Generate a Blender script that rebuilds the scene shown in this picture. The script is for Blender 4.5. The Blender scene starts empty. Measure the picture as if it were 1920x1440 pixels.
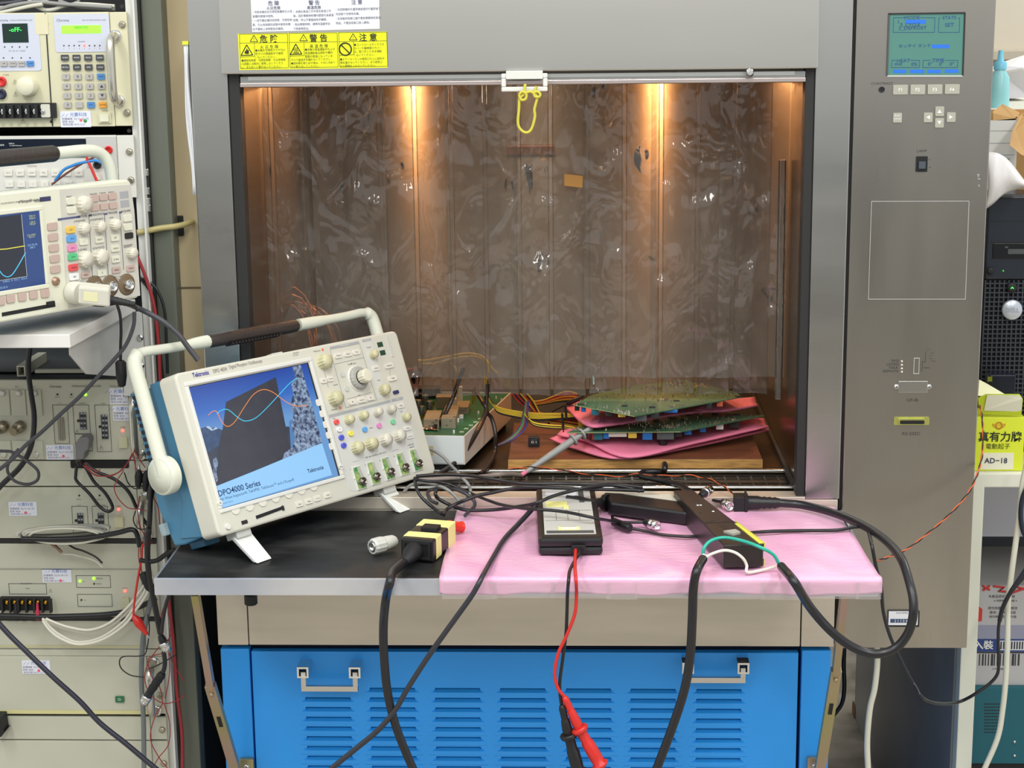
import bpy, bmesh, math, random
from mathutils import Matrix, Vector
random.seed(7)
S = bpy.context.scene
COL = S.collection
V = Vector
# ---------------------------------------------------------------- camera
FPX, PITCH, ROLL, YAW = 3260.5, .2093, -.0115, .0411
CAM = V((0, -2.5844, 1.60))
cp, sp, cy_, sy_, cr, sr = math.cos(PITCH), math.sin(PITCH), math.cos(YAW), math.sin(YAW), math.cos(ROLL), math.sin(ROLL)
RZ = Matrix.Rotation(YAW, 3, 'Z')
_f, _u, _r = RZ @ V((0, cp, -sp)), RZ @ V((0, sp, cp)), RZ @ V((1, 0, 0))
RT, UP, FW = cr*_r + sr*_u, -sr*_r + cr*_u, _f
camd = bpy.data.cameras.new('camera'); camo = bpy.data.objects.new('camera', camd); COL.objects.link(camo)
m = Matrix((RT, UP, -FW)).transposed().to_4x4(); m.translation = CAM; camo.matrix_world = m
camd.sensor_width = 36; camd.lens = FPX/1920*36; camd.clip_start = .05; S.camera = camo
# ---------------------------------------------------------------- light and exposure
S.view_settings.view_transform = 'Standard'; S.view_settings.look = 'None'; S.view_settings.gamma = 1
S.view_settings.use_curve_mapping = False; S.view_settings.exposure = .23
wd = bpy.data.worlds.new('world'); S.world = wd; wd.use_nodes = True
bg = wd.node_tree.nodes['Background']; bg.inputs[0].default_value = (.93, .97, 1, 1); bg.inputs[1].default_value = .72
def area(name, loc, rot, sx, sy, p, col):
    l = bpy.data.lights.new(name, 'AREA'); l.shape = 'RECTANGLE'; l.size = sx; l.size_y = sy; l.energy = p; l.color = col
    o = bpy.data.objects.new(name, l); o.location = loc; o.rotation_euler = rot; COL.objects.link(o); return o
for i, (x, y) in enumerate([(-1.35, -1.5), (.1, -1.5), (1.55, -1.5), (-1.35, -3.3), (.1, -3.3), (1.55, -3.3), (1.9, 1.0)]):
    area('ceiling_lamp', (x, y, 2.95), (0, 0, 0), .3, 1.2, 21, (1, .985, .93))
def pointl(name, loc, p, col, r=.012):
    l = bpy.data.lights.new(name, 'POINT'); l.energy = p; l.color = col; l.shadow_soft_size = r
    o = bpy.data.objects.new(name, l); o.location = loc; COL.objects.link(o); return o
pointl('chamber_lamp', (-.335, .655, 1.500), 4.6, (1, .50, .20))
pointl('chamber_lamp', (.150, .655, 1.500), 5.6, (1, .50, .20))
pointl('chamber_lamp', (-.10, .35, 1.50), 1.2, (1, .80, .62), .05)
# ---------------------------------------------------------------- helpers
def ray(u, v): return FW + RT*((u-960)/FPX) - UP*((v-720)/FPX)
def Y(u, v, y=0.0):
    d = ray(u, v); return CAM + d*((y-CAM.y)/d.y)
def T(u, v, z=.858):
    d = ray(u, v); return CAM + d*((z-CAM.z)/d.z)
def FM(o, ex, n, ez):
    m = Matrix((ex, n, ez)).transposed().to_4x4(); m.translation = o; return m
def onp(F, u, v, ax=1, val=0.0):
    Fi = F.inverted(); c = Fi @ CAM; d = Fi.to_3x3() @ ray(u, v); return c + d*((val-c[ax])/d[ax])
I4 = Matrix.Identity(4)
def lin(c):
    return tuple(((x/255)/12.92 if x/255 <= .04045 else ((x/255+.055)/1.055)**2.4) for x in c)
MATS = {}
def mat(name, c, rough=.5, metal=0.0, var=0.0, vs=8.0, bump=0.0, bs=60.0, stretch=None, emit=0.0, coat=0.0, spec=.5, c2=None, trans=0.0, ior=1.45, rvar=0):
    if name in MATS: return MATS[name]
    m = bpy.data.materials.new(name); m.use_nodes = True; N = m.node_tree.nodes; L = m.node_tree.links
    b = N['Principled BSDF']; l = lin(c); b.inputs['Base Color'].default_value = (*l, 1)
    b.inputs['Roughness'].default_value = rough; b.inputs['Metallic'].default_value = metal
    b.inputs['Specular IOR Level'].default_value = spec; b.inputs['Coat Weight'].default_value = coat
    if trans: b.inputs['Transmission Weight'].default_value = trans; b.inputs['IOR'].default_value = ior
    if emit:
        b.inputs['Emission Color'].default_value = (*l, 1); b.inputs['Emission Strength'].default_value = emit
    if var or bump or c2 or rvar:
        tc = N.new('ShaderNodeTexCoord'); mp = N.new('ShaderNodeMapping'); L.new(tc.outputs['Object'], mp.inputs[0])
        if stretch: mp.inputs['Scale'].default_value = stretch
    if var or c2:
        nz = N.new('ShaderNodeTexNoise'); nz.inputs['Scale'].default_value = vs; nz.inputs['Detail'].default_value = 5
        L.new(mp.outputs[0], nz.inputs['Vector'])
        mx = N.new('ShaderNodeMix'); mx.data_type = 'RGBA'
        k = c2 if c2 else [max(0, x*(1-var)) for x in c]
        mx.inputs[6].default_value = (*l, 1); mx.inputs[7].default_value = (*lin(k), 1)
        rp = N.new('ShaderNodeMapRange'); rp.inputs[1].default_value = .35; rp.inputs[2].default_value = .68
        L.new(nz.outputs[0], rp.inputs[0]); L.new(rp.outputs[0], mx.inputs[0]); L.new(mx.outputs[2], b.inputs['Base Color'])
        if emit: L.new(mx.outputs[2], b.inputs['Emission Color'])
        if rvar:
            r2 = N.new('ShaderNodeMapRange'); r2.inputs[3].default_value = rough; r2.inputs[4].default_value = rough+rvar
            L.new(rp.outputs[0], r2.inputs[0]); L.new(r2.outputs[0], b.inputs['Roughness'])
    if bump:
        n2 = N.new('ShaderNodeTexNoise'); n2.inputs['Scale'].default_value = bs; n2.inputs['Detail'].default_value = 3
        L.new(mp.outputs[0], n2.inputs['Vector']); bp = N.new('ShaderNodeBump'); bp.inputs['Strength'].default_value = bump
        bp.inputs['Distance'].default_value = .002; L.new(n2.outputs[0], bp.inputs['Height']); L.new(bp.outputs[0], b.inputs['Normal'])
    MATS[name] = m; return m
_tc = {}
def glyphs(body, bold=0.0):
    k = (body, bold)
    if k in _tc: return _tc[k]
    c = bpy.data.curves.new('t', 'FONT'); c.body = body; c.resolution_u = 2; c.offset = bold; c.align_x = 'CENTER'; c.align_y = 'CENTER'
    o = bpy.data.objects.new('t', c); COL.objects.link(o); dg = bpy.context.evaluated_depsgraph_get()
    me = bpy.data.meshes.new_from_object(o.evaluated_get(dg))
    r = ([tuple(v.co) for v in me.vertices], [tuple(p.vertices) for p in me.polygons])
    bpy.data.meshes.remove(me); bpy.data.objects.remove(o); bpy.data.curves.remove(c)
    _tc[k] = r; return r
WM = {}
class MB:
    def __init__(s, F=None): s.v = []; s.f = []; s.s = []; s.M = F or I4
    def add(s, vs, fs, smooth=False):
        k = len(s.v); s.v += [s.M @ V(p) for p in vs]; s.f += [tuple(i+k for i in f) for f in fs]; s.s += [smooth]*len(fs); return s
    def box(s, c, d, b=0.0):
        x, y, z = c; a, e, h = d[0]/2, d[1]/2, d[2]/2
        if b <= 0:
            return s.add([(x+i*a, y+j*e, z+k*h) for i in (-1, 1) for j in (-1, 1) for k in (-1, 1)],
                         [(0, 1, 3, 2), (4, 6, 7, 5), (0, 4, 5, 1), (2, 3, 7, 6), (0, 2, 6, 4), (1, 5, 7, 3)])
        bm = bmesh.new(); bmesh.ops.create_cube(bm, size=1)
        bmesh.ops.scale(bm, vec=(2*a, 2*e, 2*h), verts=bm.verts); bmesh.ops.bevel(bm, geom=list(bm.edges), offset=min(b, a*.9, e*.9, h*.9), segments=2, affect='EDGES', profile=.6)
        bm.verts.index_update(); s.add([(v.co.x+x, v.co.y+y, v.co.z+z) for v in bm.verts], [tuple(v.index for v in f.verts) for f in bm.faces], False); bm.free(); return s
    def span(s, x0, x1, y0, y1, z0, z1, b=0.0): return s.box(((x0+x1)/2, (y0+y1)/2, (z0+z1)/2), (abs(x1-x0), abs(y1-y0), abs(z1-z0)), b)
    def prism(s, poly, y0, y1, smooth=False):      # poly in (x,z), extruded along y
        n = len(poly); vs = [(p[0], y0, p[1]) for p in poly]+[(p[0], y1, p[1]) for p in poly]
        s.add(vs, [tuple(range(n))[::-1], tuple(range(n, 2*n))])
        k = len(s.v)-2*n; s.f += [(k+i, k+(i+1) % n, k+n+(i+1) % n, k+n+i) for i in range(n)]; s.s += [smooth]*n; return s
    def prism3(s, A, d):                            # any planar polygon (3D points) pushed along d
        n = len(A); A = [V(p) for p in A]; d = V(d)
        return s.add(A+[p+d for p in A], [tuple(range(n))[::-1], tuple(range(n, 2*n))]+[(i, (i+1) % n, n+(i+1) % n, n+i) for i in range(n)])
    def rrect(s, cx, cz, w, h, r, y0, y1, n=4):
        pts = []; r = min(r, w/2*.99, h/2*.99)
        for qx, qz, a0 in ((1, 1, 0), (-1, 1, 90), (-1, -1, 180), (1, -1, 270)):
            for i in range(n+1):
                a = math.radians(a0+90*i/n); pts.append((cx+qx*(w/2-r)+r*math.cos(a), cz+qz*(h/2-r)+r*math.sin(a)))
        return s.prism(pts, y0, y1)
    def tube(s, pts, r, n=8, cap=True, flat=1.0):
        pts = [V(p) for p in pts]; R = r if isinstance(r, (list, tuple)) else [r]*len(pts); k = len(s.v); ref = None; vs = []; fs = []
        for i, p in enumerate(pts):
            d = (pts[min(i+1, len(pts)-1)]-pts[max(i-1, 0)])
            d = d.normalized() if d.length > 1e-9 else V((0, 0, 1))
            if ref is None: ref = d.orthogonal().normalized()
            ref = (ref - d*ref.dot(d)); ref = ref.normalized() if ref.length > 1e-6 else d.orthogonal().normalized(); b = d.cross(ref)
            for j in range(n):
                a = 2*math.pi*j/n; vs.append(p+(ref*math.cos(a)+b*math.sin(a)*flat)*R[i])
        for i in range(len(pts)-1):
            for j in range(n): fs.append((i*n+j, i*n+(j+1) % n, (i+1)*n+(j+1) % n, (i+1)*n+j))
        s.add(vs, fs, True)
        if cap: s.add(vs[:n], [tuple(range(n))[::-1]]); s.add(vs[-n:], [tuple(range(n))])
        return s
    def lathe(s, prof, p, ax=(0, -1, 0), n=16, smooth=True, ribs=0, rd=.0):  # prof: (radius, height along ax)
        p = V(p); ax = V(ax).normalized(); a = ax.orthogonal().normalized(); b = ax.cross(a); vs = []; fs = []
        for (r, h) in prof:
            for j in range(n):
                t = 2*math.pi*j/n; rr = r-(rd if ribs and j % 2 else 0)*(r > .002); vs.append(p+ax*h+(a*math.cos(t)+b*math.sin(t))*rr)
        for i in range(len(prof)-1):
            for j in range(n): fs.append((i*n+j, i*n+(j+1) % n, (i+1)*n+(j+1) % n, (i+1)*n+j))
        s.add(vs, fs, smooth and not ribs); s.add(vs[:n], [tuple(range(n))[::-1]]); s.add(vs[-n:], [tuple(range(n))]); return s
    def cyl(s, p0, p1, r0, r1=None, n=14): return s.lathe([(r0, 0), (r1 if r1 is not None else r0, (V(p1)-V(p0)).length)], p0, V(p1)-V(p0), n)
    def ball(s, c, r, n=8):
        pr = [(r*math.sin(math.pi*i/n)+1e-5, -r*math.cos(math.pi*i/n)) for i in range(n+1)]; return s.lathe(pr, c, (0, 0, 1), 2*n)
    def sheet(s, fn, nu, nv, th=0.0, smooth=True):   # fn(u,v)->point
        vs = [V(fn(i/nu, j/nv)) for j in range(nv+1) for i in range(nu+1)]; w = nu+1
        fs = [(j*w+i, j*w+i+1, (j+1)*w+i+1, (j+1)*w+i) for j in range(nv) for i in range(nu)]
        return s.add(vs, fs, smooth)
    def text(s, body, x, z, h, y=-.0006, al='C', bold=0.0, rot=0.0, wide=1.0):
        vs, fs = glyphs(body, bold)
        if not vs: return s
        k = h/.72; x0 = min(p[0] for p in vs); x1 = max(p[0] for p in vs); z0 = min(p[1] for p in vs); z1 = max(p[1] for p in vs)
        ox = {'C': (x0+x1)/2, 'L': x0, 'R': x1}[al]; oz = (z0+z1)/2; c, q = math.cos(rot), math.sin(rot)
        out = []
        for a, b, _ in vs:
            a = (a-ox)*k*wide; b = (b-oz)*k; out.append((x+a*c-b*q, y, z+a*q+b*c))
        return s.add(out, fs)
    def frame(s, x0, x1, z0, z1, w, y0, y1):
        s.span(x0, x1, y0, y1, z1-w, z1); s.span(x0, x1, y0, y1, z0, z0+w); s.span(x0, x0+w, y0, y1, z0+w, z1-w); return s.span(x1-w, x1, y0, y1, z0+w, z1-w)
    def build(s, name, m, parent=None, bev=0.0, sub=0, solid=0.0, kind=None):
        M = WM[parent.name] if parent else None
        if M is None:
            xs = [p.x for p in s.v]; ys = [p.y for p in s.v]; zs = [p.z for p in s.v]
            M = Matrix.Translation(((min(xs)+max(xs))/2, (min(ys)+max(ys))/2, min(zs)))
        Mi = M.inverted(); me = bpy.data.meshes.new(name); me.from_pydata([Mi @ p for p in s.v], [], s.f)
        me.polygons.foreach_set('use_smooth', s.s); me.materials.append(m); me.validate(); me.update()
        if not s.s or True:
            bm = bmesh.new(); bm.from_mesh(me)
            if 'text' not in name and 'lettering' not in name and 'curtain' not in name and len(bm.faces) < 60000:
                bmesh.ops.recalc_face_normals(bm, faces=bm.faces)
            bm.to_mesh(me); bm.free()
        o = bpy.data.objects.new(name, me); COL.objects.link(o)
        if parent: o.parent = parent; WM[o.name] = M
        else: o.matrix_world = M; WM[o.name] = M
        if solid: q = o.modifiers.new('s', 'SOLIDIFY'); q.thickness = solid; q.offset = 0
        if bev: q = o.modifiers.new('b', 'BEVEL'); q.width = bev; q.segments = 2; q.limit_method = 'ANGLE'; q.angle_limit = .7
        if kind: o['kind'] = kind
        return o
def thing(name, label, cat, F=None, group=None):
    o = bpy.data.objects.new(name, None); COL.objects.link(o); o.empty_display_size = .05
    if F is None: F = I4
    if not isinstance(F, Matrix): F = Matrix.Translation(F)
    o.matrix_world = F; WM[o.name] = F; o['label'] = label; o['category'] = cat
    if group: o['group'] = group
    return o
def tag(o, label, cat, group=None):
    o['label'] = label; o['category'] = cat
    if group: o['group'] = group
    return o
def lab(o, l): o['label'] = l; return o
def spline(P, k=6):
    P = [V(p) for p in P]
    if len(P) < 3: return P
    Q = [P[0]*2-P[1]]+P+[P[-1]*2-P[-2]]; out = []
    for i in range(1, len(Q)-2):
        a, b, c, d = Q[i-1:i+3]
        for j in range(k):
            t = j/k; out.append(.5*((2*b)+(c-a)*t+(2*a-5*b+4*c-d)*t*t+(-a+3*b-3*c+d)*t**3))
    return out+[P[-1]]
def cable(name, label, cat, P, r, m, group=None, parent=None, k=6, n=8, flat=1.0):
    o = MB().tube(spline(P, k), r, n, True, flat).build(name, m, parent)
    if not parent: tag(o, label, cat, group)
    return o
def px(lst, y): return [Y(u, v, y) for u, v in lst]
def tz(lst, z=.862): return [T(u, v, z) for u, v in lst]
def quadpx(mb, pts, y, th=.0006):                 # thin plate from face-plane pixels
    q = [Y(u, v, y) for u, v in pts]; return mb.prism([(p.x, p.z) for p in q], y-th, y)
# ---------------------------------------------------------------- materials
steel = mat('brushed_stainless', (206, 203, 196), .27, 1, var=.05, vs=1.6, stretch=(1, 1, 6), rvar=.10)
steelv = mat('brushed_stainless_upright', (196, 195, 190), .26, 1, var=.05, vs=1.6, stretch=(1, 1, 6), rvar=.08)
steelc = mat('dulled_stainless_panel', (176, 171, 162), .27, 1, var=.08, vs=2.0, stretch=(5, 5, 1), rvar=.10)
steelw = mat('warm_stainless_skirt', (226, 216, 200), .48, .75, var=.05, vs=3, bump=.03, bs=260, stretch=(1, 1, 8), rvar=.08)
mirror = mat('polished_steel_edge', (205, 208, 212), .16, 1)
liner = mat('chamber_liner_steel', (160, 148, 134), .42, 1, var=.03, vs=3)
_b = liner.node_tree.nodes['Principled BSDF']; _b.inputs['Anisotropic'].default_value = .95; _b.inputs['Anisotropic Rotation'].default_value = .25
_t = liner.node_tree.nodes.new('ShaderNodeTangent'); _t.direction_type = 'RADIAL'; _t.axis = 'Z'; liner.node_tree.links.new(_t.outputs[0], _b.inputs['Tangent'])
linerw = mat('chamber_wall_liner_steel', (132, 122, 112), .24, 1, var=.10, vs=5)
dark = mat('dark_gasket', (34, 34, 34), .6)
blue = mat('bright_blue_paint', (44, 156, 244), .42, 0, bump=.05, bs=500)
bluedk = mat('blue_louver_paint', (40, 130, 205), .5)
gold = mat('yellow_zinc_plate', (176, 168, 112), .35, .75, c2=(188, 160, 150), vs=12)
chrome = mat('chrome', (225, 225, 222), .14, 1)
black = mat('black_plastic', (26, 26, 28), .38)
blackm = mat('matte_black_plastic', (22, 22, 24), .6)
rubber = mat('black_cable_sheath', (30, 30, 33), .32)
rubberg = mat('dark_grey_cable_sheath', (62, 62, 68), .42)
greyc = mat('grey_cable_sheath', (140, 140, 136), .45)
white = mat('white_plastic', (218, 218, 212), .4)
cream = mat('cream_plastic', (210, 208, 194), .42, var=.03, vs=4)
greyp = mat('light_grey_plastic', (200, 200, 194), .42)
grey2 = mat('mid_grey_print', (164, 166, 168), .5)
ivory = mat('aged_ivory_knob', (206, 202, 164), .45, var=.06, vs=30)
ink = mat('dark_print', (54, 54, 58), .6)
paper = mat('white_paper', (222, 224, 228), .7)
red = mat('red_plastic', (206, 44, 38), .35)
redw = mat('dark_red_wire', (150, 40, 44), .4)
yel = mat('yellow_label', (232, 236, 20), .5)
tapey = mat('pale_yellow_tape', (238, 234, 150), .5)
pcb = mat('green_circuit_board', (34, 92, 66), .35, var=.25, vs=18)
tin = mat('solder_tin', (215, 210, 190), .22, 1)
brass = mat('gold_contacts', (196, 150, 50), .25, 1)
copper = mat('copper_orange_wire', (205, 92, 42), .4)
pink = mat('pink_foam_sheet', (232, 180, 206), .30, var=.07, vs=26, bump=.35, bs=150, c2=(228, 168, 204), stretch=(.35, 1, 1))
pinkd = mat('pink_antistatic_foam', (222, 120, 150), .6, bump=.15, bs=300)
rackp = mat('beige_grey_panel', (196, 196, 178), .5, var=.04, vs=3)
rackm = mat('ivory_module_panel', (214, 210, 178), .5, var=.03, vs=4)
greyd = mat('dark_grey_metal', (74, 78, 80), .5)
ledr = mat('red_led', (255, 90, 80), .4, emit=2.5)
ledg = mat('green_led', (150, 255, 60), .4, emit=1.4)
# ================================================================ the setting
def struct(name, mb, m): o = mb.build(name, m); o['kind'] = 'structure'; return o
struct('floor', MB().span(-3.2, 3.2, -4.6, 2.4, -.05, 0), mat('grimy_lab_floor', (196, 188, 174), .55, var=.5, vs=7, c2=(112, 104, 94)))
struct('added_reflection_wall', MB().span(-3.2, 3.2, -4.75, -4.65, 0, 1.20), mat('reflection_wall_dark', (58, 58, 56), .7))  # unseen dark wall added behind the camera to darken the steel's reflections
wallm = mat('cream_wall_paint', (214, 204, 186), .8, var=.04, vs=2)
struct('wall_back', MB().span(-3.2, 3.2, 1.9, 2.0, 0, 3.0), wallm)
struct('trim_1', MB().span(.5, 3.2, 1.84, 1.9, Y(1890, 103, 1.87).z-.012, Y(1890, 103, 1.87).z+.012, .003), mat('cream_trim', (190, 180, 160), .6))
# ================================================================ test chamber
ch = thing('test_chamber', 'large stainless steel test chamber with blue louvered base and side control box', 'test chamber', V((0, .35, 0)))
def box(name, m, x0, x1, y0, y1, z0, z1, b=.0015, parent=None): return MB().span(x0, x1, y0, y1, z0, z1, b).build(name, m, parent or ch)
XL, XO, XP, XI, XC, XR, ZT, ZB = -.576, -.521, .341, .393, .397, .5957, 1.519, .630
box('left_pillar', steelv, XL, XO, 0, .04, .869, 2.0)
box('side_panel', steelv, XL, XL+.012, .04, 1.0, ZB, 2.0)
box('header_panel', steel, XO-.006, XP+.002, -.012, .04, ZT, 2.0, .002)
box('right_pillar', steelv, XP, XI, 0, .04, .869, 2.0)
cb = box('control_box', steelc, XC, XR, -.004, 1.0, ZB, 2.0)
box('seam_strip', dark, XI, XC, .006, .03, ZB, 2.0, 0)
box('skirt_panel', steelw, XL, -.528, 0, .03, ZB, .868, .001)
box('skirt_panel', steelw, -.5265, .3385, .001, .03, ZB, .852, .001)
box('skirt_panel', steelw, .3405, .391, 0, .03, ZB, .868, .001)
box('sill', steelw, XO, XP, -.001, .034, .853, .8725, .001)
box('gasket', dark, XO, XO+.017, .003, .034, .8725, ZT, .002)
box('gasket', dark, XP-.014, XP, .003, .034, .8725, ZT, .002)
# liner
box('liner_back', liner, -.52, .34, .78, .80, .86, 1.58, 0)
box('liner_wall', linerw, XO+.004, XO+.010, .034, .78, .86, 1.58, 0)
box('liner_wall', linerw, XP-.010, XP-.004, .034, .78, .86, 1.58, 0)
box('liner_ceiling', liner, -.52, .34, .04, .80, 1.58, 1.60, 0)
box('liner_floor', mat('brown_steel_floor', (112, 100, 84), .32, 1, var=.2, vs=8), -.52, .34, .150, .80, .858, .874, 0)
box('floor_trough', mat('dark_trough', (60, 52, 44), .5, .6), -.52, .34, .034, .150, .835, .845, 0)
for yy in (.045, .146): MB().tube([(-.52, yy, .875), (.34, yy, .875)], .0035, 10).build('chrome_rod', chrome, ch)
box('corner_seal', dark, XP-.016, XP-.010, .05, .70, .874, .884, .001)
g = MB()
for i in range(41):
    x = -.515+i*.0212; g.span(x, x+.003, .055, .138, .866, .869)
for k, yy in enumerate((.052, .070, .082, .094, .108, .120, .136)):
    g.span(-.517, .335, yy, yy+(.011 if k in (0, 3, 6) else .0035), .8655, .8695)
g.build('air_grille', mat('dull_grille_steel', (96, 90, 80), .35, .9), ch)
for i in range(9):
    x = -.48+i*.095; MB().span(x, x+.05, .075, .118, .846, .848).build('slot_plate', mat('worn_slot_metal', (130, 108, 84), .4, .8, c2=(180, 110, 70), vs=20), ch)
# small back wall fittings behind the curtain
MB().span(Y(950, 273, .77).x, Y(1040, 273, .77).x, .762, .779, Y(990, 290, .77).z, Y(990, 272, .77).z, .002).build('sensor_bar', mat('coppery_bar', (150, 110, 90), .3, .8), ch)
for s, xx in ((-1, XO+.012),):
    MB().box((xx+.008, .60, 1.27), (.015, .003, .42)).build('shelf_rail', liner, ch)
# lamp housings
for x in (-.335, .150): MB().lathe([(.02, 0), (.03, .02), (.03, .05)], (x, .64, 1.525), (0, 0, 1)).build('lamp_housing', greyd, ch)
zt_ = Y(1000, 158, .004).z
MB().span(XO+.018, XP-.014, .004, .030, zt_+.006, ZT-.004, .001).build('door_track', mat('aluminium_track', (176, 178, 176), .34, .9), ch); MB().span(XO+.018, XP-.014, .0, .034, zt_, zt_+.006, .001).build('track_lip', mat('pinkish_track_lip', (206, 192, 188), .3, .8), ch)
MB().span(XO+.03, XP-.03, .002, .006, ZT-.010, ZT-.004, .0005).build('track_bead', mat('bright_bead', (210, 212, 208), .3, .7), ch)
# ---- blue base
box('base_side_panel', blue, XL+.002, XL+.012, .02, 1.0, .02, .622)
box('base_side_panel', blue, .376, .388, .02, 1.0, .02, .622)
box('base_front_panel', blue, XL+.002, -.528, .004, .022, .02, .622, .002)
box('base_front_panel', blue, .3425, .388, .004, .022, .02, .622, .002)
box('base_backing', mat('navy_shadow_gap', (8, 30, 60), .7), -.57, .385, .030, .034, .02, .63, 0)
box('plinth', dark, -.56, .38, .03, 1.0, 0, .02, 0)
LX = [565, 686, 808, 930, 1053, 1174, 1297]; NR = 11; YP = .004; P0 = -.5245; P1 = .3370; ZA = .06; ZZ = .618
zr = [Y(980, 1290.5+18.35*i, YP).z for i in range(NR)]; lh = .0078; pit = zr[0]-zr[1]
cols = [(Y(u, 1330, YP).x, Y(u+101, 1330, YP).x) for u in LX]
p = MB(); q = lambda a, b, c, d: p.add([(a, YP, c), (b, YP, c), (b, YP, d), (a, YP, d)], [(0, 1, 2, 3)])
xs = [P0]
for k, (a, b_) in enumerate(cols):
    a0, b0 = a-.004, b_+.004; q(xs[-1], a0, ZA, ZZ); xs.append(b0); r0 = 1 if k == 0 else 0
    top = zr[r0]+.002; q(a0, b0, top, ZZ); q(a0, b0, ZA, zr[-1]+.002-pit)
    for r in range(r0, NR):
        t = zr[r]+.002; bt = t-pit; zt = zr[r]; zb = zt-lh
        O = [(a0, bt), (b0, bt), (b0, t), (a0, t)]; I = [(a, zb), (b_, zb), (b_-.0075, zt), (a+.0075, zt)]
        p.add([(x, YP, z) for x, z in O+I], [(0, 1, 5, 4), (1, 2, 6, 5), (2, 3, 7, 6), (3, 0, 4, 7)])
q(xs[-1], P1, ZA, ZZ)
for a, b_, c, d in ((P0, P0, ZA, ZZ), (P1, P1, ZA, ZZ)): p.add([(a, YP, c), (a, YP+.014, c), (a, YP+.014, d), (a, YP, d)], [(0, 1, 2, 3)])
p.add([(P0, YP, ZZ), (P1, YP, ZZ), (P1, YP+.014, ZZ), (P0, YP+.014, ZZ)], [(0, 1, 2, 3)])
bp = p.build('louvered_panel', blue, ch)
lm = {}
for k, (a, b_) in enumerate(cols):
    for r in range(1 if k == 0 else 0, NR):
        zt = zr[r]; zb = zt-lh; D = YP+.017
        MB().add([(a, YP, zb), (b_, YP, zb), (b_-.0075, YP, zt), (a+.0075, YP, zt), (b_-.0075, D, zt+.0012), (a+.0075, D, zt+.0012), (a+.006, YP+.002, zb+.001), (b_-.006, YP+.002, zb+.001)],
                 [(0, 1, 7, 6), (6, 7, 4, 5), (0, 6, 5, 3), (1, 2, 4, 7)]).build('louver', blue, bp)
def handle(x0, x1, z0, name='panel_handle', drop=.024):
    zt = z0
    h = MB()
    a = [Y(u, v, -.02) for u, v in ((x0, z0), (x1, z0+drop))]
    l, r, t, bo = a[0].x, a[1].x, a[0].z, a[1].z
    h.span(l, l+.0075, -.026, -.021, bo, t); h.span(r-.0075, r, -.026, -.021, bo, t); h.span(l, r, -.027, -.020, bo, bo+.0085, .0006)
    o = h.build(name, mat('satin_handle_steel', (214, 210, 204), .3, .9), bp)
    for c in (l+.00375, r-.00375):
        MB().frame(c-.009, c+.009, t-.008, t+.010, .003, -.030, YP).build('handle_bracket', chrome, bp)
    return o
handle(565, 672, 1258, drop=36); handle(1285, 1397, 1250, drop=28)
# ---- header stickers
def sticker_face(): return MB()
def st_poly(name, m, pts, y, parent, th=.0005): mb = MB(); quadpx(mb, pts, y, th); return mb.build(name, m, parent)
YH = -.0122
ws = st_poly('paper_notice', paper, [(470, -3), (711, -6), (712, 54), (473, 60)], YH, ch)
ys = st_poly('yellow_warning_label', yel, [(446, 63.5), (725, 59), (727, 127), (449, 131.5)], YH, ch)
tx = MB()
def tpx(mb, body, u, v, hpx, y, al='C', bold=0.0, wide=1.0, s=1240, rot=0.012):
    p_ = Y(u, v, y); return mb.text(body, p_.x, p_.z, hpx/s, y-.0008, al, bold, rot, wide)
inkd = mat('black_ink', (40, 42, 30), .6)
for u, a, b_, L_ in ((480, '危 險', '火災危險', ['・勿將本機在在可燃性氣體和引火性', '　氣體的環境中使用。', '・一定不要在爆炸性物質、可燃性物', '　質、引火性物質的試驗中使用本機', '　也不要將上述物質放近機旁。']),
                     (556, '警 告', '高溫危險', ['・ 本機在高溫工作中或在高溫工作', '　後，因於實驗物和槽內壁面仍為高溫', '　狀態，所以不要直接用手觸摸。', '・取出實驗物時，請等到溫度完全', '　下降後再取出。']),
                     (636, '注 意', '', ['・在控制箱的外蓋和機械室的外蓋卸掉了', '　的狀態下勿使用本機。', '・在排氣的吸氣口邊不要放實驗物和其他', '　物品，不要從吸氣口放入異物。'])):
    dv = -(u-470)*.012; c = u+33
    tpx(tx, a, c, 6+dv, 6.5, YH, bold=.012); 
    if b_: tpx(tx, b_, c, 15+dv, 4.6, YH, bold=.01)
    for i, l in enumerate(L_): tpx(tx, l, u-6, (23 if b_ else 20)+i*(8 if b_ else 8.5)+dv, 3.6, YH, 'L', wide=.92)
tx.build('notice_lettering', mat('grey_print', (92, 94, 120), .6), ws)
fr = MB()
def lnpx(mb, u0, v0, u1, v1, y, w=.0005, th=.0004):
    a, b_ = Y(u0, v0, y), Y(u1, v1, y); d = V((b_.x-a.x, 0, b_.z-a.z)); 
    if d.length < 1e-6: return
    n_ = V((-d.z, 0, d.x)).normalized()*w/2; A = [a+n_, b_+n_, b_-n_, a-n_]; mb.prism([(k.x, k.z) for k in A], y-th, y)
for k in range(3):
    u0 = 449+k*93; dv = -k*1.5; y2 = YH-.0005
    for l in ((u0, 64, u0+90, 63), (u0+90, 63, u0+92, 127), (u0+92, 127, u0+2, 128.5), (u0+2, 128.5, u0, 64), (u0, 81, u0+90, 79.5)): lnpx(fr, l[0], l[1]+dv, l[2], l[3]+dv, y2)
    if k < 2 or 1: lnpx(fr, u0+28, 81+dv, u0+28.5, 105.5+dv, y2); lnpx(fr, u0+1, 107+dv, u0+28.5, 105.5+dv, y2)
    # triangle sign in the heading
    for a, b_ in (((20, 78), (27, 66)), ((27, 66), (34.5, 78)), ((34.5, 78), (20, 78))): lnpx(fr, u0+a[0], a[1]+dv, u0+b_[0], b_[1]+dv, y2, .0009)
    tpx(fr, '!', u0+27.3, 74+dv, 6, y2)
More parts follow.
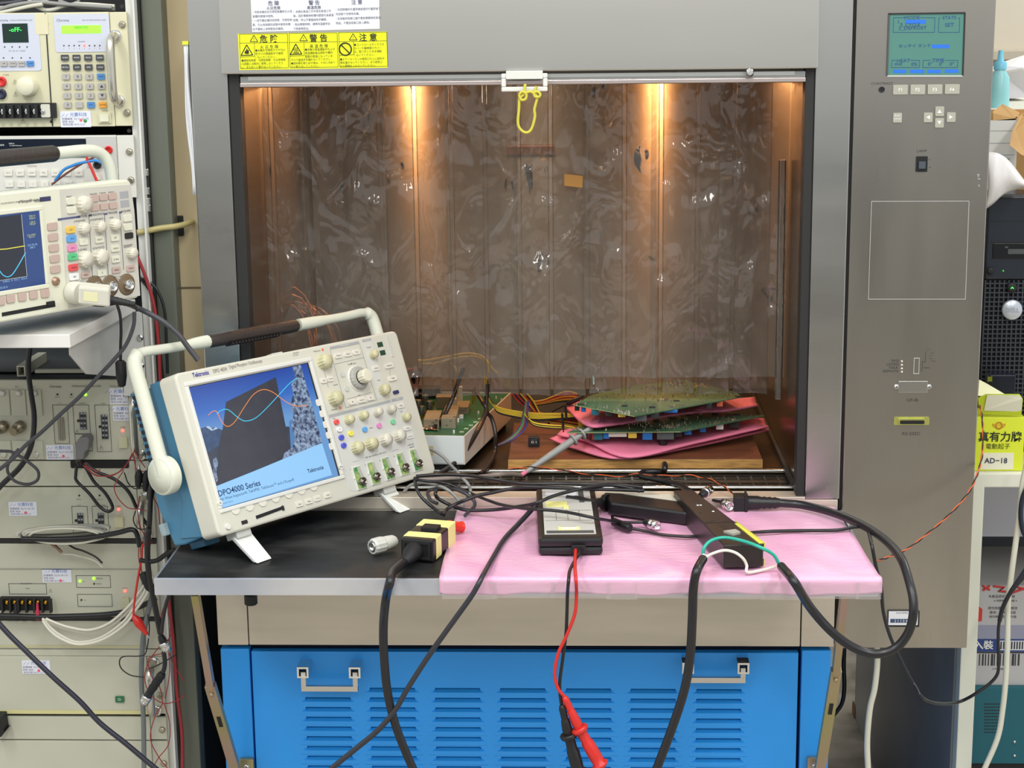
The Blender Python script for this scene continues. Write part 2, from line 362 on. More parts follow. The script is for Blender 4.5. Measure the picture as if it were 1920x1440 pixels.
for a, b_ in (((4, 104), (14.5, 84)), ((14.5, 84), (26, 103)), ((26, 103), (4, 104))):
    lnpx(fr, 448+a[0], a[1], 448+b_[0], b_[1], YH-.0005, .0013); lnpx(fr, 540+a[0], a[1]-1.5, 540+b_[0], b_[1]-1.5, YH-.0005, .0013)
c_ = Y(463, 97.5, YH); fr.prism([(c_.x+x/1240, c_.z+z/1240) for x, z in ((-3.5, -3), (-4, 0), (-2.5, 3), (-1.5, 1), (0, 7), (2, 3), (3, 4.5), (4, 0), (3, -3.5))], YH-.001, YH-.0005)
for k in (-3, 0, 3):
    c_ = Y(555+k, 94, YH); fr.tube([(c_.x, YH-.001, c_.z-.004), (c_.x+.001, YH-.001, c_.z-.001), (c_.x-.001, YH-.001, c_.z+.001), (c_.x, YH-.001, c_.z+.004)], .0005, 4)
lnpx(fr, 549, 99.5, 561, 99.3, YH-.0005, .0009)
c_ = Y(647.5, 92, YH-.001); ring = [c_+V((math.cos(t*.3142)*.0088, 0, math.sin(t*.3142)*.0088)) for t in range(21)]; fr.tube(ring, .0010, 5); fr.tube([c_+V((-.006, 0, .006)), c_+V((.006, 0, -.006))], .0009, 5)
for u, t_, s_ in ((504, '危 険', '火 災 危 険'), (597, '警 告', '高 温 危 険'), (690, '注 意', '')):
    dv = -(u-504)*.016; tpx(fr, t_, u, 72.5+dv, 10.5, YH-.0005, bold=.012)
    if s_: tpx(fr, s_, u+1, 87.5+dv, 5, YH-.0005)
B1 = ['●本機を可燃性ガスや引火', '　性ガスの雰囲気中で使用', '　しないでください。']; B1b = ['●爆発性物質・可燃性物質・引火性物質', '　の試験には絶対に使用しないでくださ', '　い。また近くに置かないでください。']
B2 = ['●本機の高温運転中および', '　高温運転後は試料や槽内', '　壁面が高温になっていま']; B2b = ['　すので直接手を触れないでください。', '●試料等を取り出す時は、十分に冷めて', '　から取り出してください。']
B3 = ['●コントロールボックスの', '　カバーや機械室のカバー', '　は、取り外したまま運転', '　しないでください。']; B3b = ['●エアーカーテンの吸気口の上に試料や', '　物を置かないでください。また吸気口', '　から異物を入れないでください。']
for u, A, Bb, v0 in ((479, B1, B1b, 94.5), (572, B2, B2b, 93), (664, B3, B3b, 84)):
    for i, l in enumerate(A): tpx(fr, l, u, v0+i*6.4, 3.7, YH-.0005, 'L', wide=.9)
    for i, l in enumerate(Bb): tpx(fr, l, u-26, 113.5-(u-479)*.012+i*6.3, 3.7, YH-.0005, 'L', wide=.88)
fr.build('label_lettering', inkd, ys)
# ---- bracket under the header
bk = MB(); a = [Y(u, v, -.02) for u, v in ((940, 138), (1027, 171))]
bk.frame(a[0].x, a[1].x, a[1].z, a[0].z, .0068, -.026, -.018); bk.build('white_bracket', white, ch, bev=.0015)
MB().span(a[0].x+.007, a[1].x-.007, -.028, -.013, a[0].z-.008, a[0].z+.004, .001).build('bracket_hinge', white, ch)
MB().lathe([(.006, 0), (.006, .002), (.003, .004)], Y(1406, 136, -.013), (0, -1, 0), 12).build('screw', chrome, ch)
cable('hanging_cord', 'yellow cord loop tied to the white bracket above the curtain', 'cord', px([(985, 158), (984, 172), (981, 182), (975, 178), (979, 172), (990, 174), (1002, 174), (1009, 180), (1004, 184), (1001, 176), (1008, 160)], -.030)[:1]+px([(984, 163), (983, 175), (978, 181), (974, 186), (973, 205), (971, 228), (974, 240), (983, 248), (992, 247), (998, 238), (1003, 218), (1002, 205), (1007, 185), (1005, 178), (1001, 176), (1006, 162)], -.031), .0021, mat('yellow_green_cord', (206, 196, 70), .7, bump=.3, bs=800))
for nm, P in (('cord_knot', [(974, 176), (980, 172), (987, 177), (985, 186), (977, 187), (974, 180), (974, 176)]), ('cord_knot', [(1001, 173), (1008, 172), (1013, 177), (1010, 182), (1003, 181), (1001, 176)]), ('cord_knot', [(986, 174), (995, 172), (1003, 177)])):
    MB().tube(spline(px(P, -.033)), .0020, 8).build(nm, MATS['yellow_green_cord'], bpy.data.objects['hanging_cord'])
# ---- control box fittings (face at y=-.004)
YC = -.0041
def cpart(name, m, u, v, w, h, d=.002, r=.0, parent=None, y=YC, s=1240):
    p_ = Y(u, v, y); mb = MB()
    (mb.rrect(p_.x, p_.z, w/s, h/s, r, y-d, y+.0005) if r else mb.span(p_.x-w/s/2, p_.x+w/s/2, y-d, y+.0005, p_.z-h/s/2, p_.z+h/s/2)); return mb.build(name, m, parent or ch)
lcd = MB(); 
q4 = [(1668, 27), (1808, 25), (1804, 141), (1664, 141)]
quadpx(lcd, q4, YC, .0008); lcd = lcd.build('lcd_screen', mat('teal_lcd', (70, 118, 108), .5, emit=.22), ch); lab(lcd, 'teal backlit display with blue text')
for a, b_, m_ in (((1666, 26), (1809, 24), dark), ((1809, 24), (1805, 142), dark), ((1667, 26), (1663, 142), greyd), ((1663, 142.5), (1805, 142.5), mat('bright_bevel', (225, 225, 220), .3, .6))):
    mb = MB(); lnpx(mb, *a, *b_, YC-.0008, .0022, .0014); mb.build('screen_bezel', m_, ch)
lt = MB(); yl = YC-.0009; lcdk = mat('lcd_blue_text', (22, 66, 130), .6, emit=.1)
def bxl(u0, v0, u1, v1, gap=None):
    g0, g1 = gap or (0, 0)
    if gap: lnpx(lt, u0, v0, g0, v0, yl); lnpx(lt, g1, v0, u1, v0, yl)
    else: lnpx(lt, u0, v0, u1, v0, yl)
    lnpx(lt, u1, v0, u1-1, v1, yl); lnpx(lt, u1-1, v1, u0-1, v1, yl); lnpx(lt, u0-1, v1, u0, v0, yl)
bxl(1675.5, 33, 1753, 60.5, (1696, 1723)); bxl(1760.5, 33.5, 1799.5, 60.5, (1764, 1796)); bxl(1672.5, 113, 1724.5, 126.5, (1681, 1707)); bxl(1731, 113, 1796, 126.5, (1745, 1773))
for t_, u, v, h, al in (('MODE', 1710, 33, 6, 'C'), ('STATS', 1780, 33, 5.5, 'C'), ('1_', 1692, 41, 6, 'R'), ('2_CYCLE', 1688, 47, 5.5, 'L'), ('3_DEFROST', 1685, 53.5, 6, 'L'), ('SET', 1780, 46.5, 6.5, 'C'),
                        ('セッテイ オンド', 1685, 86.5, 5, 'L'), ('HEAT', 1694, 113.5, 6, 'C'), ('out', 1677, 120, 6.5, 'L'), ('0%', 1720, 120, 6, 'R'), ('TIME', 1759, 113, 6.5, 'C'), ('0°', 1744, 119.5, 6, 'C'), ('0′', 1764, 119.5, 6, 'C'), ("0″", 1785, 119.5, 6, 'C')):
    tpx(lt, t_, u, v, h, yl+.0004, al, s=1240, wide=1.15)
lt.build('screen_text', lcdk, lcd)
for a in ((1697, 37, 1736, 44.5), (1747, 83.5, 1780, 90.5), (1675, 130.5, 1699, 137), (1706.5, 130.5, 1733, 137), (1739, 130.5, 1764, 137), (1771.5, 130, 1797, 136.5)):
    hl = MB(); quadpx(hl, [(a[0], a[1]), (a[2], a[1]), (a[2], a[3]), (a[0], a[3])], yl+.0003, .0004); hl.build('screen_highlight', mat('lcd_blue_block', (28, 96, 190), .6, emit=.35), lcd)
keym = mat('worn_grey_key', (166, 166, 152), .5, bump=.1); wht = mat('white_print', (235, 235, 230), .6)
for i, (t_, u) in enumerate((('F1', 1688), ('F2', 1720.5), ('F3', 1752.7), ('F4', 1785))):
    k = cpart('function_key', keym, u, 168-i*.4, 26, 17, .0025, .001); mb = MB(); tpx(mb, t_, u, 168, 6, YC-.0022, bold=.02, rot=0); mb.build('key_lettering', wht, k)
for t_, u, v in (('▲', 1761.5, 208.5), ('◀', 1740, 220), ('▶', 1783, 219.5), ('▼', 1761, 230)):
    k = cpart('arrow_key', keym, u, v, 15.5, 17, .0025, .001); mb = MB(); tpx(mb, t_, u, v, 6, YC-.0022, rot=0); mb.build('key_lettering', wht, k)
k = cpart('run_stop_key', keym, 1682.5, 220.5, 15.5, 17, .0025, .001); mb = MB(); tpx(mb, 'RUN', 1682.5, 216.5, 3.6, YC-.0022, rot=0); tpx(mb, 'STOP', 1682.5, 223, 3.6, YC-.0022, rot=0); mb.build('key_lettering', wht, k)
MB().lathe([(.0045, -.001), (.0045, .001), (.003, .001), (.003, .0005)], Y(1653, 168, YC), (0, -1, 0)).build('contrast_knob', black, ch)
sw = cpart('lamp_switch', black, 1728, 307.5, 20.5, 28, .002, .0008); cpart('switch_rocker', mat('rocker_grey', (74, 82, 90), .3), 1728, 309, 12, 13, .0055, .0008, parent=sw)
tx = MB()
for t_, u, v, h, al in (('CONTRAST', 1654, 156.5, 4.6, 'C'), ('LAMP', 1728.5, 283, 4.6, 'C'), ('ON', 1742.5, 299, 1.8, 'C'), ('OFF', 1743, 314, 1.8, 'C'), ('SRQ', 1685, 676.5, 4.6, 'R'), ('LISTEN', 1685, 683, 4.6, 'R'), ('TALK', 1684.5, 689.2, 4.6, 'R'), ('REMOTE', 1684, 695.7, 4.6, 'R'),
                        ('GP-IB', 1710.5, 750, 5.6, 'C'), ('RS-232C', 1708.5, 813, 5.8, 'C'), ('8 7 6', 1740, 655.3, 2, 'C'), ('1 1 TALK', 1747, 661.5, 1.6, 'C'), ('0 1 TO', 1745, 666.8, 1.6, 'C'), ('1 0 LO', 1745, 672.2, 1.6, 'C'), ('0 0 SP DLL', 1750, 677, 1.6, 'C'), ('ADDRESS', 1737.5, 689.5, 2, 'C')):
    tpx(tx, t_, u, v, h, YC+.0004, al, wide=1.18 if h > 4 else 1, rot=0)
for i in range(8): tpx(tx, '▪', 1725, 673+i*3.3, 2, YC+.0004, rot=0)
tx.build('panel_lettering', ink, ch)
for l in ((1735.5, 659, 1735, 678.5), (1735, 678.5, 1729.5, 678.5), (1730, 677, 1728.5, 697)): mb = MB(); lnpx(mb, *l, YC, .0006, .0003); mb.build('printed_line', ink, ch)
for v in (677.5, 684.3, 691, 697.3): MB().lathe([(.0017, -.001), (.0015, .0012), (.0006, .0016)], Y(1691, v, YC), (0, -1, 0), 10).build('indicator', mat('indicator_cap', (210, 206, 190), .3), ch)
mb = MB(); a, b_ = Y(1713.5, 671, YC), Y(1723, 701, YC); mb.frame(a.x, b_.x, b_.z, a.z, .0008, YC-.001, YC+.0005); mb.build('dip_switch_cover', MATS['bright_bevel'], ch)
mb = MB(); a, b_ = Y(1684, 714.5, YC), Y(1738.5, 736, YC); mb.span(a.x, b_.x, YC-.0016, YC+.0003, b_.z, a.z, .0006); mb.build('connector_cover', steelv, ch)
for u in (1681, 1742): MB().lathe([(.0045, -.001), (.0042, .001), (.002, .0022)], Y(u, 725.5, YC), (0, -1, 0), 12).build('screw', chrome, ch)
dbz = mat('yellow_zinc_shell', (204, 206, 120), .3, .8)
p_ = Y(1709, 789, YC); con = MB().rrect(p_.x, p_.z, .053, .0125, .002, YC-.0015, YC).build('serial_connector', dbz, ch)
MB().rrect(p_.x, p_.z, .041, .009, .003, YC-.006, YC-.001).build('connector_shell', dbz, con); MB().rrect(p_.x, p_.z-.0008, .037, .0058, .0022, YC-.0063, YC-.005).build('connector_insert', black, con)
mb = MB(); quadpx(mb, [(1634, 377.5), (1817, 377), (1810, 561), (1628, 561)], YC, .0012); pl = mb.build('access_plate', steelc, ch)
for a, b_ in (((1628, 561), (1810, 561)), ((1817, 377), (1810, 561)), ((1634, 377.5), (1817, 377)), ((1634, 377.5), (1628, 561))):
    mb = MB(); lnpx(mb, *a, *b_, YC-.0012, .0008, .0004); mb.build('plate_edge', MATS['bright_bevel'], pl)
for l in ((1832, 328, 1836, 327), (1833, 335, 1838, 336), (1835, 346, 1836, 350), (1835, 328, 1834, 332)):
    mb = MB(); lnpx(mb, *l, YC, .001, .0003); mb.build('scratch', MATS['bright_bevel'], ch)
hm = cpart('hour_meter', black, 1693.5, 1159, 60, 32, .004, .001); mb = MB(); p_ = Y(1693.5, 1159, YC-.004); mb.rrect(p_.x, p_.z, .045, .0225, .001, YC-.0045, YC-.0035); mb.build('meter_face', paper, hm)
mb = MB(); p_ = Y(1689, 1164, YC-.0046); mb.span(p_.x-.016, p_.x+.016, YC-.0049, YC-.0044, p_.z-.003, p_.z+.003); mb.build('meter_window', mat('meter_blue', (60, 76, 112), .4), hm)
mb = MB(); tpx(mb, 'HOUR METER', 1691, 1149, 2.6, YC-.0042, rot=0); mb.build('meter_lettering', ink, hm); mb = MB(); tpx(mb, '2 1 1 5 4', 1689, 1164, 5, YC-.0046, rot=0); mb.build('meter_lettering', wht, hm)
# ---- strip curtain
def pvc():
    m = bpy.data.materials.new('clear_pvc_strip'); m.use_nodes = True; N = m.node_tree.nodes; L = m.node_tree.links; N.clear()
    o = N.new('ShaderNodeOutputMaterial'); tr = N.new('ShaderNodeBsdfTransparent'); tr.inputs[0].default_value = (.77, .75, .71, 1)
    df = N.new('ShaderNodeBsdfDiffuse'); df.inputs[0].default_value = (*lin((178, 171, 160)), 1)
    cn = N.new('ShaderNodeCombineXYZ'); cn.inputs[1].default_value = -1; L.new(cn.outputs[0], df.inputs['Normal'])
    gl = N.new('ShaderNodeBsdfGlossy'); gl.inputs['Roughness'].default_value = .06
    tc = N.new('ShaderNodeTexCoord'); mp = N.new('ShaderNodeMapping'); mp.inputs['Scale'].default_value = (1, 1, .6); L.new(tc.outputs['Object'], mp.inputs[0])
    nz = N.new('ShaderNodeTexNoise'); nz.inputs['Scale'].default_value = 7; nz.inputs['Detail'].default_value = 2; nz.inputs['Distortion'].default_value = 1.2; L.new(mp.outputs[0], nz.inputs['Vector'])
    mr = N.new('ShaderNodeMapRange'); mr.inputs[1].default_value = .3; mr.inputs[2].default_value = .75; mr.inputs[3].default_value = .13; mr.inputs[4].default_value = .24; L.new(nz.outputs[0], mr.inputs[0])
    n2 = N.new('ShaderNodeTexNoise'); n2.inputs['Scale'].default_value = 16; n2.inputs['Detail'].default_value = 2; n2.inputs['Distortion'].default_value = 1.5; L.new(mp.outputs[0], n2.inputs['Vector'])
    bp = N.new('ShaderNodeBump'); bp.inputs['Strength'].default_value = .8; bp.inputs['Distance'].default_value = .010; L.new(n2.outputs[0], bp.inputs['Height']); L.new(bp.outputs[0], gl.inputs['Normal'])
    a = N.new('ShaderNodeMixShader'); L.new(mr.outputs[0], a.inputs[0]); L.new(tr.outputs[0], a.inputs[1]); L.new(df.outputs[0], a.inputs[2])
    fr = N.new('ShaderNodeFresnel'); fr.inputs[0].default_value = 1.62; L.new(bp.outputs[0], fr.inputs['Normal']); b = N.new('ShaderNodeMixShader'); L.new(fr.outputs[0], b.inputs[0]); L.new(a.outputs[0], b.inputs[1]); L.new(gl.outputs[0], b.inputs[2])
    L.new(b.outputs[0], o.inputs[0]); return m
pv = pvc(); YCU = .235
cu = thing('strip_curtain', 'clear plastic strip curtain hanging across the chamber opening', 'curtain', V((-.09, YCU, 1.49)))
MB().span(-.512, .332, YCU-.006, YCU+.02, 1.496, 1.575, .001).build('curtain_rail', mat('aluminium_rail', (150, 150, 146), .3, .9), cu)
MB().span(-.512, .332, YCU-.014, YCU+.02, 1.490, 1.496, .001).build('rail_lip', mat('aluminium_lip', (206, 198, 192), .3, .8), cu)
rnd = random.Random(3)
def strip(x0, x1, zb, y0, seed):
    w = x1-x0; ph = seed*1.7; r2 = random.Random(seed); dents = [(r2.uniform(.1, .9), r2.uniform(1.18, 1.48)-.25*(r2.random() < .25), r2.uniform(.009, .022), r2.choice((-1, 1))*r2.uniform(.003, .009)) for _ in range(9)]
    def fn(u, v):
        z = 1.492-(1.492-zb)*v; x = x0+w*u
        gather = math.exp(-v*16)
        y = y0+.0016*math.sin(u*3.1+ph)*(.4+v)+gather*.0035*math.sin(u*9+ph*3)+.0025*math.sin(v*6+ph)*math.sin(u*3.1)+.0007*math.sin(u*math.pi*2.0+v*4)
        for du, dz, rr, am in dents:
            d2 = ((u-du)*w)**2+((z-dz)*.6)**2; y += am*math.exp(-d2/(rr*rr*.5))
        if v > .999: z += .002*math.sin(u*3)
        return (x, y, z)
    o = MB().sheet(fn, 18, 170).build('pvc_strip', pv, cu)
    if seed < 40:
        for u in (0, 1): MB().tube([V(fn(u, k/12))+V((0, -.0003, 0)) for k in range(13)], .0009, 5).build('strip_edge', pv, cu)
    return o
zA = Y(1000, 742, YCU).z; zB_ = Y(1000, 709, YCU-.02).z
e = [455, 522, 590, 655, 720, 785, 851, 913, 975, 1034, 1101, 1170, 1238, 1306, 1373, 1444]
for i in range(len(e)-1):
    x0 = Y(e[i]+4, 600, YCU).x; x1 = Y(e[i+1]-4, 600, YCU).x; strip(x0, x1, zA+rnd.uniform(-.002, .002), YCU+.004, i+1)
e2 = [470, 600, 725, 848, 970, 1100, 1224, 1350, 1478]
for i in range(len(e2)-1):
    x0 = Y(e2[i]-5, 600, YCU-.02).x; x1 = Y(e2[i+1]+5, 600, YCU-.02).x; strip(x0, min(x1, .330), zB_+rnd.uniform(-.001, .001), YCU-.020-(i % 2)*.005, i+40)
MB().tube([Y(1467, 300, YCU-.03), Y(1463, 540, YCU-.03), Y(1459, 748, YCU-.03)], .006, 12).build('curtain_edge_tube', pv, cu)
mb = MB(); quadpx(mb, [(1058, 326), (1093, 330), (1092, 352), (1058, 348)], YCU-.03, .0006); mb.build('orange_tape', mat('orange_tape', (190, 138, 66), .5), cu)
# ================================================================ fold-down table
TZ = .852
def bar(mb, p0, p1, w, h, b=0.0):
    p0, p1 = V(p0), V(p1); d = (p1-p0); L_ = d.length; d = d.normalized(); x = (V((1, 0, 0))-d*d.x).normalized(); y = d.cross(x)
    o = mb.M; mb.M = FM((p0+p1)/2, x, y, d); mb.box((0, 0, 0), (w, h, L_), b); mb.M = o; return mb
tb = thing('folding_table', 'black-topped fold-down table with bright steel edge fixed to the chamber front', 'table', V((-.09, -.17, .80)))
TLX, TRX, TY = -.585, .397, -.337
MB().span(TLX+.003, TRX-.003, TY+.003, -.003, TZ-.006, TZ, .0015).build('table_top', mat('scuffed_black_top', (20, 20, 21), .42, spec=.35, vs=9, c2=(54, 55, 55), stretch=(1, 2, 1), rvar=.25, bump=.2, bs=30), tb)
edge = mat('bright_edge_steel', (226, 228, 234), .30, .75, c2=(180, 190, 210), vs=5)
MB().span(TLX, TRX, TY-.001, TY+.003, TZ-.0235, TZ+.0005, .0008).build('front_edge', edge, tb)
for x in (TLX, TRX-.003): MB().span(x, x+.003, TY+.003, -.003, TZ-.0235, TZ+.0005, .0008).build('side_edge', edge, tb)
MB().span(TLX+.004, TRX-.004, TY+.004, -.004, TZ-.022, TZ-.0065).build('underframe', greyd, tb)
p_ = T(470, 1116, TZ-.0235); MB().lathe([(.0095, 0), (.0095, .013), (.008, .0145)], Y(470, 1115, -.24), (0, 0, -1), 16).build('rubber_foot', blackm, tb)
for nm, U, V_, W_, bx_ in (('l', (366, 1112), (396, 1290), (447, 1462), (463, 1436)), ('r', (1583, 1112), (1567, 1262), (1534, 1462), (1527, 1434))):
    a, b_, c = Y(*U, -.20), Y(*V_, -.115), Y(*W_, -.028)
    st = bar(MB(), a, b_, .011, .014, .001).build('brace_upper', gold, tb); bar(MB(), b_-(c-b_).normalized()*.008, c, .016, .012, .001).build('brace_lower', gold, tb)
    d = (c-b_).normalized(); m_ = b_+d*.06; bar(MB(), m_+V((0, -.0065, 0)), m_+d*.022+V((0, -.0065, 0)), .006, .002).build('brace_slot', blackm, tb)
    MB().lathe([(.0035, 0), (.0035, .002), (.002, .003)], b_+V((0, -.008, 0))+d*.01, (0, -1, 0), 10).build('rivet', gold, tb)
    k = Y(*bx_, -.004); MB().span(k.x-.011, k.x+.011, -.006, .003, k.z-.03, k.z+.012, .001).build('brace_bracket', gold, tb); MB().lathe([(.0045, 0), (.0042, .002), (.002, .0032)], k+V((0, -.002, 0)), (0, -1, 0), 12).build('screw', chrome, tb)
# ---- pink foam sheet
FZ = TZ+.0055
def foam():
    A = [T(857, 956, FZ), T(824, 1078, FZ)]; 
    def fn(u, v):
        if v < .8:
            t = v/.8; l = A[0].lerp(A[1], t); y = l.y*(1-0)+0; xl = l.x; y = -.004+(TY+.004+.004)*t
            xr = .386+.013*t; x = xl+(xr-xl)*u
            return (x, y-.004*(1-t)*math.sin(u*3.1), FZ-.0015+.0012*math.sin(x*37)*math.sin(y*29+1)+.0008*math.sin(x*90+y*50)-.003*max(0, t-.9)*8*.3)
        t = (v-.8)/.2; a = min(1, t*2.2)*math.pi/2; drop = max(0, t-.45)/.55*(.0175+.0018*math.sin(u*17)+.001*math.sin(u*55)); x = A[1].x+.0005*t+(.401-A[1].x)*u
        return (x, TY-.001-.0045*math.sin(a), FZ-.0025-.0045*(1-math.cos(a))-drop)
    return MB().sheet(fn, 80, 50)
fo = tag(foam().build('foam_sheet', pink, solid=.003), 'pink foam packing sheet lying on the right half of the black table', 'foam sheet')
def film():
    m = bpy.data.materials.new('clear_tape'); m.use_nodes = True; N = m.node_tree.nodes; L = m.node_tree.links; N.clear(); o = N.new('ShaderNodeOutputMaterial')
    t = N.new('ShaderNodeBsdfTransparent'); t.inputs[0].default_value = (.92, .9, .9, 1); g = N.new('ShaderNodeBsdfPrincipled'); g.inputs['Base Color'].default_value = (.75, .7, .72, 1); g.inputs['Roughness'].default_value = .15
    x = N.new('ShaderNodeMixShader'); x.inputs[0].default_value = .22; L.new(t.outputs[0], x.inputs[1]); L.new(g.outputs[0], x.inputs[2]); L.new(x.outputs[0], o.inputs[0]); return m
tape = film(); r2 = random.Random(5); x = -.19
while x < .395:
    w = r2.uniform(.04, .095); w = min(w, .400-x); zt = TZ-.012+r2.uniform(-.001, .001)
    def fn(u, v, x=x, w=w, zt=zt): return (x+w*u, TY-.0085-.0012*math.sin(v*2)+.0006*math.sin(u*7), TZ-.001-(.0235+.001*math.sin(x*60))*v)
    MB().sheet(fn, 6, 4).build('clear_tape', tape, fo); x += w*.93
# ---- table objects ------------------------------------------------
BZ = TZ+.0075
def boxframe(A, B, z=None):       # frame with origin A, x towards B, y horizontally back
    ex = (B-A); ex.z = 0; ex = ex.normalized(); n = V((-ex.y, ex.x, 0)); return FM(A, ex, n, V((0, 0, 1)))
# inline coupler with yellow tape
A, B, C = T(752, 1049, BZ-.004), T(813, 1054, BZ-.004), T(853, 1016, BZ-.004); F = boxframe(A, B); W_ = (B-A).length; D_ = (F.inverted() @ C).y
cpl = thing('inline_coupler', 'black cord coupler wrapped in pale yellow tape beside the oscilloscope', 'cord coupler', F)
MB(F).span(0, W_, 0, D_, 0, .031, .0025).build('body', black, cpl)
for a, b_ in ((.12, .36), (.66, 1.0)): MB(F).span(-.0006, W_+.0006, D_*a, D_*b_, -.0002, .0317, .002).build('tape_band', tapey, cpl)
MB(F).span(W_*.30, W_*.80, D_*.44, D_*.64, .030, .036, .001).build('latch', blackm, cpl)
MB(F).frame(.004, W_-.004, .003, .028, .003, -.002, .001).build('socket_rim', blackm, cpl)
pg = MB(F); pg.tube([(W_*.42, .001, .015), (W_*.42, -.012, .014), (W_*.40, -.026, .010), (W_*.36, -.033, .008)], [.0135, .0125, .009, .0065], 12); pg.build('plug', blackm, cpl)
for k in range(3): MB(F).lathe([(.0085-k*.0008, 0), (.0085-k*.0008, .0016)], (W_*.385-k*.0005, -.022-k*.004, .0105-k*.001), (0, -1, -.3), 12).build('strain_relief', black, cpl)
MB(F).tube(spline([(W_*.6, D_, .016), (W_*.75, D_+.02, .016), (W_*.95, D_+.035, .012)]), [.011]*6+[.008]*6+[.009], 10).build('red_tape', mat('red_tape', (214, 50, 36), .35, bump=.3, bs=120), cpl)
st = F @ V((W_*.36, -.033, .008))
cable('coupler_cord', 'thick black cord hanging from the yellow-taped coupler over the table edge', 'cable', [st, T(737, 1073, BZ+.010), T(731, 1092, BZ+.014)]+px([(724, 1120), (719, 1170), (720, 1230), (727, 1300), (745, 1370), (780, 1455)], -.365), .0062, rubber)
# grey probe adapter
a = T(741, 1014, BZ+.006); b_ = T(700, 1025, BZ+.006); ad = (b_-a).normalized()
ga = thing('bnc_adapter', 'light grey round adapter with BNC end lying left of the coupler', 'adapter', a.copy()-V((0, 0, .01)))
MB().lathe([(.007, 0), (.0095, .004), (.0105, .016), (.0105, .022)], a, ad, 16).build('sleeve', greyp, ga); MB().lathe([(.0112, .022), (.0118, .024), (.0118, .038), (.0105, .042), (.0085, .042), (.0085, .036)], a, ad, 24, ribs=1, rd=.0006).build('knurled_ring', greyp, ga)
MB().lathe([(.0068, .036), (.0068, .043), (.0055, .043), (.0055, .039), (.0018, .039), (.0018, .0425)], a, ad, 14).build('bnc_socket', chrome, ga)
# differential probe box
zt = BZ+.027; q = [T(1010, 917, zt), T(1099, 912, zt), T(1118, 1000, zt), T(1021, 1001, zt)]
ex = (q[2]-q[3]).normalized(); ey = V((-ex.y, ex.x, 0)); F = FM(V((q[3].x, q[3].y, BZ)), ex, ey, V((0, 0, 1))); W_ = (q[2]-q[3]).length; D_ = (q[0]-q[3]).length
dp = thing('probe_interface_box', 'flat black handheld box with silver label standing near the middle of the pink foam', 'probe box', F)
MB(F).span(-.009, W_+.009, -.016, D_+.008, .012, .026, .005).build('upper_shell', black, dp); MB(F).span(-.0085, W_+.0085, -.0155, D_+.008, 0, .0122, .005).build('lower_shell', black, dp)
lb = MB(F).span(0, W_, 0, D_, .0255, .0266, .0004).build('label_plate', mat('silver_label', (196, 196, 190), .45), dp)
MB(F).span(.003, W_-.003, .003, .016, .0266, .0269).build('dark_band', greyd, lb)
MB(F).span(.020, W_-.022, .018, .034, .0267, .0272).build('yellow_sticker', tapey, lb); MB(F).span(.024, W_-.026, .021, .031, .0272, .0275).build('sticker_panel', paper, lb)
MB(F).span(.004, .036, D_*.58, D_*.70, .0267, .0272).build('yellow_sticker', tapey, lb); MB(F).span(.005, .052, D_*.84, D_*.95, .0267, .0272).build('white_sticker', paper, lb)
MB(F).span(W_-.018, W_-.010, D_*.68, D_*.97, .0266, .0269).build('dark_band', greyd, lb); MB(F).span(.030, .038, D_*.53, D_*.58, .0266, .029, .0006).build('slide_switch', tapey, lb)
ly = MB(F)
for y0 in (D_*.28, D_*.50): ly.span(.002, W_-.002, y0, y0+.0006, .0266, .0269)
for i, x in enumerate((.018, .035, .052)): ly.span(x, x+.0005, D_*.28, D_*.5, .0266, .0269)
ly.build('printed_lines', ink, lb)
G = F @ Matrix.Translation((0, 0, .0277)) @ Matrix.Rotation(-math.pi/2, 4, 'X'); G = FM(F @ V((0, 0, .0277)), ex, V((0, 0, -1)), ey)
ly = MB(G); ly.text('HIGH VOLTAGE', W_/2-.002, .0325, .0022, 0); ly.text('DIFFERENTIAL PROBE', W_/2, D_-.003, .0026, .0009); ly.text('CAUTION', .020, D_*.67, .002, .0004)
for i in range(3): ly.text('~ ~ ~ ~ ~ ~ ~', W_/2-.002, .0285-i*.0028, .0012, -.0001)
ly.build('label_lettering', ink, lb)
for k in range(3): MB(F).span(.036-k*.001+.003, .058+k*.001-.003, -.0185-k*.0022, -.0168-k*.0022, .006, .016, .0006).build('strain_relief', blackm, dp)
r0 = F @ V((.043, -.019, .010)); r1 = F @ V((.052, -.019, .010))
PR = [r0, T(1078, 1062, BZ+.012), T(1080, 1088, BZ+.006)]+px([(1081, 1112), (1078, 1150), (1063, 1190), (1047, 1225), (1040, 1262), (1046, 1290), (1058, 1306)], -.362)
PB = [r1, T(1070, 1066, BZ+.010), T(1066, 1090, BZ+.006)]+px([(1064, 1115), (1063, 1150), (1061, 1190), (1056, 1230), (1050, 1275), (1050, 1300), (1053, 1322)], -.360)
def lead(name, lbl, P, ends, m, dk):
    t = thing(name, lbl, 'test lead', P[0].copy()); MB().tube(spline(P), .0024, 8).build('lead_wire', m, t)
    a, d0, e_ = [Y(*k, -.362) for k in ends]; u = (d0-a).normalized(); L1 = (d0-a).length; w = (e_-d0).normalized(); L2 = (e_-d0).length
    MB().lathe([(.0028, 0), (.0042, .002)]+[(.0045+(i % 2)*.0008, .004+i*.0025) for i in range(8)]+[(.0062, L1*.55), (.0072, L1*.8), (.0062, L1)], a, u, 14).build('boot', m, t)
    MB().lathe([(.011, 0), (.0125, .002), (.0115, .006), (.008, .008)], d0-w*.002, w, 18).build('finger_guard', m, t)
    MB().lathe([(.0072, 0), (.0072, .015), (.0088, .019), (.0092, L2*.75), (.0085, L2*.92), (.0118, L2*.97), (.0122, L2), (.008, L2+.004)], d0+w*.005, w, 16).build('grip', m, t); return t
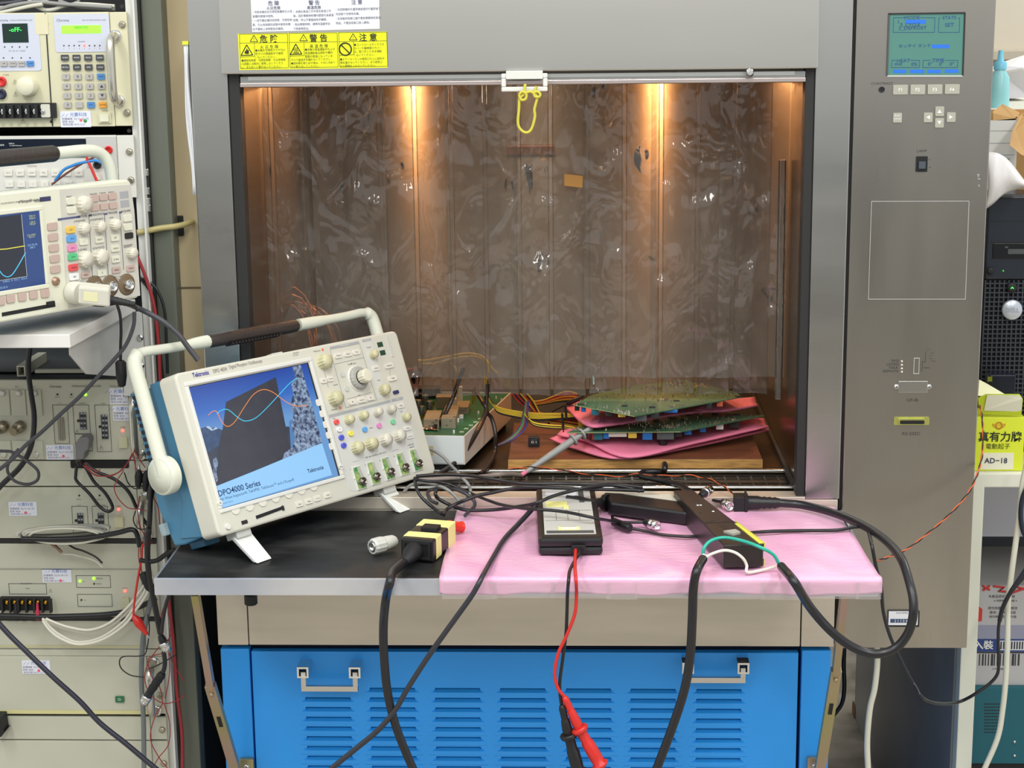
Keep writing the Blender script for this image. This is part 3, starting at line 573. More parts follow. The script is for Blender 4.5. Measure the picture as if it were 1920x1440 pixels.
lead('test_lead', 'red test lead with plunger clip hanging in front of the louvered panel', PR, ((1058, 1306), (1086, 1366), (1122, 1428)), red, 0)
lead('test_lead', 'black test lead with plunger clip hanging left of the red one', PB, ((1053, 1322), (1066, 1378), (1083, 1440)), black, 0)
# black probe pod
zt = BZ+.022; a, b_, c, d = T(1143, 941, zt), T(1288, 960, zt), T(1288, 931, zt), T(1131, 922, zt)
pd = thing('probe_pod', 'long black rounded pod with cream top label running up to the black strip box', 'probe pod', V((a.x, a.y, BZ)))
MB().prism3([a, b_, c, d], (0, 0, -.021)).build('pod_body', black, pd, bev=.004)
MB().prism3([T(1169, 926, zt+.0006), T(1236, 928, zt+.0006), T(1238, 925.5, zt+.0006), T(1257, 926.5, zt+.0006), T(1270, 939, zt+.0006)], (0, 0, -.001)).build('cream_label', cream, pd)
ax = (b_-a).normalized(); o_ = (a+d)/2+V((0, 0, -.009))
MB().tube([o_+ax*.002, o_-ax*.006], [.013, .012], 12).build('end_collar', black, pd); MB().tube(spline([o_-ax*.006, T(1110, 944, zt), T(1082, 938, zt+.002), T(1062, 935, zt+.003)]), [.0068]*14+[.0056]*5, 10).build('bend_relief', blackm, pd)
# long strip box
zt = BZ+.0335; a, b_, c, d = T(1357, 1022, zt), T(1432, 1019, zt), T(1299, 918, zt), T(1263, 919, zt)
sb = thing('strip_box', 'long black box with yellow tape on its side lying diagonally across the pink foam', 'power strip', V((a.x, a.y, BZ)))
MB().prism3([a, b_, c, d], (0, 0, -.033)).build('housing', mat('brown_black_plastic', (44, 38, 36), .36), sb, bev=.0015)
def on(s_, t_): return (d.lerp(a, t_)).lerp(c.lerp(b_, t_), s_)
MB().prism3([on(.03, .62), on(.97, .62), on(.97, .63), on(.03, .63)], (0, 0, .0007)).build('seam_line', dark, sb)
MB().prism3([on(.30, .80), on(.68, .78), on(.72, .83), on(.46, .86)], (0, 0, .003)).build('grey_switch', mat('grey_switch', (166, 166, 156), .4), sb)
for s_, t_ in ((.45, .25), (.22, .45), (.72, .42), (.40, .30), (.52, .30), (.35, .60), (.88, .56)): MB().lathe([(.0028, 0), (.0022, .0008)], on(s_, t_), (0, 0, 1), 10).build('screw_hole', chrome if (s_, t_) in ((.4, .3), (.52, .3), (.72, .42)) else dark, sb)
tl = MB(); P3 = [on(.38, .68), on(.62, .68), on(.5, .73)]
for i in range(3): tl.tube([P3[i], P3[(i+1) % 3]], .0005, 4)
tl.build('embossed_mark', black, sb)
sd = (b_-c).normalized(); nn = V((sd.y, -sd.x, 0)); nn = nn if nn.x > 0 else -nn
ytape = mat('yellow_green_tape', (216, 214, 84), .45)
o1 = c.lerp(b_, .62)+nn*.0008; o2 = b_+nn*.0008
MB().prism3([o1+V((0, 0, .001)), o2+V((0, 0, .001)), o2+V((0, 0, -.012)), o1+V((0, 0, -.008))], nn*.001).build('side_tape', ytape, sb)
MB().prism3([on(.90, .66), on(1, .66), on(1, 1), on(.88, 1)], (0, 0, .001)).build('side_tape', ytape, sb)
MB().prism3([b_+nn*.0008-sd*.012+V((0, 0, -.022)), b_+nn*.0008+V((0, 0, -.022)), b_+nn*.0008+V((0, 0, -.032)), b_+nn*.0008-sd*.012+V((0, 0, -.032))], nn*.001).build('side_tape', ytape, sb)
# stripped cords
def stripped(name, lbl, P, m=rubber, r=.0062, grp=None):
    o = cable(name, lbl, 'cable', P, r, m, grp, k=8, n=12); d = (P[0]-P[1]).normalized()
    MB().lathe([(.0048, -.001), (.0052, .006), (.0040, .010)], P[0], d, 12, ribs=1, rd=.001).build('frayed_filler', mat('white_filler', (220, 215, 205), .8), o); return o
s1 = stripped('mains_cord', 'thick black mains cord with stripped end hanging in front of the louvers', [T(1318, 1048, BZ+.020), T(1306, 1072, BZ+.016)]+px([(1300, 1104), (1298, 1160), (1294, 1230), (1284, 1290), (1262, 1360), (1228, 1450)], -.365))
P = [T(1465, 1062, BZ+.010), T(1490, 1092, BZ+.012)]+px([(1520, 1140), (1560, 1185), (1600, 1214), (1640, 1226), (1678, 1216), (1704, 1184), (1713, 1140)], -.365)+[Y(1706, 1095, -.345), Y(1685, 1040, -.29), T(1640, 998, BZ+.008), T(1575, 966, BZ+.008), T(1510, 948, BZ+.008), T(1462, 943, BZ+.010)]
s2 = stripped('plug_cord', 'thick black cord looping off the right end of the table to its plug', P)
e0 = P[-1]; dd = (T(1385, 942, BZ+.010)-e0).normalized()
MB().lathe([(.0068, 0)]+[(.0075+(i % 2)*.0012+i*.0002, .003+i*.004) for i in range(7)]+[(.0105, .033), (.0105, .050), (.012, .052)], e0, dd, 14).build('bend_relief', black, s2)
F2 = boxframe(e0+dd*.066-V((0, 0, .010)), e0+dd*.050-V((0, 0, .010))); MB(F2).span(-.004, .018, -.013, .013, -.001, .022, .0015).build('plug_body', blackm, s2); MB(F2).span(.013, .016, -.015, .015, -.002, .026, .0005).build('plug_flange', blackm, s2)
cable('green_wire', 'green insulated wire arching over the end of the strip box', 'wire', [T(1318, 1044, BZ+.018), T(1320, 1028, BZ+.030), T(1333, 1014, BZ+.038), T(1358, 1008, BZ+.040), T(1392, 1014, BZ+.040), T(1425, 1026, BZ+.038), T(1450, 1040, BZ+.026), T(1462, 1060, BZ+.010)], .0024, mat('teal_green_wire', (42, 172, 150), .35))
cable('white_wire', 'white insulated wire arching across the front of the strip box', 'wire', [T(1322, 1046, BZ+.020), T(1336, 1038, BZ+.026), T(1358, 1032, BZ+.030), T(1378, 1036, BZ+.028), T(1393, 1047, BZ+.020), T(1400, 1060, BZ+.010), T(1401, 1073, BZ+.002), T(1425, 1070, BZ), T(1455, 1062, BZ+.006)], .0021, mat('white_wire', (226, 222, 208), .4))
def bnc(name, lbl, p0, p1, cab=None, m=rubber, rc=.0024):
    d = (p1-p0).normalized(); t = thing(name, lbl, 'BNC cable' if cab else 'connector', p0.copy())
    MB().lathe([(.0045, 0), (.0062, .006), (.0062, .012)], p0, d, 14).build('rubber_boot', m, t)
    MB().lathe([(.0068, .011), (.0078, .0115), (.0078, .016), (.0068, .0165), (.0072, .018), (.0072, .026), (.0058, .026), (.0058, .018), (.002, .018), (.002, .024)], p0, d, 18).build('silver_shell', chrome, t)
    for s_ in (0, 1): q = d.cross(V((0, 0, 1))).normalized()*(.0072 if s_ else -.0072); MB().ball(p0+d*.022+q, .0014, 5).build('lug', chrome, t)
    if cab: MB().tube(spline(cab+[p0+d*.001]), rc, 8).build('coax', m, t)
    return t
bnc('bnc_cable', 'black coax ending in a silver BNC plug lying before the black pod', T(1209, 979, BZ+.008), T(1240, 988, BZ+.008), [T(776, 899, .90), T(800, 902, .90), T(830, 905, .895), T(850, 911, .89), T(872, 920, .885), T(897, 931, .88), T(935, 945, .885), T(972, 952, .892), T(1004, 955, .898), T(1035, 957, .898), T(1066, 961, .898), T(1100, 968, .898), T(1129, 974, .890), T(1165, 979, BZ+.010)])
bnc('bnc_plug', 'silver BNC plug standing behind the strip box by the chrome sill rod', T(1313, 930, .884), T(1333, 916, .890), [T(1290, 950, .87), T(1300, 940, .878)])
bnc('bnc_plug', 'silver BNC plug lying beside the mains plug on the pink foam', T(1354, 941, BZ+.008), T(1376, 953, BZ+.008), [T(1315, 930, BZ+.006), T(1335, 937, BZ+.008)])
def cb_(name, lbl, P, r=.0026, m=rubber, **k): return cable(name, lbl, 'cable', P, r, m, **k)
cb_('black_cable', 'black cable lying highest along the sill toward the black pod', [T(780, 893, .905), T(822, 890, .905), T(872, 891, .905), T(910, 896, .905), T(947, 902, .903), T(985, 907, .902), T(1044, 907, .902), T(1100, 908, .90), T(1160, 909, .90), T(1205, 914, .895)], .0028)
cb_('black_cable', 'black cable from the red taped end of the coupler across the probe box', [T(832, 966, .868), T(838, 955, .872), T(855, 945, .878), T(872, 938, .885), T(897, 929, .89), T(922, 924, .892), T(955, 917, .895), T(988, 913, .90), T(1050, 915, .902), T(1100, 917, .902), T(1150, 918, .900), T(1207, 920, .895)], .0028)
cb_('black_cable', 'black cable curving low in front of the sill and up over the black pod', [T(818, 921, .89), T(816, 926, .888), T(822, 935, .880), T(840, 945, .872), T(855, 951, .87), T(872, 956, .868), T(897, 957, .868), T(935, 955, .872), T(972, 950, .88), T(1004, 944, .895), T(1035, 931, .902), T(1070, 921, .905), T(1105, 913, .908), T(1144, 910, .905), T(1176, 914, .90), T(1200, 921, .895)], .0028)
cb_('black_cable', 'long black cable running from the foam down across the blue louvers', [T(1006, 945, .886), T(993, 960, .878), T(970, 985, .868), T(945, 1012, BZ+.003), T(925, 1045, BZ+.003), T(905, 1080, BZ+.004)]+px([(885, 1116), (850, 1165), (805, 1228), (765, 1290), (742, 1330), (710, 1368), (672, 1400), (620, 1442)], -.37), .0038, mat('grey_black_cable', (46, 46, 52), .35))
cb_('black_cable', 'thin black cable dropping behind the oscilloscope foot to the red tape', [T(778, 896, .90), T(780, 912, .895), T(787, 928, .885), T(800, 942, .875), T(815, 954, .868), T(828, 964, .866)], .0026)
cb_('black_cable', 'flat black lead crossing the foam and off its right edge to the floor', [T(1400, 1000, BZ+.012), T(1420, 998, BZ+.004), T(1455, 996, BZ+.003), T(1510, 995, BZ+.003), T(1570, 994, BZ+.003), T(1605, 988, BZ+.004), T(1625, 992, BZ+.003)]+px([(1634, 1020), (1642, 1060), (1652, 1100), (1656, 1145), (1668, 1190), (1690, 1240), (1712, 1280), (1738, 1314)], -.22)+px([(1790, 1318), (1830, 1300), (1868, 1268), (1872, 1230), (1873, 1170), (1890, 1120), (1925, 1075)], .05), .0026)
cb_('pod_lead', 'black lead with ferrite block lying on the foam under the black pod', [T(1148, 968, BZ+.002), T(1152, 982, BZ+.004), T(1180, 990, BZ+.005), T(1210, 996, BZ+.003), T(1245, 1003, BZ+.002), T(1290, 1006, BZ+.002), T(1320, 1004, BZ+.002)], .0024)
MB().tube([T(1150, 978, BZ+.006), T(1152, 979, BZ+.006), T(1180, 990, BZ+.006), T(1182, 991, BZ+.006)], [.005, .0068, .0068, .005], 8).build('ferrite', black, bpy.data.objects['pod_lead'])
cb_('grey_cable', 'light grey cable curling around beside the oscilloscope foot', [T(758, 921, .875), T(768, 911, .885), T(781, 906, .89), T(797, 905, .89), T(816, 909, .89), T(835, 916, .888), T(850, 927, .88), T(862, 940, .872), T(868, 950, .868)], .0026, greyc)
cb_('grey_cable', 'light grey cable falling from the white box over the sill rod', [Y(784, 836, .14), Y(806, 842, .13), Y(828, 854, .12), Y(846, 873, .11), T(858, 885, .90), T(868, 897, .90), T(877, 907, .895), T(882, 919, .885), T(879, 929, .88), T(869, 938, .874)], .0026, greyc)
cb_('grey_cable', 'dark grey cable coiled between coupler and pink foam', [T(820, 944, .868), T(808, 938, .87), T(802, 924, .876), T(812, 917, .88), T(840, 914, .885), T(870, 924, .885), T(888, 938, .875), T(889, 950, .868), T(878, 960, .866), T(872, 967, .866)], .0028, rubberg)
# probe lying on the boards
pr_ = thing('scope_probe', 'grey oscilloscope probe with finger rings reaching in to the green circuit board', 'probe', Y(985, 886, .13))
a, b_ = Y(986, 885, .13), Y(1122, 793, .20); d = (b_-a).normalized(); L_ = (b_-a).length; pg_ = mat('probe_grey', (150, 150, 148), .45)
MB().lathe([(.0035, 0)]+[(.0042+(i % 2)*.0007, .004+i*.004) for i in range(6)]+[(.0056, L_*.30), (.0062, L_*.5), (.0058, L_*.66), (.0050, L_*.70), (.0042, L_*.86), (.0025, L_*.98), (.0012, L_)], a, d, 12).build('probe_barrel', pg_, pr_)
for t_ in (.64, .76): MB().lathe([(.0100, 0), (.0105, .0015), (.0100, .003)], a+d*L_*t_, d, 16).build('finger_ring', pg_, pr_)
MB().tube([a-d*.010, a+d*.001], .0037, 8).build('pink_band', pinkd, pr_)
MB().tube(spline([a-d*.010, T(940, 889, .895), T(900, 894, .888), T(860, 896, .886), T(820, 898, .886), T(785, 900, .886)]), .0034, 8).build('probe_cable', mat('taupe_cable', (132, 122, 116), .45), pr_)
MB().tube(spline([b_-d*.004, b_+V((.008, 0, .006)), b_+V((.004, 0, -.010)), b_+V((-.006, 0, -.004))]), .0009, 6).build('hook_wire', mat('purple_wire', (80, 50, 90), .4), pr_)
# ================================================================ oscilloscope on the table
def sframe(o, ya, ti, ro):
    c, s = math.cos(ya), math.sin(ya); ex = V((c, s, 0)); b = V((-s, c, 0)); Z = V((0, 0, 1))
    ez = math.cos(ti)*Z+math.sin(ti)*b; n = math.cos(ti)*b-math.sin(ti)*Z
    return FM(V(o), math.cos(ro)*ex+math.sin(ro)*ez, n, -math.sin(ro)*ex+math.cos(ro)*ez)
SF = sframe((-.5032, -.2847, .895), .95, .354, -.017); SW, SH = .4627, .236
def emis(name, c, e=.75, c2=None, vs=20, rough=.18):
    m = mat(name, c, rough, emit=min(1, e*1.35), c2=c2, vs=vs); b = m.node_tree.nodes['Principled BSDF']
    for l in list(b.inputs['Base Color'].links): m.node_tree.links.remove(l)
    b.inputs['Base Color'].default_value = (.02, .02, .024, 1); return m
def scope_tools(F, root, keycol):
    def L(u, v, y=0.0): p = onp(F, u, v, 1, y); return p.x, p.z
    def plate(name, m, pts, y=0.0, th=.0004, parent=None): return MB(F).prism([L(u, v, y) for u, v in pts], y-th, y+.0002).build(name, m, parent or root)
    def txt(mb, body, u, v, h, y=0.0, al='C', bold=0.0, wide=1.0, rot=0.0): x, z = L(u, v, y); mb.text(body, x, z, h, y-.0005, al, bold, rot, wide)
    def btn(name, m, u, v, w, h, d=.0018, r=.0015, t='', parent=None):
        x, z = L(u, v); rim = .0005
        o = MB(F).rrect(x, z, w, h, r, -d, .0005).build(name, m, parent or root, bev=.0004)
        if t: mb = MB(F); mb.text(t, x, z, min(.0022, w*1.1/max(3, len(t))), -d-.0003); mb.build('key_lettering', ink, o)
        return o
    def knob(name, m, u, v, r, h, ribs=1, skirt=None):
        x, z = L(u, v); p = F @ V((x, 0, z)); n = -(F.to_3x3() @ V((0, 1, 0)))
        o = MB().lathe([(r*1.04, -.0005), (r*1.04, h*.12), (r, h*.18), (r*.97, h*.86), (r*.84, h), (r*.3, h*1.01)], p, n, 28, ribs=ribs, rd=r*.07).build(name, m, root)
        MB().lathe([(r*.80, h*.9), (r*.80, h*1.015), (r*.2, h*1.02)], p, n, 20).build('knob_cap', m, o); return o
    return L, plate, txt, btn, knob
def u4(x, y): return (x/7.68+570, y/7.68+620)
def u5(x, y): return (x/7.58+580, y/7.58+770)
def u1(x, y): return (x/2.8233+230, y/2.8233+570)
def u2(x, y): return (x/6+280, y/6+840)
def u3(x, y): return (x/6.546+440, y/6.546+860)
osc = thing('oscilloscope', 'cream and blue digital oscilloscope tilted back on its front feet on the black table', 'oscilloscope', SF)
L, plate, txt, btn, knob = scope_tools(SF, osc, greyp)
MB(SF).rrect(SW/2, SH/2, SW, SH, .009, 0, .038, 5).build('front_bezel', cream, osc, bev=.003)
tekb = mat('teal_blue_plastic', (66, 122, 154), .45)
pr = [(.036, .006), (.036, SH-.004), (.050, SH-.002), (.100, SH-.012), (.108, SH-.030), (.112, .125), (.121, .066), (.108, .004), (.085, .002)]
MB(SF).prism3([(.006, y, z) for y, z in pr], (SW-.012, 0, 0)).build('rear_case', tekb, osc, bev=.003)
MB(SF).prism3([(.004, .040, .234), (.004, .062, .234), (.004, .062, .06), (.004, .088, .012), (.004, .040, .006)], (.004, 0, 0)).build('side_rib', tekb, osc, bev=.001)
for i in range(12):
    z = .224-i*.0102; y = .1065+i*.0004
    MB(SF).span(.0045, .02, y-.010, y+.001, z-.0026, z+.0026).build('vent_slot', mat('deep_blue_slot', (14, 34, 58), .7), osc)
    MB(SF).span(.0048, .012, y-.002, y+.004, z+.003, z+.0072, .0006).build('vent_rib', tekb, osc)
for x in (.03, SW-.05): MB(SF).span(x, x+.03, .072, .104, -.008, .006, .002).build('rear_foot', tekb, osc)
MB(SF).span(-.004, .006, .108, .118, .022, .040, .002).build('cord_wrap_foot', mat('pale_blue_grey', (150, 166, 172), .5), osc)
# front feet
for x0 in (.034, .341):
    x1 = x0+.034
    MB(SF).span(x0+.002, x1-.004, .006, .030, -.010, .004, .002).build('foot_hinge', greyp, osc)
    top = [V((x0, .012, -.006)), V((x1, .012, -.006)), V((x1, .020, -.006)), V((x0, .020, -.006))]
    ln = [SF @ p for p in top]
    # leg reaches down to the table top
    dz = (SF.to_3x3() @ V((.002, -.025, -.038))).normalized(); bot = []
    for p in ln: t = (TZ+.0008-p.z)/dz.z; bot.append(p+dz*t)
    c = sum(bot, V())/4; bot = [c+(b_-c)*.86 for b_ in bot]
    MB().add(ln+bot, [(0, 1, 2, 3), (7, 6, 5, 4), (0, 4, 5, 1), (1, 5, 6, 2), (2, 6, 7, 3), (3, 7, 4, 0)]).build('tilt_foot', mat('white_foot', (224, 226, 222), .4), osc, bev=.0015)
# handle
hp = mat('cream_handle', (214, 216, 200), .4); hx0, hx1 = -.016, SW+.016
left = spline([(hx0, .059, .104), (hx0, .0585, .16), (hx0, .058, .22), (hx0, .058, .262), (hx0+.006, .058, .276), (hx0+.022, .058, .281), (.06, .059, .280), (.128, .060, .280)], 5)
right = spline([(hx1, .059, .104), (hx1, .0585, .16), (hx1, .058, .22), (hx1, .058, .262), (hx1-.006, .058, .276), (hx1-.022, .058, .281), (.42, .059, .280), (.315, .060, .280)], 5)
for P in (left, right):
    n_ = len(P); R = [.0105 if i < n_*.62 else .0072 for i in range(n_)]; R[-1] = .0095; R[-2] = .0095; R[-3] = .0088
    MB(SF).tube([SF.inverted() @ (SF @ V(p)) for p in P], R, 12).build('handle_arm', hp, osc)
gp = MB(SF); gp.lathe([(.0088, 0), (.0100, .004), (.0103, .03), (.0100, .15), (.0100, .178), (.0088, .184)], (.126, .060, .280), (1, 0, 0), 16); gp.build('handle_grip', mat('dark_brown_grip', (52, 44, 42), .4, bump=.4, bs=300), osc)
for i in range(16): MB(SF).span(.165+i*.0065, .1685+i*.0065, .050, .066, .268, .2708).build('grip_rib', blackm, osc)
for x, d in ((hx0, -1), (hx1, 1)):
    h_ = MB(SF).lathe([(.027, -.008), (.0275, 0), (.0272, .007), (.0255, .009), (.002, .0092)], (x, .059, .104), (d, 0, 0), 32).build('handle_hub', hp, osc)
    MB(SF).lathe([(.0232, .009), (.0232, .0098), (.002, .0099)], (x, .059, .104), (d, 0, 0), 32).build('hub_cap', hp, h_)
MB(SF).span(.20, .222, .012, .026, SH-.001, SH+.003, .001).build('top_catch', greyp, osc)
# screen and its raised surround
sc4 = [(352, 727), (562, 683), (620, 890), (415, 952)]
fx0, fz1 = L(343, 717); fx1, fz0 = .262, .031
MB(SF).frame(.012, .263, .031, .221, .006, -.0022, .001).build('screen_surround', white, osc, bev=.0012)
sx0, sx1, sz0, sz1 = .0185, .2515, .0375, .2125
MB(SF).span(sx0-.0012, sx1+.0035, -.0004, .001, sz0-.0012, sz1+.0012).build('screen_border', dark, osc)
sky = bpy.data.materials.new('screen_sky'); sky.use_nodes = True; N = sky.node_tree.nodes; LK = sky.node_tree.links; b = N['Principled BSDF']
tc = N.new('ShaderNodeTexCoord'); sp_ = N.new('ShaderNodeSeparateXYZ'); LK.new(tc.outputs['Object'], sp_.inputs[0]); mr = N.new('ShaderNodeMapRange'); mr.inputs[1].default_value = .140; mr.inputs[2].default_value = .218; LK.new(sp_.outputs[2], mr.inputs[0])
cr_ = N.new('ShaderNodeValToRGB'); cr_.color_ramp.elements[0].color = (*lin((108, 158, 212)), 1); cr_.color_ramp.elements[1].color = (*lin((22, 62, 158)), 1)
el = cr_.color_ramp.elements.new(.45); el.color = (*lin((52, 108, 196)), 1); LK.new(mr.outputs[0], cr_.inputs[0]); b.inputs['Base Color'].default_value = (.02, .02, .024, 1); LK.new(cr_.outputs[0], b.inputs['Emission Color']); b.inputs['Emission Strength'].default_value = .8; b.inputs['Roughness'].default_value = .15
scr = MB(SF).span(sx0, sx1, -.0007, .0006, sz0, sz1).build('screen_display', sky, osc)
def sp(name, m, pts, y): return MB(SF).prism([(min(max(a, sx0), sx1), min(max(b_, sz0), sz1)) for a, b_ in [L(u, v, 0) for u, v in pts]], y-.0002, y).build(name, m, scr)
sp('screen_ground', emis('screen_slate', (78, 88, 108), .35, (58, 66, 88), 30), [(371, 805), (380, 803), (389, 800), (397, 805), (404, 801), (414, 806), (540, 800), (600, 826), (603.6, 832), (403.6, 912), (400, 905)], -.0008)
sp('screen_mountain', emis('screen_mountain_blue', (70, 104, 150), .4, (50, 76, 120), 90), [(371, 805), (378, 803), (389, 799), (394, 804), (403, 801), (415, 808), (409, 836), (384, 850)], -.0010)
sp('screen_snow', emis('screen_snow_white', (190, 214, 236), .55), [(385, 801), (389, 799), (393, 801), (398, 806), (403, 801), (408, 804), (402, 806), (396, 808)], -.0012)
sp('screen_lake', emis('screen_lake_blue', (86, 140, 200), .5), [(541, 790), (580, 770), (600, 826), (545, 846)], -.0010)
sp('screen_dark_panel', emis('screen_dark_grey', (72, 72, 84), .35, (60, 62, 76), 40), [(423, 754), (516, 707.5), (543, 843), (530, 862), (404, 911), (413, 832)], -.0013)
spk = emis('screen_speckle', (30, 48, 88), .5, (176, 200, 232), 230)
sp('screen_trees', spk, [(547, 688), (562, 683), (602.5, 828), (590, 837), (566, 846), (556, 858), (528, 864), (532, 850), (548, 838), (552, 820), (545, 800), (549, 780), (543, 757), (549, 740), (545, 722), (552, 706)], -.0015)
sp('screen_twigs', spk, [(398, 862), (404, 858), (408, 868), (404, 884), (407, 900), (404, 906), (399, 888)], -.0015)
sp('screen_light_band', emis('screen_pale_blue', (146, 200, 244), .66), [(403.6, 912), (470, 886), (602, 831), (621, 891), (415, 953)], -.0017)
wv = {'orange': (emis('wave_orange', (236, 138, 60), .8), [(389, 779), (394, 774), (400, 771), (406, 774), (410, 784), (418, 796), (426.6, 800), (439, 791), (457, 763), (474, 740), (492, 731), (510, 736), (527.5, 749), (545, 759.5), (560, 762), (575, 761)]),
      'cyan': (emis('wave_cyan', (64, 206, 240), .8), [(405, 777), (413, 770), (423, 768), (431, 772), (439, 779), (450, 787), (460, 790), (478, 784), (499, 765), (524, 738), (542, 719), (556, 709)])}
for k, (m_, P) in wv.items(): MB(SF).tube(spline([(L(u, v)[0], -.0020, L(u, v)[1]) for u, v in P], 5), .0005, 6).build('screen_trace', m_, scr)
tx = MB(SF); txt(tx, 'DPO4000 Series', 409, 926, .0086, -.0017, 'L', .015); txt(tx, 'with Wave Inspector®, TekVPI®, TekSecure™ and e*Scope®', 409.5, 938.5, .0042, -.0017, 'L'); tx.build('screen_lettering', mat('screen_ink', (22, 50, 96), .5, emit=.1), scr); tx = MB(SF); txt(tx, 'Tektronix', 576, 884, .0060, -.0017, 'L', .02); tx.build('screen_lettering', MATS['screen_ink'], scr); tx = MB(SF); txt(tx, '© Copyright Tektronix', 413, 946, .0018, -.0017, 'L')
tx.build('screen_lettering', mat('screen_ink', (22, 50, 96), .5, emit=.1), scr)
tx = MB(SF); txt(tx, 'Tektronix', 360.5, 704, .0066, 0, 'L', .02, .82); tx.build('brand_lettering', mat('brand_blue', (58, 56, 150), .5), osc)
tx = MB(SF); txt(tx, 'DPO 4034', 399.5, 696.3, .0056, 0, 'L', .008, .78); txt(tx, 'Digital Phosphor Oscilloscope', 429.5, 689.3, .0052, 0, 'L', 0, .74); tx.build('model_lettering', mat('warm_grey_print', (140, 132, 130), .5), osc); tx = MB(SF); txt(tx, '350 MHz', 549, 662.5, .0024, 0, 'L'); txt(tx, '2.5 GS/s', 549, 666.5, .0024, 0, 'L'); tx.build('model_lettering', mat('warm_grey_print', (140, 132, 130), .5), osc)
# bezel keys
skey = mat('off_white_key', (222, 218, 206), .45)
for u, v in ((441.7, 958), (467.5, 951.7), (491.9, 943.3), (516.4, 935.6), (540.8, 928), (564.5, 921), (587.4, 914)):
    x, z = L(u, v); w = .0075
    MB(SF).prism([(x-w, z+.0035), (x+w, z+.0035), (x+w, z-.001), (x+w*.5, z-.0045), (x, z-.0052), (x-w*.5, z-.0045), (x-w, z-.001)], -.0014, .0005).build('soft_key', skey, osc, bev=.0004)
for u, v in ((597, 755), (604, 776), (610.5, 796), (616, 816), (621.5, 837)): btn('soft_key', skey, u, v, .0115, .0105, .0014, .003)
for (x, y), w, t in (((790, 560), .0135, 'Save'), ((905, 525), .0135, 'Menu'), ((1010, 490), .0125, 'Save/Recall'), ((1135, 450), .0125, 'Utility')): btn('menu_key', skey, *u3(x, y), w, .0078, t=t)
a = L(*u3(262, 722)); b_ = L(*u3(600, 605)); MB(SF).prism([(a[0], a[1]+.0025), (b_[0], b_[1]+.0030), (b_[0], b_[1]-.0015), (a[0], a[1]-.0025)], -.0006, .001).build('card_slot', blackm, osc)
btn('card_eject', dark, *u3(590, 607), .0045, .0075, .0012, .0015)
btn('usb_port', dark, *u3(120, 780), .0115, .0055, .0006, .0004); btn('power_button', white, *u2(878, 886), .0085, .0085, .003, .004); btn('print_key', white, *u2(785, 622), .0085, .0085, .003, .004, '⎙'); btn('menu_off_key', white, *u3(1293, 103), .009, .009, .003, .0045, 'Menu')
# control area prints
lgp = mat('pale_grey_print', (206, 206, 200), .5)
plate('section_field', lgp, [u4(x, y) for x, y in ((365, 1255), (1248, 1030), (1260, 1025), (1430, 985))]+[u5(x, y) for x, y in ((1625, 800), (1600, 845), (640, 1150), (560, 1120))], th=.0003)
for nm, P, t in (('section_header', ((370, 235), (785, 150), (797, 188), (380, 268)), 'Wave Inspector'), ('section_header', ((358, 1212), (1238, 998), (1250, 1032), (366, 1258)), 'Vertical'), ('section_header', ((1258, 988), (1418, 948), (1430, 990), (1266, 1027)), 'Trigger'), ('section_header', ((838, 132), (962, 106), (970, 140), (846, 166)), 'Horizontal')):
    o = plate(nm, grey2, [u4(x, y) for x, y in P], -.0003, .0003); mb = MB(SF); cx = sum(p[0] for p in P)/4; cy2 = sum(p[1] for p in P)/4; txt(mb, t, *u4(cx, cy2), .0022, -.0006); mb.build('header_lettering', wht, o)
plate('column_field', lgp, [u4(x, y) for x, y in ((846, 166), (970, 140), (1185, 950), (1060, 985))], -.0001, .0003)
ln = MB(SF)
def sl(P, w=.0004):
    Q = [L(*p) for p in P]
    for (a, b_), (c, d) in zip(Q, Q[1:]): ln.tube([(a, -.0003, b_), (c, -.0003, d)], w, 4)
sl([u4(370, 268), u4(600, 1110), u4(1045, 1000), u4(797, 188)]); sl([u4(440, 480), u4(862, 385)]); sl([u4(620, 985), u4(975, 885)]); sl([u4(285, 570), u4(350, 820)]); sl([u4(1232, 560), u4(1236, 640)])
sl([u5(620, 728), u5(705, 706)]); sl([u5(1165, 578), u5(1265, 548)])
ln.build('printed_line', grey2, osc)
for t, p, h in (('Multipurpose', u4(185, 295), .002), ('Intensity', u4(455, 780), .002), ('Multipurpose', u4(440, 1135), .002), ('Pan ◉ Zoom', u4(690, 475), .0024), ('Position', u4(930, 240), .002), ('Scale', u4(1077, 715), .002), ('Mark', u4(795, 930), .002), ('Level', u4(1397, 1165), .002), ('Coarse', u4(385, 520), .0018),
                ('Math', u5(350, 112), .0018), ('Menu', u5(875, 243), .0022), ('1 MΩ, 15pF  50Ω 5Vrms  300 V CAT II', u5(940, 632), .0022), ('1', u5(585, 835), .003), ('2', u5(793, 772), .003), ('3', u5(1000, 710), .003), ('4', u5(1203, 650), .003), ('1 MΩ 13pF', u5(1440, 485), .0022), ('Aux In', u5(1455, 515), .0028)):
    tx = MB(SF); txt(tx, t, *p, h, -.0003); tx.build('panel_lettering', ink, osc)
orm = mat('orange_print', (226, 110, 60), .5)
for p in (u4(268, 275), u4(520, 1113)): btn('orange_mark', orm, *p, .004, .0045, .0004, .002)
knob('multipurpose_knob', ivory, *u4(265, 452), .0115, .014); knob('multipurpose_knob', ivory, *u4(425, 985), .0115, .014)
x, z = L(*u4(770, 690)); wr = MB(SF).lathe([(.0205, -.0005), (.0205, .001), (.0195, .002)], (x, 0, z), (0, -1, 0), 32).build('wheel_seat', white, osc)
MB(SF).lathe([(.0185, .001), (.0185, .005), (.0165, .008), (.011, .009)], (x, 0, z), (0, -1, 0), 40, ribs=1, rd=.0006).build('pan_wheel', mat('grey_wheel', (164, 164, 156), .45), osc)
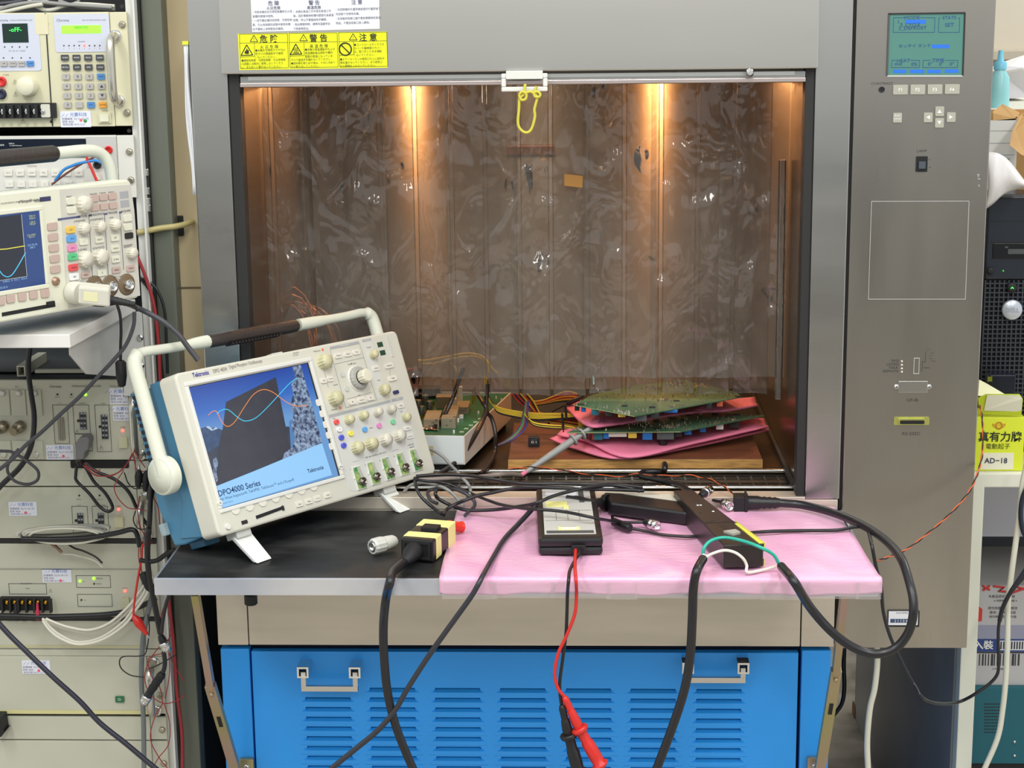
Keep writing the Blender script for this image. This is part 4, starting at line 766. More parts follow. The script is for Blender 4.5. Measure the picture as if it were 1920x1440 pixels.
MB(SF).lathe([(.0112, .008), (.0112, .0105)], (x, 0, z), (0, -1, 0), 24).build('wheel_ring', dark, osc)
p = SF @ V((x, 0, z)); nn = -(SF.to_3x3() @ V((0, 1, 0)))
MB().lathe([(.0108, .009), (.0108, .022), (.0095, .024), (.003, .0243)], p, nn, 28, ribs=1, rd=.0007).build('zoom_knob', mat('pale_ivory_knob', (220, 216, 196), .4), osc)
kn2 = mat('off_white_knob', (214, 210, 194), .45, var=.04, vs=30)
knob('position_knob', ivory, *u4(975, 350), .0066, .011); knob('scale_knob', ivory, *u4(1130, 860), .0088, .012)
for (x, y), m_ in (((620, 1290), ivory), ((825, 1230), ivory), ((1030, 1180), kn2), ((1225, 1140), kn2)): knob('position_knob', m_, *u4(x, y), .0070, .012)
knob('trigger_knob', ivory, *u4(1450, 1255), .0068, .010)
for (x, y), m_ in (((655, 535), ivory), ((855, 480), ivory), ((1055, 425), kn2), ((1250, 365), kn2)): knob('scale_knob', m_, *u5(x, y), .0098, .013)
for n_, c, x, y, t in (('red', (228, 92, 92), 375, 165, 'M'), ('white', (236, 236, 236), 415, 270, 'R'), ('blue', (84, 92, 206), 445, 385, 'B1'), ('blue', (84, 92, 206), 478, 498, 'B2'), ('yellow', (230, 222, 96), 580, 328, '1'), ('light_blue', (104, 168, 226), 778, 270, '2'), ('pink', (222, 140, 196), 982, 215, '3'), ('green', (128, 208, 160), 1178, 160, '4')):
    lab(btn('channel_button', mat(n_+'_button', c, .4), *u5(x, y), .0098, .0080, .0035, .0038, t), n_.replace('_', ' ')+' channel button')
for x, y, w, t in ((485, 362, .0155, 'Measure'), (622, 338, .0165, 'Search'), (745, 312, .0145, 'Test'), (275, 722, .0125, 'Fine'), (370, 697, .0125, 'Coarse'), (685, 1030, .0150, '◀'), (822, 1002, .0165, 'Set/Clear'), (948, 970, .0145, '▶'), (1028, 545, .0145, 'Acquire'), (1215, 508, .0190, 'Run/Stop'), (1268, 690, .0190, 'Single'), (1385, 1082, .0145, 'Menu')):
    btn('panel_button', skey, *u4(x, y), w, .0082, .0022, .0026, t)
for x, y, t in ((1390, 252, 'Force'), (1423, 370, 'Force Trig')): btn('panel_button', white, *u5(x, y), .0155, .0070, .0022, .0026, t)
o = btn('autoset_button', mat('navy_button', (58, 62, 104), .4), *u4(1318, 888), .0125, .0058, .0022, .0022, 'Autoset')
for x, y in ((555, 632), (612, 838)): btn('round_button', greyp, *u4(x, y), .0090, .0085, .0016, .004)
for x, y in ((1096, 200), (1133, 318)): btn('dark_window', mat('dark_green_window', (44, 74, 58), .3), *u4(x, y), .0125, .0082, .0003, .0004)
plate('side_latch', greyp, [u4(1178, 90), u4(1205, 84), u4(1290, 375), u4(1265, 380)], -.0002, .0012)
prb = mat('port_pcb', (62, 132, 84), .4, c2=(190, 200, 120), vs=160); stl = mat('port_grey', (176, 178, 172), .5)
for i, (x, y) in enumerate(((705, 955), (907, 887), (1112, 822), (1318, 757), (1508, 700))):
    cx, cz = L(*u5(x, y)); w, h = .0178, .0335
    def ring(w_, h_): return [(cx-w_/2, cz+h_/2), (cx+w_*.30, cz+h_/2), (cx+w_*.40, cz+h_*.12), (cx+w_/2, cz+h_*.02), (cx+w_/2, cz-h_/2), (cx-w_/2, cz-h_/2), (cx-w_/2, cz-h_*.05), (cx-w_*.58, cz+h_*.02), (cx-w_/2, cz+h_*.12)]
    fr_ = MB(SF).prism(ring(w+.003, h+.0025), -.0022, .0005).build('input_port', white, osc, bev=.0005)
    MB(SF).prism(ring(w, h), -.0024, -.002).build('port_board', prb, fr_)
    MB(SF).prism([(cx-w*.02, cz+h*.47), (cx+w*.27, cz+h*.47), (cx+w*.37, cz+h*.1), (cx+w*.45, cz), (cx+w*.45, cz-h*.45), (cx+w*.2, cz-h*.3)], -.0027, -.0022).build('port_grey_plate', stl, fr_)  # light grey portion of the port interior, beside the green board
    MB(SF).lathe([(.0062, .002), (.0062, .008), (.0048, .009), (.0048, .007), (.0018, .007), (.0018, .0105)], (cx+.001, 0, cz-h*.20), (0, -1, 0), 18).build('bnc_jack', mat('dull_nickel', (150, 142, 132), .22, 1), fr_)
    for sx in (-1, 1): MB(SF).ball((cx+.001+sx*.0068, -.0055, cz-h*.20), .0016, 5).build('bayonet_lug', MATS['dull_nickel'], fr_)
# ================================================================ second oscilloscope (on the rack shelf)
TWd, TH = .375, .168
TF0 = sframe((-.629, -.157, 1.2115), .985, .032, 0); TF = TF0 @ Matrix.Translation((-TWd, 0, 0))
os2 = thing('oscilloscope', 'older cream oscilloscope with yellow and blue traces standing on the white rack shelf', 'oscilloscope', TF)
L, plate, txt, btn, knob = scope_tools(TF, os2, cream)
def v2(x, y): return (x/3.6, y/3.6+250)
def v1(x, y): return (x/4.8, y/4.8)
sk = mat('ivory_shell', (220, 220, 200), .42); fp = mat('warm_grey_face', (200, 198, 188), .5)
MB(TF).rrect(TWd/2, TH/2, TWd, TH, .008, 0, .032, 5).build('front_bezel', sk, os2, bev=.0025)
MB(TF).span(.004, TWd-.004, .032, .110, .002, TH-.006, .004).build('rear_case', tekb, os2)
for x in (.04, TWd-.06): MB(TF).span(x, x+.03, .01, .06, -.006, .002, .001).build('foot', blackm, os2)
plate('control_face', fp, [v2(400, 380), v2(880, 345), v2(905, 520), v2(945, 1095), v2(455, 1180)], -.0002, .0006)
hp2 = hp
ha = onp(TF, *v2(735, 310), 0, TWd+.010)
P = spline([(TWd+.012, .05, .10), (TWd+.010, .05, .160), (TWd+.006, .05, .188), (TWd-.006, .052, .204), (TWd-.030, .052, .210), (TWd-.075, .052, .210), (TWd-.09, .052, .210)], 5)
MB(TF).tube(P, [.0088]*len(P), 12).build('handle_arm', hp2, os2)
MB(TF).lathe([(.010, 0), (.0115, .004), (.0115, .17), (.010, .176)], (TWd-.086, .052, .210), (-1, 0, 0), 16).build('handle_grip', MATS['dark_brown_grip'], os2)
P = [(-.012, .05, .10), (-.012, .05, .200), (.01, .052, .218), (TWd-.276, .052, .212)]; MB(TF).tube(spline(P), .0085, 12).build('handle_arm', hp2, os2)
# its screen
c = [L(*v2(0, 552)), L(*v2(268, 520)), L(*v2(298, 1018)), L(*v2(0, 1070))]
x1 = (c[1][0]+c[2][0])/2; z1 = c[1][1]; z0 = c[2][1]; x0 = .03
MB(TF).frame(x0-.006, x1+.006, z0-.006, z1+.006, .006, -.002, .001).build('screen_surround', sk, os2, bev=.001)
s2_ = MB(TF).span(x0, x1, -.0008, .0005, z0, z1).build('screen_display', emis('screen_royal_blue', (28, 72, 140), .5), os2)
q = [L(*v2(0, 560)), L(*v2(155, 545)), L(*v2(178, 965)), L(*v2(0, 990))]; gx1 = q[2][0]; MB(TF).span(x0+.004, gx1, -.0011, -.0007, q[2][1], q[1][1]).build('graticule', emis('screen_navy', (16, 30, 52), .3), s2_)
def tr(P, m_, r=.0006): MB(TF).tube(spline([(L(*p)[0], -.0014, L(*p)[1]) for p in P], 5), r, 6).build('screen_trace', m_, s2_)
tr([v2(-60, 790), v2(0, 783), v2(40, 780), v2(100, 770), v2(162, 760)], emis('trace_yellow', (226, 220, 70), .9)); tr([v2(-60, 840), v2(0, 938), v2(25, 962), v2(50, 968), v2(80, 950), v2(120, 890), v2(168, 805)], emis('trace_cyan', (70, 190, 236), .9))
tx = MB(TF)
for t, p in (('500mV', v2(215, 557)), ('500mV', v2(217, 573)), ('1.00 A', v2(218, 598)), ('MΩ/pF', v2(220, 613)), ('Ch3 RMS', v2(210, 686)), ('42.0 A', v2(212, 699))): txt(tx, t, *p, .0026, -.0010, 'C')
tx.build('screen_lettering', emis('screen_text_yellow', (190, 196, 120), .7), s2_)
tx = MB(TF)
for t, p in (('Ch3 Pk-Pk', v2(218, 752)), ('248 V', v2(218, 770)), ('4.00ms  A  Ch1 ʃ  10.0 A', v2(100, 990)), ('50.20 %', v2(25, 1040))): txt(tx, t, *p, .0028, -.0010, 'C')
tx.build('screen_lettering', emis('screen_text_blue', (150, 190, 220), .7), s2_)
MB(TF).tube([(x0+.004, -.0013, q[2][1]), (gx1, -.0013, q[2][1]), (gx1, -.0013, q[1][1])], .0004, 4).build('graticule_line', greyp, s2_)
pk = mat('dusty_pink_key', (190, 168, 158), .5)
for x, y in ((350, 628), (355, 700), (360, 773), (366, 845), (370, 916)): btn('soft_key', pk, *v2(x, y), .0165, .0105, .0025, .002)
for x, y in ((0, 1132), (68, 1115), (146, 1103), (222, 1090), (300, 1080)): btn('soft_key', pk, *v2(x, y), .0135, .011, .0025, .002)
knob('ground_post', mat('bronze_post', (170, 140, 120), .35, .6), *v2(372, 998), .0058, .004, 0)
for x, y, t in ((632, 438, 'MEASURE'), (692, 430, 'CURSOR'), (753, 424, 'UTILITY'), (636, 500, 'SAVE'), (697, 493, 'DISPLAY'), (758, 486, 'QUICK')): btn('menu_key', pk, *v2(x, y), .0145, .0095, .003, .002)
for x, y, t in ((474, 457, ''), (478, 517, ''), (558, 730, '⟲'), (665, 716, 'DELAY'), (770, 704, 'SET'), (772, 776, 'FORCE'), (775, 850, 'B TRIG'), (680, 940, 'Q'), (856, 572, ''), (858, 632, '')): btn('panel_button', sk, *v2(x, y), .0150, .0095, .003, .002, t)
for x, y in ((572, 955), (778, 922), (875, 910)): btn('menu_key', pk, *v2(x, y), .0150, .0090, .003, .002, 'MENU')
btn('single_key', dark, *v2(865, 690), .0145, .0085, .003, .002)
for n_, cl, x, y, t in (('yellow', (226, 190, 86), 470, 650, 'CH 1'), ('light_blue', (96, 160, 220), 475, 710, 'CH 2'), ('pink', (222, 140, 180), 480, 773, 'CH 3'), ('green', (90, 190, 130), 484, 833, 'CH 4'), ('red', (220, 84, 84), 488, 905, 'MATH'), ('white', (232, 232, 232), 493, 967, 'REF')):
    lab(btn('channel_button', mat(n_+'_key', cl, .4), *v2(x, y), .0155, .0095, .0035, .002, t), n_.replace('_', ' ')+' channel button')
for x, y, r in ((560, 480, .0118), (556, 642, .0085), (665, 630, .0085), (768, 617, .0085), (566, 852, .0122), (670, 835, .0122), (878, 808, .0082)): knob('round_knob', kn2, *v2(x, y), r, .010)
for t, p, h in (('VERTICAL', v2(552, 560), .0032), ('HORIZONTAL', v2(655, 547), .0032), ('TRIGGER', v2(758, 535), .0032), ('ACQUIRE', v2(848, 525), .003), ('⇕ POSITION', v2(535, 592), .0026), ('◁ POSITION ▷', v2(652, 580), .0026), ('LEVEL', v2(752, 569), .0022), ('⇕ SCALE', v2(555, 785), .003), ('◁ SCALE ▷', v2(664, 772), .003), ('WAVEFORM', v2(862, 755), .0022), ('INTENSITY', v2(862, 766), .0022), ('MEASURE', v2(630, 410), .0022), ('CURSOR', v2(690, 403), .0022), ('DISPLAY', v2(750, 397), .0022), ('SELECT', v2(466, 427), .0022), ('COARSE', v2(470, 486), .0022), ('CH 1', v2(550, 1000), .0024), ('CH 2', v2(590, 998), .0024), ('CH 3', v2(778, 970), .0024), ('CH 4', v2(812, 965), .0024), ('⚠', v2(797, 990), .004)): tx = MB(TF); txt(tx, t, *p, h, -.0008); tx.build('panel_lettering', ink, os2)
tx = MB(TF); txt(tx, 'e*Scope®', *v2(170, 460), .004, -.0002, 'C'); txt(tx, '400MHz', *v2(255, 452), .003, -.0002, 'C'); txt(tx, '2.5 GS/s', *v2(255, 459), .0022, -.0002, 'C'); txt(tx, 'TDS 3044B  FOUR CHANNEL COLOR DIGITAL PHOSPHOR OSCILLOSCOPE', *v2(50, 470), .0022, -.0002, 'C')
tx.build('panel_lettering', ink, os2)
nv = MB(TF); 
for a, b_ in ((425, 505), (600, 612), (705, 717), (805, 815)): x_, z_ = L(*v2((a+b_)/2, 572-(a-425)*.1)); nv.span(x_-(b_-a)/3.6/1150, x_+(b_-a)/3.6/1150, -.0010, -.0006, z_-.0014, z_+.0014)
nv.build('header_bars', mat('slate_blue_print', (84, 92, 130), .5), os2); x_, z_ = L(*v2(305, 443)); MB(TF).span(x_-.009, x_+.009, -.0006, 0, z_-.003, z_+.003).build('badge', mat('navy_badge', (54, 56, 92), .5), os2)
for P in ((v2(597, 560), v2(622, 985)), (v2(702, 545), v2(728, 960)), (v2(805, 530), v2(832, 920))):
    a, b_ = L(*P[0]), L(*P[1]); MB(TF).tube([(a[0], -.0009, a[1]), (b_[0], -.0009, b_[1])], .0004, 4).build('printed_line', ink, os2)
for x, y in ((835, 415), (840, 475)): btn('grey_window', grey2, *v2(x, y), .0165, .0105, .001, .0006)
for x, y in ((740, 1030), (852, 1020), (635, 1035)):
    cx, cz = L(*v2(x, y)); o = MB(TF).lathe([(.0155, -.0005), (.0155, .0006), (.0115, .0007)], (cx, -.0005, cz), (0, -1, 0), 28).build('input_port', mat('brown_port', (116, 98, 74), .5), os2)
    MB(TF).lathe([(.0072, 0), (.0072, .008), (.006, .009), (.006, .006), (.0018, .006), (.0018, .009)], (cx, -.001, cz), (0, -1, 0), 18).build('bnc_jack', chrome, o)
a, b_ = L(*v2(12, 1225)), L(*v2(372, 1160)); MB(TF).prism([(a[0], a[1]+.0028), (b_[0], b_[1]+.003), (b_[0], b_[1]-.002), (a[0], a[1]-.0022)], -.0006, .0005).build('floppy_slot', blackm, os2); btn('floppy_button', blackm, *v2(337, 1147), .013, .0055, .003, .001)
# probe adapter plugged in to channel one
pa = thing('probe_adapter', 'cream probe adapter plugged in to the older oscilloscope with black cable', 'probe adapter', Y(150, 555, -.22))
A, B = onp(TF, *v2(500, 1075), 1, -.004), onp(TF, *v2(520, 1080), 1, -.024); wA, wB = TF @ A, TF @ B
MB(TF).lathe([(.0155, 0), (.0155, .016), (.013, .018)], (A.x, -.001, A.z), (0, -1, 0), 24).build('collar', cream, pa)
q = [Y(147, 537, -.315), Y(206, 543, -.285), Y(206, 577, -.285), Y(146, 571, -.315)]
MB().prism3(q, (-.004, .022, .004)).build('adapter_body', cream, pa, bev=.003); c_ = [q[0].lerp(q[1], .18).lerp(q[3].lerp(q[2], .18), .25), q[0].lerp(q[1], .62).lerp(q[3].lerp(q[2], .62), .25), q[0].lerp(q[1], .62).lerp(q[3].lerp(q[2], .62), .75), q[0].lerp(q[1], .18).lerp(q[3].lerp(q[2], .18), .75)]
MB().prism3(c_, (-.0006, -.001, 0)).build('yellowed_label', mat('yellowed_label', (224, 220, 176), .5), pa)
nr = Y(203, 561, -.275); e1 = Y(228, 566, -.275); dd = (e1-nr).normalized()
MB().lathe([(.006, -.004), (.0065, .004), (.0052, .008)]+[(.0052-i*.0002+(i % 2)*.0007, .009+i*.0028) for i in range(11)], nr, dd, 12).build('strain_relief', blackm, pa)
MB().tube(spline([nr+dd*.02]+px([(250, 574), (280, 588), (310, 606), (335, 628), (352, 650), (372, 676)], -.16)), .0040, 8).build('adapter_cable', rubberg, pa)
MB().tube(spline(px([(218, 567), (225, 590), (227, 620), (226, 650), (226, 682)], -.19)), .0022, 8).build('ground_lead', rubber, pa)
g_ = Y(222, 676, -.19); MB().lathe([(.0052, 0), (.0080, .003), (.0080, .022), (.0055, .036), (.003, .038)], Y(226, 676, -.19), Y(228, 712, -.19)-Y(226, 676, -.19), 8).build('alligator_boot', blackm, pa)
MB().tube([Y(228, 714, -.19), Y(231, 732, -.19)], .0012, 6).build('clip_jaw', chrome, pa)
# ================================================================ equipment rack and its instruments
YR = 0.0; zf = lambda v: Y(150, v, YR).z
RXL, RX0, RX1 = -1.14, -.6915, -.6655
rk = thing('equipment_rack', 'tall grey and white equipment rack left of the test chamber', 'rack', V((-.9, .35, 0)))
MB().span(-.6690, -.6560, .0065, .03, 0, 1.95, .001).build('mounting_rail', mat('white_rail', (214, 214, 208), .4), rk)
MB().span(-.6560, -.6530, -.004, .05, 0, 1.95, .0005).build('rail_lip', MATS['white_rail'], rk)
MB().span(-1.19, -1.17, .0065, .03, 0, 1.95).build('mounting_rail', MATS['white_rail'], rk)
XD = Y(264, 20, .02).x; MB().span(-.6530, XD, .012, .05, 0, 1.95, .001).build('dark_channel', dark, rk)
MB().span(XD, Y(303, 20, .02).x, .02, .056, 0, 1.95, .003).build('side_post', mat('grey_olive_post', (104, 108, 96), .45, var=.15, vs=1.5), rk)
MB().span(-1.17, -.645, .55, .57, 0, 1.95).build('rear_panel', dark, rk)
MB().span(-1.19, -.63, .03, .75, 0, .05).build('base_plate', greyd, rk)
MB().span(-.66, -.642, .056, .75, 0, 1.95).build('side_skin', greyd, rk)
for v in (12, 245, 470, 500): p_ = Y(228+v*.057, v, .006); MB().lathe([(.0030, -.002), (.0030, .0006)], p_, (0, -1, 0), 10).build('rail_hole', dark, rk)
for v in (323, 358, 377, 390): p_ = Y(256+v*.057, v, .012); MB().span(p_.x-.004, p_.x+.004, .009, .0125, p_.z-.005, p_.z+.005, .0005).build('cage_nut', chrome, rk)
def unit(name, label, cat, v0, v1, m=rackp, ear=True, handle=None, grp=None, yf=-.003, screws=(), xr=None):
    z1, z0 = zf(v0), zf(v1); t = thing(name, label, cat, V(((RXL+RX0)/2, .15, z0)), grp)
    MB().span(RXL, xr or RX0, yf, .004, z0+.0006, z1-.0006, .001).build('front_panel', m, t); MB().span(RXL+.01, RX0-.004, .004, .32, z0+.003, z1-.003).build('chassis', greyd, t)
    if ear: MB().span(RX0+.0006, RX1, yf+.001, .0045, z0+.001, z1-.001, .001).build('rack_ear', m, t)
    if handle:
        ha, hb = zf(handle[0]), zf(handle[1]); x = RX0+handle[2]
        MB().tube(spline([(x, .002, ha), (x, -.020, ha-.001), (x, -.034, ha-.012), (x, -.036, (ha+hb)/2), (x, -.034, hb+.012), (x, -.020, hb+.001), (x, .002, hb)], 5), .0055, 12, flat=1.2).build('pull_handle', mat('satin_handle', (206, 202, 188), .25, .85), t)
        for z in (ha, hb): MB().lathe([(.009, -.001), (.009, .002), (.007, .003)], (x, yf, z), (0, -1, 0), 14).build('handle_ferrule', chrome, t)
    for v in screws: s_ = MB().lathe([(.0052, 0), (.0050, .0018), (.003, .0028)], (RX0+.019, yf, zf(v)), (0, -1, 0), 14).build('screw', mat('nickel_screw', (180, 174, 156), .3, .9), t)
    return t
YF = -.0035
def P_(t, name, m, u, v, w, h, d=.0015, r=0.0, txt=None, th=None, tm=None):
    o = cpart(name, m, u, v, w, h, d, r, t, YF)
    if txt: mb = MB(); tpx(mb, txt, u, v, th or min(4.5, h*.45), YF-d+.0006, rot=0); mb.build('key_lettering', tm or ink, o)
    return o
def wrt(t, items, m=ink, name='panel_lettering', y=YF):
    mb = MB()
    for it in items: tpx(mb, it[0], it[1], it[2], it[3], y+.0003, it[4] if len(it) > 4 else 'C', rot=0)
    return mb.build(name, m, t)
def asset(t, u, v, w, h, dot=None, tilt=0):
    o = P_(t, 'asset_sticker', mat('asset_white', (224, 226, 236), .5), u, v, w, h, .0006, .001); mb = MB(); y = YF
    tpx(mb, '⟋⟋ 光寶科技', u-w*.05, v-h*.30, h*.20, y, rot=0); mb.build('sticker_heading', mat('sticker_blue', (92, 120, 190), .5), o); mb = MB()
    tpx(mb, '財產編號  EQ 01 04 170', u-w*.44, v-h*.02, h*.12, y, 'L', rot=0); tpx(mb, '型號: 8000', u-w*.44, v+h*.16, h*.12, y, 'L', rot=0); tpx(mb, '有效日期 2010.12.31', u-w*.42, v+h*.34, h*.12, y, 'L', rot=0); mb.build('sticker_lettering', mat('sticker_ink', (110, 110, 130), .5), o)
    if dot: q_ = Y(dot[0], dot[1], y); MB().lathe([(dot[2]/1240, 0), (dot[2]/1240, .0009)], q_, (0, -1, 0), 14).build('sticker_dot', mat('coral_dot', (236, 96, 110), .5), o)
    return o
def led(t, u, v, m, r=1.6):
    q_ = Y(u, v, YF); return MB().lathe([(r/1240, -.001), (r/1240, .0008), (r*.5/1240, .0016)], q_, (0, -1, 0), 12).build('indicator_led' if m in (ledr, ledg) else 'indicator', m, t)
def fr_px(t, u0, v0, u1, v1, name='printed_frame', m=ink, w=.0005):
    mb = MB(); a, b_ = Y(u0, v0, YF), Y(u1, v1, YF); mb.frame(a.x, b_.x, b_.z, a.z, w, YF-.0003, YF+.0002); return mb.build(name, m, t)
# electronic load
A = unit('electronic_load', 'ivory electronic load mainframe with keypad and green display at top of rack', 'electronic load', 22, 238, rackm, handle=(68, 190, .008), screws=(47, 212), yf=-.003)
MB().span(Y(93, 130).x-.0008, Y(93, 130).x+.0008, YF-.0004, YF+.001, zf(236), zf(24)).build('module_gap', dark, A)
P_(A, 'display_field', mat('lavender_field', (200, 204, 218), .5), 154, 62, 102, 68, .0004, .004); P_(A, 'display_field', MATS['lavender_field'], 20, 80, 108, 102, .0004, .004)
l_ = P_(A, 'lcd_window', mat('lime_lcd', (140, 240, 60), .4, emit=.75), 152.5, 55, 73, 14.5, .0009); wrt(l_, [('REMOTE', 152.5, 51.5, 4.6)], mat('lcd_dark', (50, 110, 40), .5), 'lcd_lettering', YF-.0011)
d_ = P_(A, 'led_window', mat('black_green_glass', (14, 44, 36), .2), 29, 62, 47, 34, .0009)
wrt(d_, [('-oFF-', 29, 55.5, 8)], mat('seven_segment_green', (60, 255, 90), .5, emit=1.6), 'segment_lettering', YF-.0011)
wrt(A, [('Chroma', 118, 38, 5), ('6334  DC ELECTRONIC LOAD', 154, 38, 2.4, 'L'), ('CHANNEL', 153, 78, 2.2), ('Chroma', 5, 38, 4.5), ('63103 DC ELECTRONIC LOAD', 40, 38, 2.2), ('CC  CR  CV  CONF', 32, 95.5, 2.6), ('POWER', 197, 207.5, 2.2), ('V sense', 11, 140, 2.6), ('⚠', 28, 153, 6), ('⚠', 29.5, 176, 6), ('⚠', 43, 227, 6)])
for i in range(8): led(A, 120+i*9.6, 85.5, ledr if i == 4 else ink, 2.4 if i == 4 else 1.3); 
wrt(A, [(str(i+1), 120+i*9.6, 91, 2.2) for i in range(8)])
for i in range(4): led(A, 9+i*14, 88, ink, 1.3); led(A, 7+i*16.5, 108.5, ink, 1.3)
dk = mat('charcoal_key', (70, 72, 78), .4); gk = mat('grey_key', (176, 172, 168), .45); bk_ = mat('blue_key', (76, 134, 196), .45); ok_ = mat('amber_key', (232, 160, 52), .45)
rows = [(108, dk, ('CHAN', 'MODE', 'PROG', 'CLEAR')), (126, dk, ('RECALL', 'SAVE', 'SPEC', 'CONF')), (143.5, gk, ('7', '8', '9', 'SHIFT')), (161.5, gk, ('4', '5', '6', '▲')), (179, gk, ('1', '2', '3', '▼')), (196.5, gk, ('0', '·', 'EXIT', 'ENTER'))]
for r_, (v, m_, ks) in enumerate(rows):
    for c_i, k in enumerate(ks):
        u = 122+c_i*21.8+r_*1.1; mm = bk_ if k in ('SHIFT', 'EXIT') else ok_ if k == 'ENTER' else m_
        P_(A, 'keypad_key', mm, u, v, 13.5, 10.5, .003, .0008, k, 5 if len(k) == 1 else 2.6, wht if m_ is dk else ink)
for i, (m_, t_) in enumerate(((gk, 'A/B'), (gk, 'LOAD'), (gk, 'SHORT'), (bk_, 'LOAD'))): P_(A, 'module_key', m_, 7.5+i*16.6, 119, 13, 9.5, .003, .0006, t_, 2.4)
q_ = Y(54, 161, YF); MB().lathe([(.0150, -.0005), (.0150, .008), (.0135, .018), (.0125, .020), (.002, .0202)], q_, (0, -1, 0), 28).build('rotary_knob', mat('warm_white_knob', (220, 216, 190), .4), A)
for v, m_ in ((153, red), (176, mat('navy_jack', (40, 42, 66), .4))): MB().lathe([(.0075, -.0005), (.0075, .004), (.0045, .005), (.0045, .003), (.001, .003)], Y(3, v, YF), (0, -1, 0), 18).build('sense_jack', m_, A)
MB().rrect(Y(30, 206).x, zf(206), .125, .022, .001, -.012, YF).build('terminal_block', blackm, A)
for i in range(6):
    x = Y(-3+i*15, 206, -.012).x; MB().span(x-.0033, x+.0005, -.020, -.011, zf(219), zf(195), .0005).build('terminal_barrier', blackm, A); MB().lathe([(.0042, 0), (.0042, .003), (.002, .004)], (x+.0065, -.0125, zf(207)), (0, -1, 0), 10).build('terminal_screw', chrome, A)
P_(A, 'cream_cap', cream, 89, 207, 17, 24, .010, .002); led(A, 96.5, 228, dark, 2.6)
P_(A, 'property_label', mat('yellowed_paper', (216, 210, 176), .5), 78, 45.5, 24, 36, .0006, .0006); wrt(A, [('1 PROPERTY', 83, 45, 2.4), ('RENTAL', 76, 45, 2.4)])
P_(A, 'switch_bezel', rackm, 196.5, 221, 24.5, 19, .002, .001); P_(A, 'power_rocker', mat('ivory_rocker', (222, 220, 196), .4), 197, 221, 16, 13, .005, .001)
asset(A, 142, 223.5, 57, 29, (152, 225.5, 2.6)); led(A, 160, 226.5, mat('green_dot', (70, 150, 80), .5), 3.4)
# multimeter
B = unit('bench_multimeter', 'bench multimeter with dark display strip half hidden behind the older oscilloscope', 'multimeter', 253, 372, mat('pale_warm_grey', (212, 210, 202), .5), screws=(285, 338))
P_(B, 'display_window', mat('blue_black_glass', (16, 26, 40), .15), 70, 278, 184, 34, .001, .001)
wrt(B, [('Agilent', 0, 272, 4.2), ('34401A', 22, 269, 2.4), ('6½ Digit Multimeter', 30, 273, 2)], wht, y=YF-.001); wrt(B, [('∗.∗∗ ∗5', 132, 284, 7)], mat('vfd_cyan', (70, 180, 200), .4, emit=1.0), 'display_lettering', YF-.001)
P_(B, 'input_field', mat('grey_field', (190, 188, 184), .5), 190, 285, 56, 56, .0006, .001); wrt(B, [('4W Sense/', 178, 270, 2), ('Ratio Ref', 178, 274.5, 2), ('Input', 202, 270, 2), ('V Ω ▶', 202, 274, 2), ('Terminals', 181, 322, 2), ('FUNCTION', 60, 311, 2.6)], mat('print_brown', (150, 96, 90), .5))
for u, v, m_ in ((204, 281, red), (183, 309, blackm), (204, 309, blackm), (183, 282, red)): MB().lathe([(.0060, -.0005), (.0060, .003), (.0035, .0035), (.0035, .001)], Y(u, v, YF), (0, -1, 0), 16).build('banana_jack', m_, B)
for i in range(7): P_(B, 'function_key', skey, 16+i*22, 324, 15, 11, .002, .0008, ('DC V', 'AC V', 'Ω 2W', 'Freq', 'Cont', 'Null', 'Min')[i], 2.4); P_(B, 'function_key', skey, 18+i*22, 345, 15, 11, .002, .0008, ('<', '>', '∨', '∧', 'Auto', 'Single', 'Shift')[i], 2.6)
P_(B, 'terminal_switch', skey, 184, 331, 10, 12, .002, .0006)
# shelf
shf = thing('rack_shelf', 'white board shelf with bent steel side bracket carrying the older oscilloscope', 'shelf', V((-.9, 0, 1.16)))
zs = 1.2025; q_ = [T(130, 627, zs-.0), T(289, 539, zs)]; zs = 1.186
c1 = T(130.5, 627, zs); c2_ = V((RX1+.001, -.008, zs)); x0 = -1.2
c2_ = T(272, 549, zs); c2_ = V((c2_.x, min(c2_.y, -.012), zs))
MB().prism3([(x0, c1.y, zs), c1, c2_, (x0, c2_.y, zs)], (0, 0, -.0185)).build('shelf_board', mat('white_laminate', (222, 220, 216), .3), shf, bev=.001)
gp_ = [Y(116, 653, -.20), Y(122, 668, -.20), Y(172, 700, -.12), Y(218, 706, -.03), Y(258, 712, -.008), Y(247, 600, -.008), Y(196, 622, -.15)]
MB().prism3([V((-.700, c1.y+.03, zs-.0195)), V((-.700, c1.y+.03, zs-.034)), V((-.700, c1.y+.10, zs-.075)), V((-.700, -.010, zs-.120)), V((-.700, -.010, zs-.0195))], (.002, 0, 0)).build('side_gusset', mat('grey_white_steel', (196, 196, 192), .4), shf)
MB().span(-.700, RX1, -.012, -.008, zs-.150, zs-.0195, .0008).build('bracket_flange', MATS['grey_white_steel'], shf)
for v in (633, 685): MB().lathe([(.0052, 0), (.0050, .002), (.0025, .003)], Y(265-(685-v)*.04, v, -.012), (0, -1, 0), 14).build('bracket_screw', chrome, shf)
# cavity under the shelf
cv = thing('rack_tray', 'dark recessed rail tray in the gap beneath the white shelf', 'tray', V((-.9, .1, zf(711))))
MB().span(RXL, RX0, .05, .30, zf(709), zf(706)).build('tray_plate', greyd, cv); MB().span(Y(66, 700, .02).x, Y(200, 700, .02).x, .018, .028, zf(704), zf(698), .0005).build('slide_rail', rackp, cv)
MB().frame(Y(35, 690, .02).x, Y(51, 690, .02).x, zf(708), zf(688), .002, .01, .12).build('channel', rackp, cv)
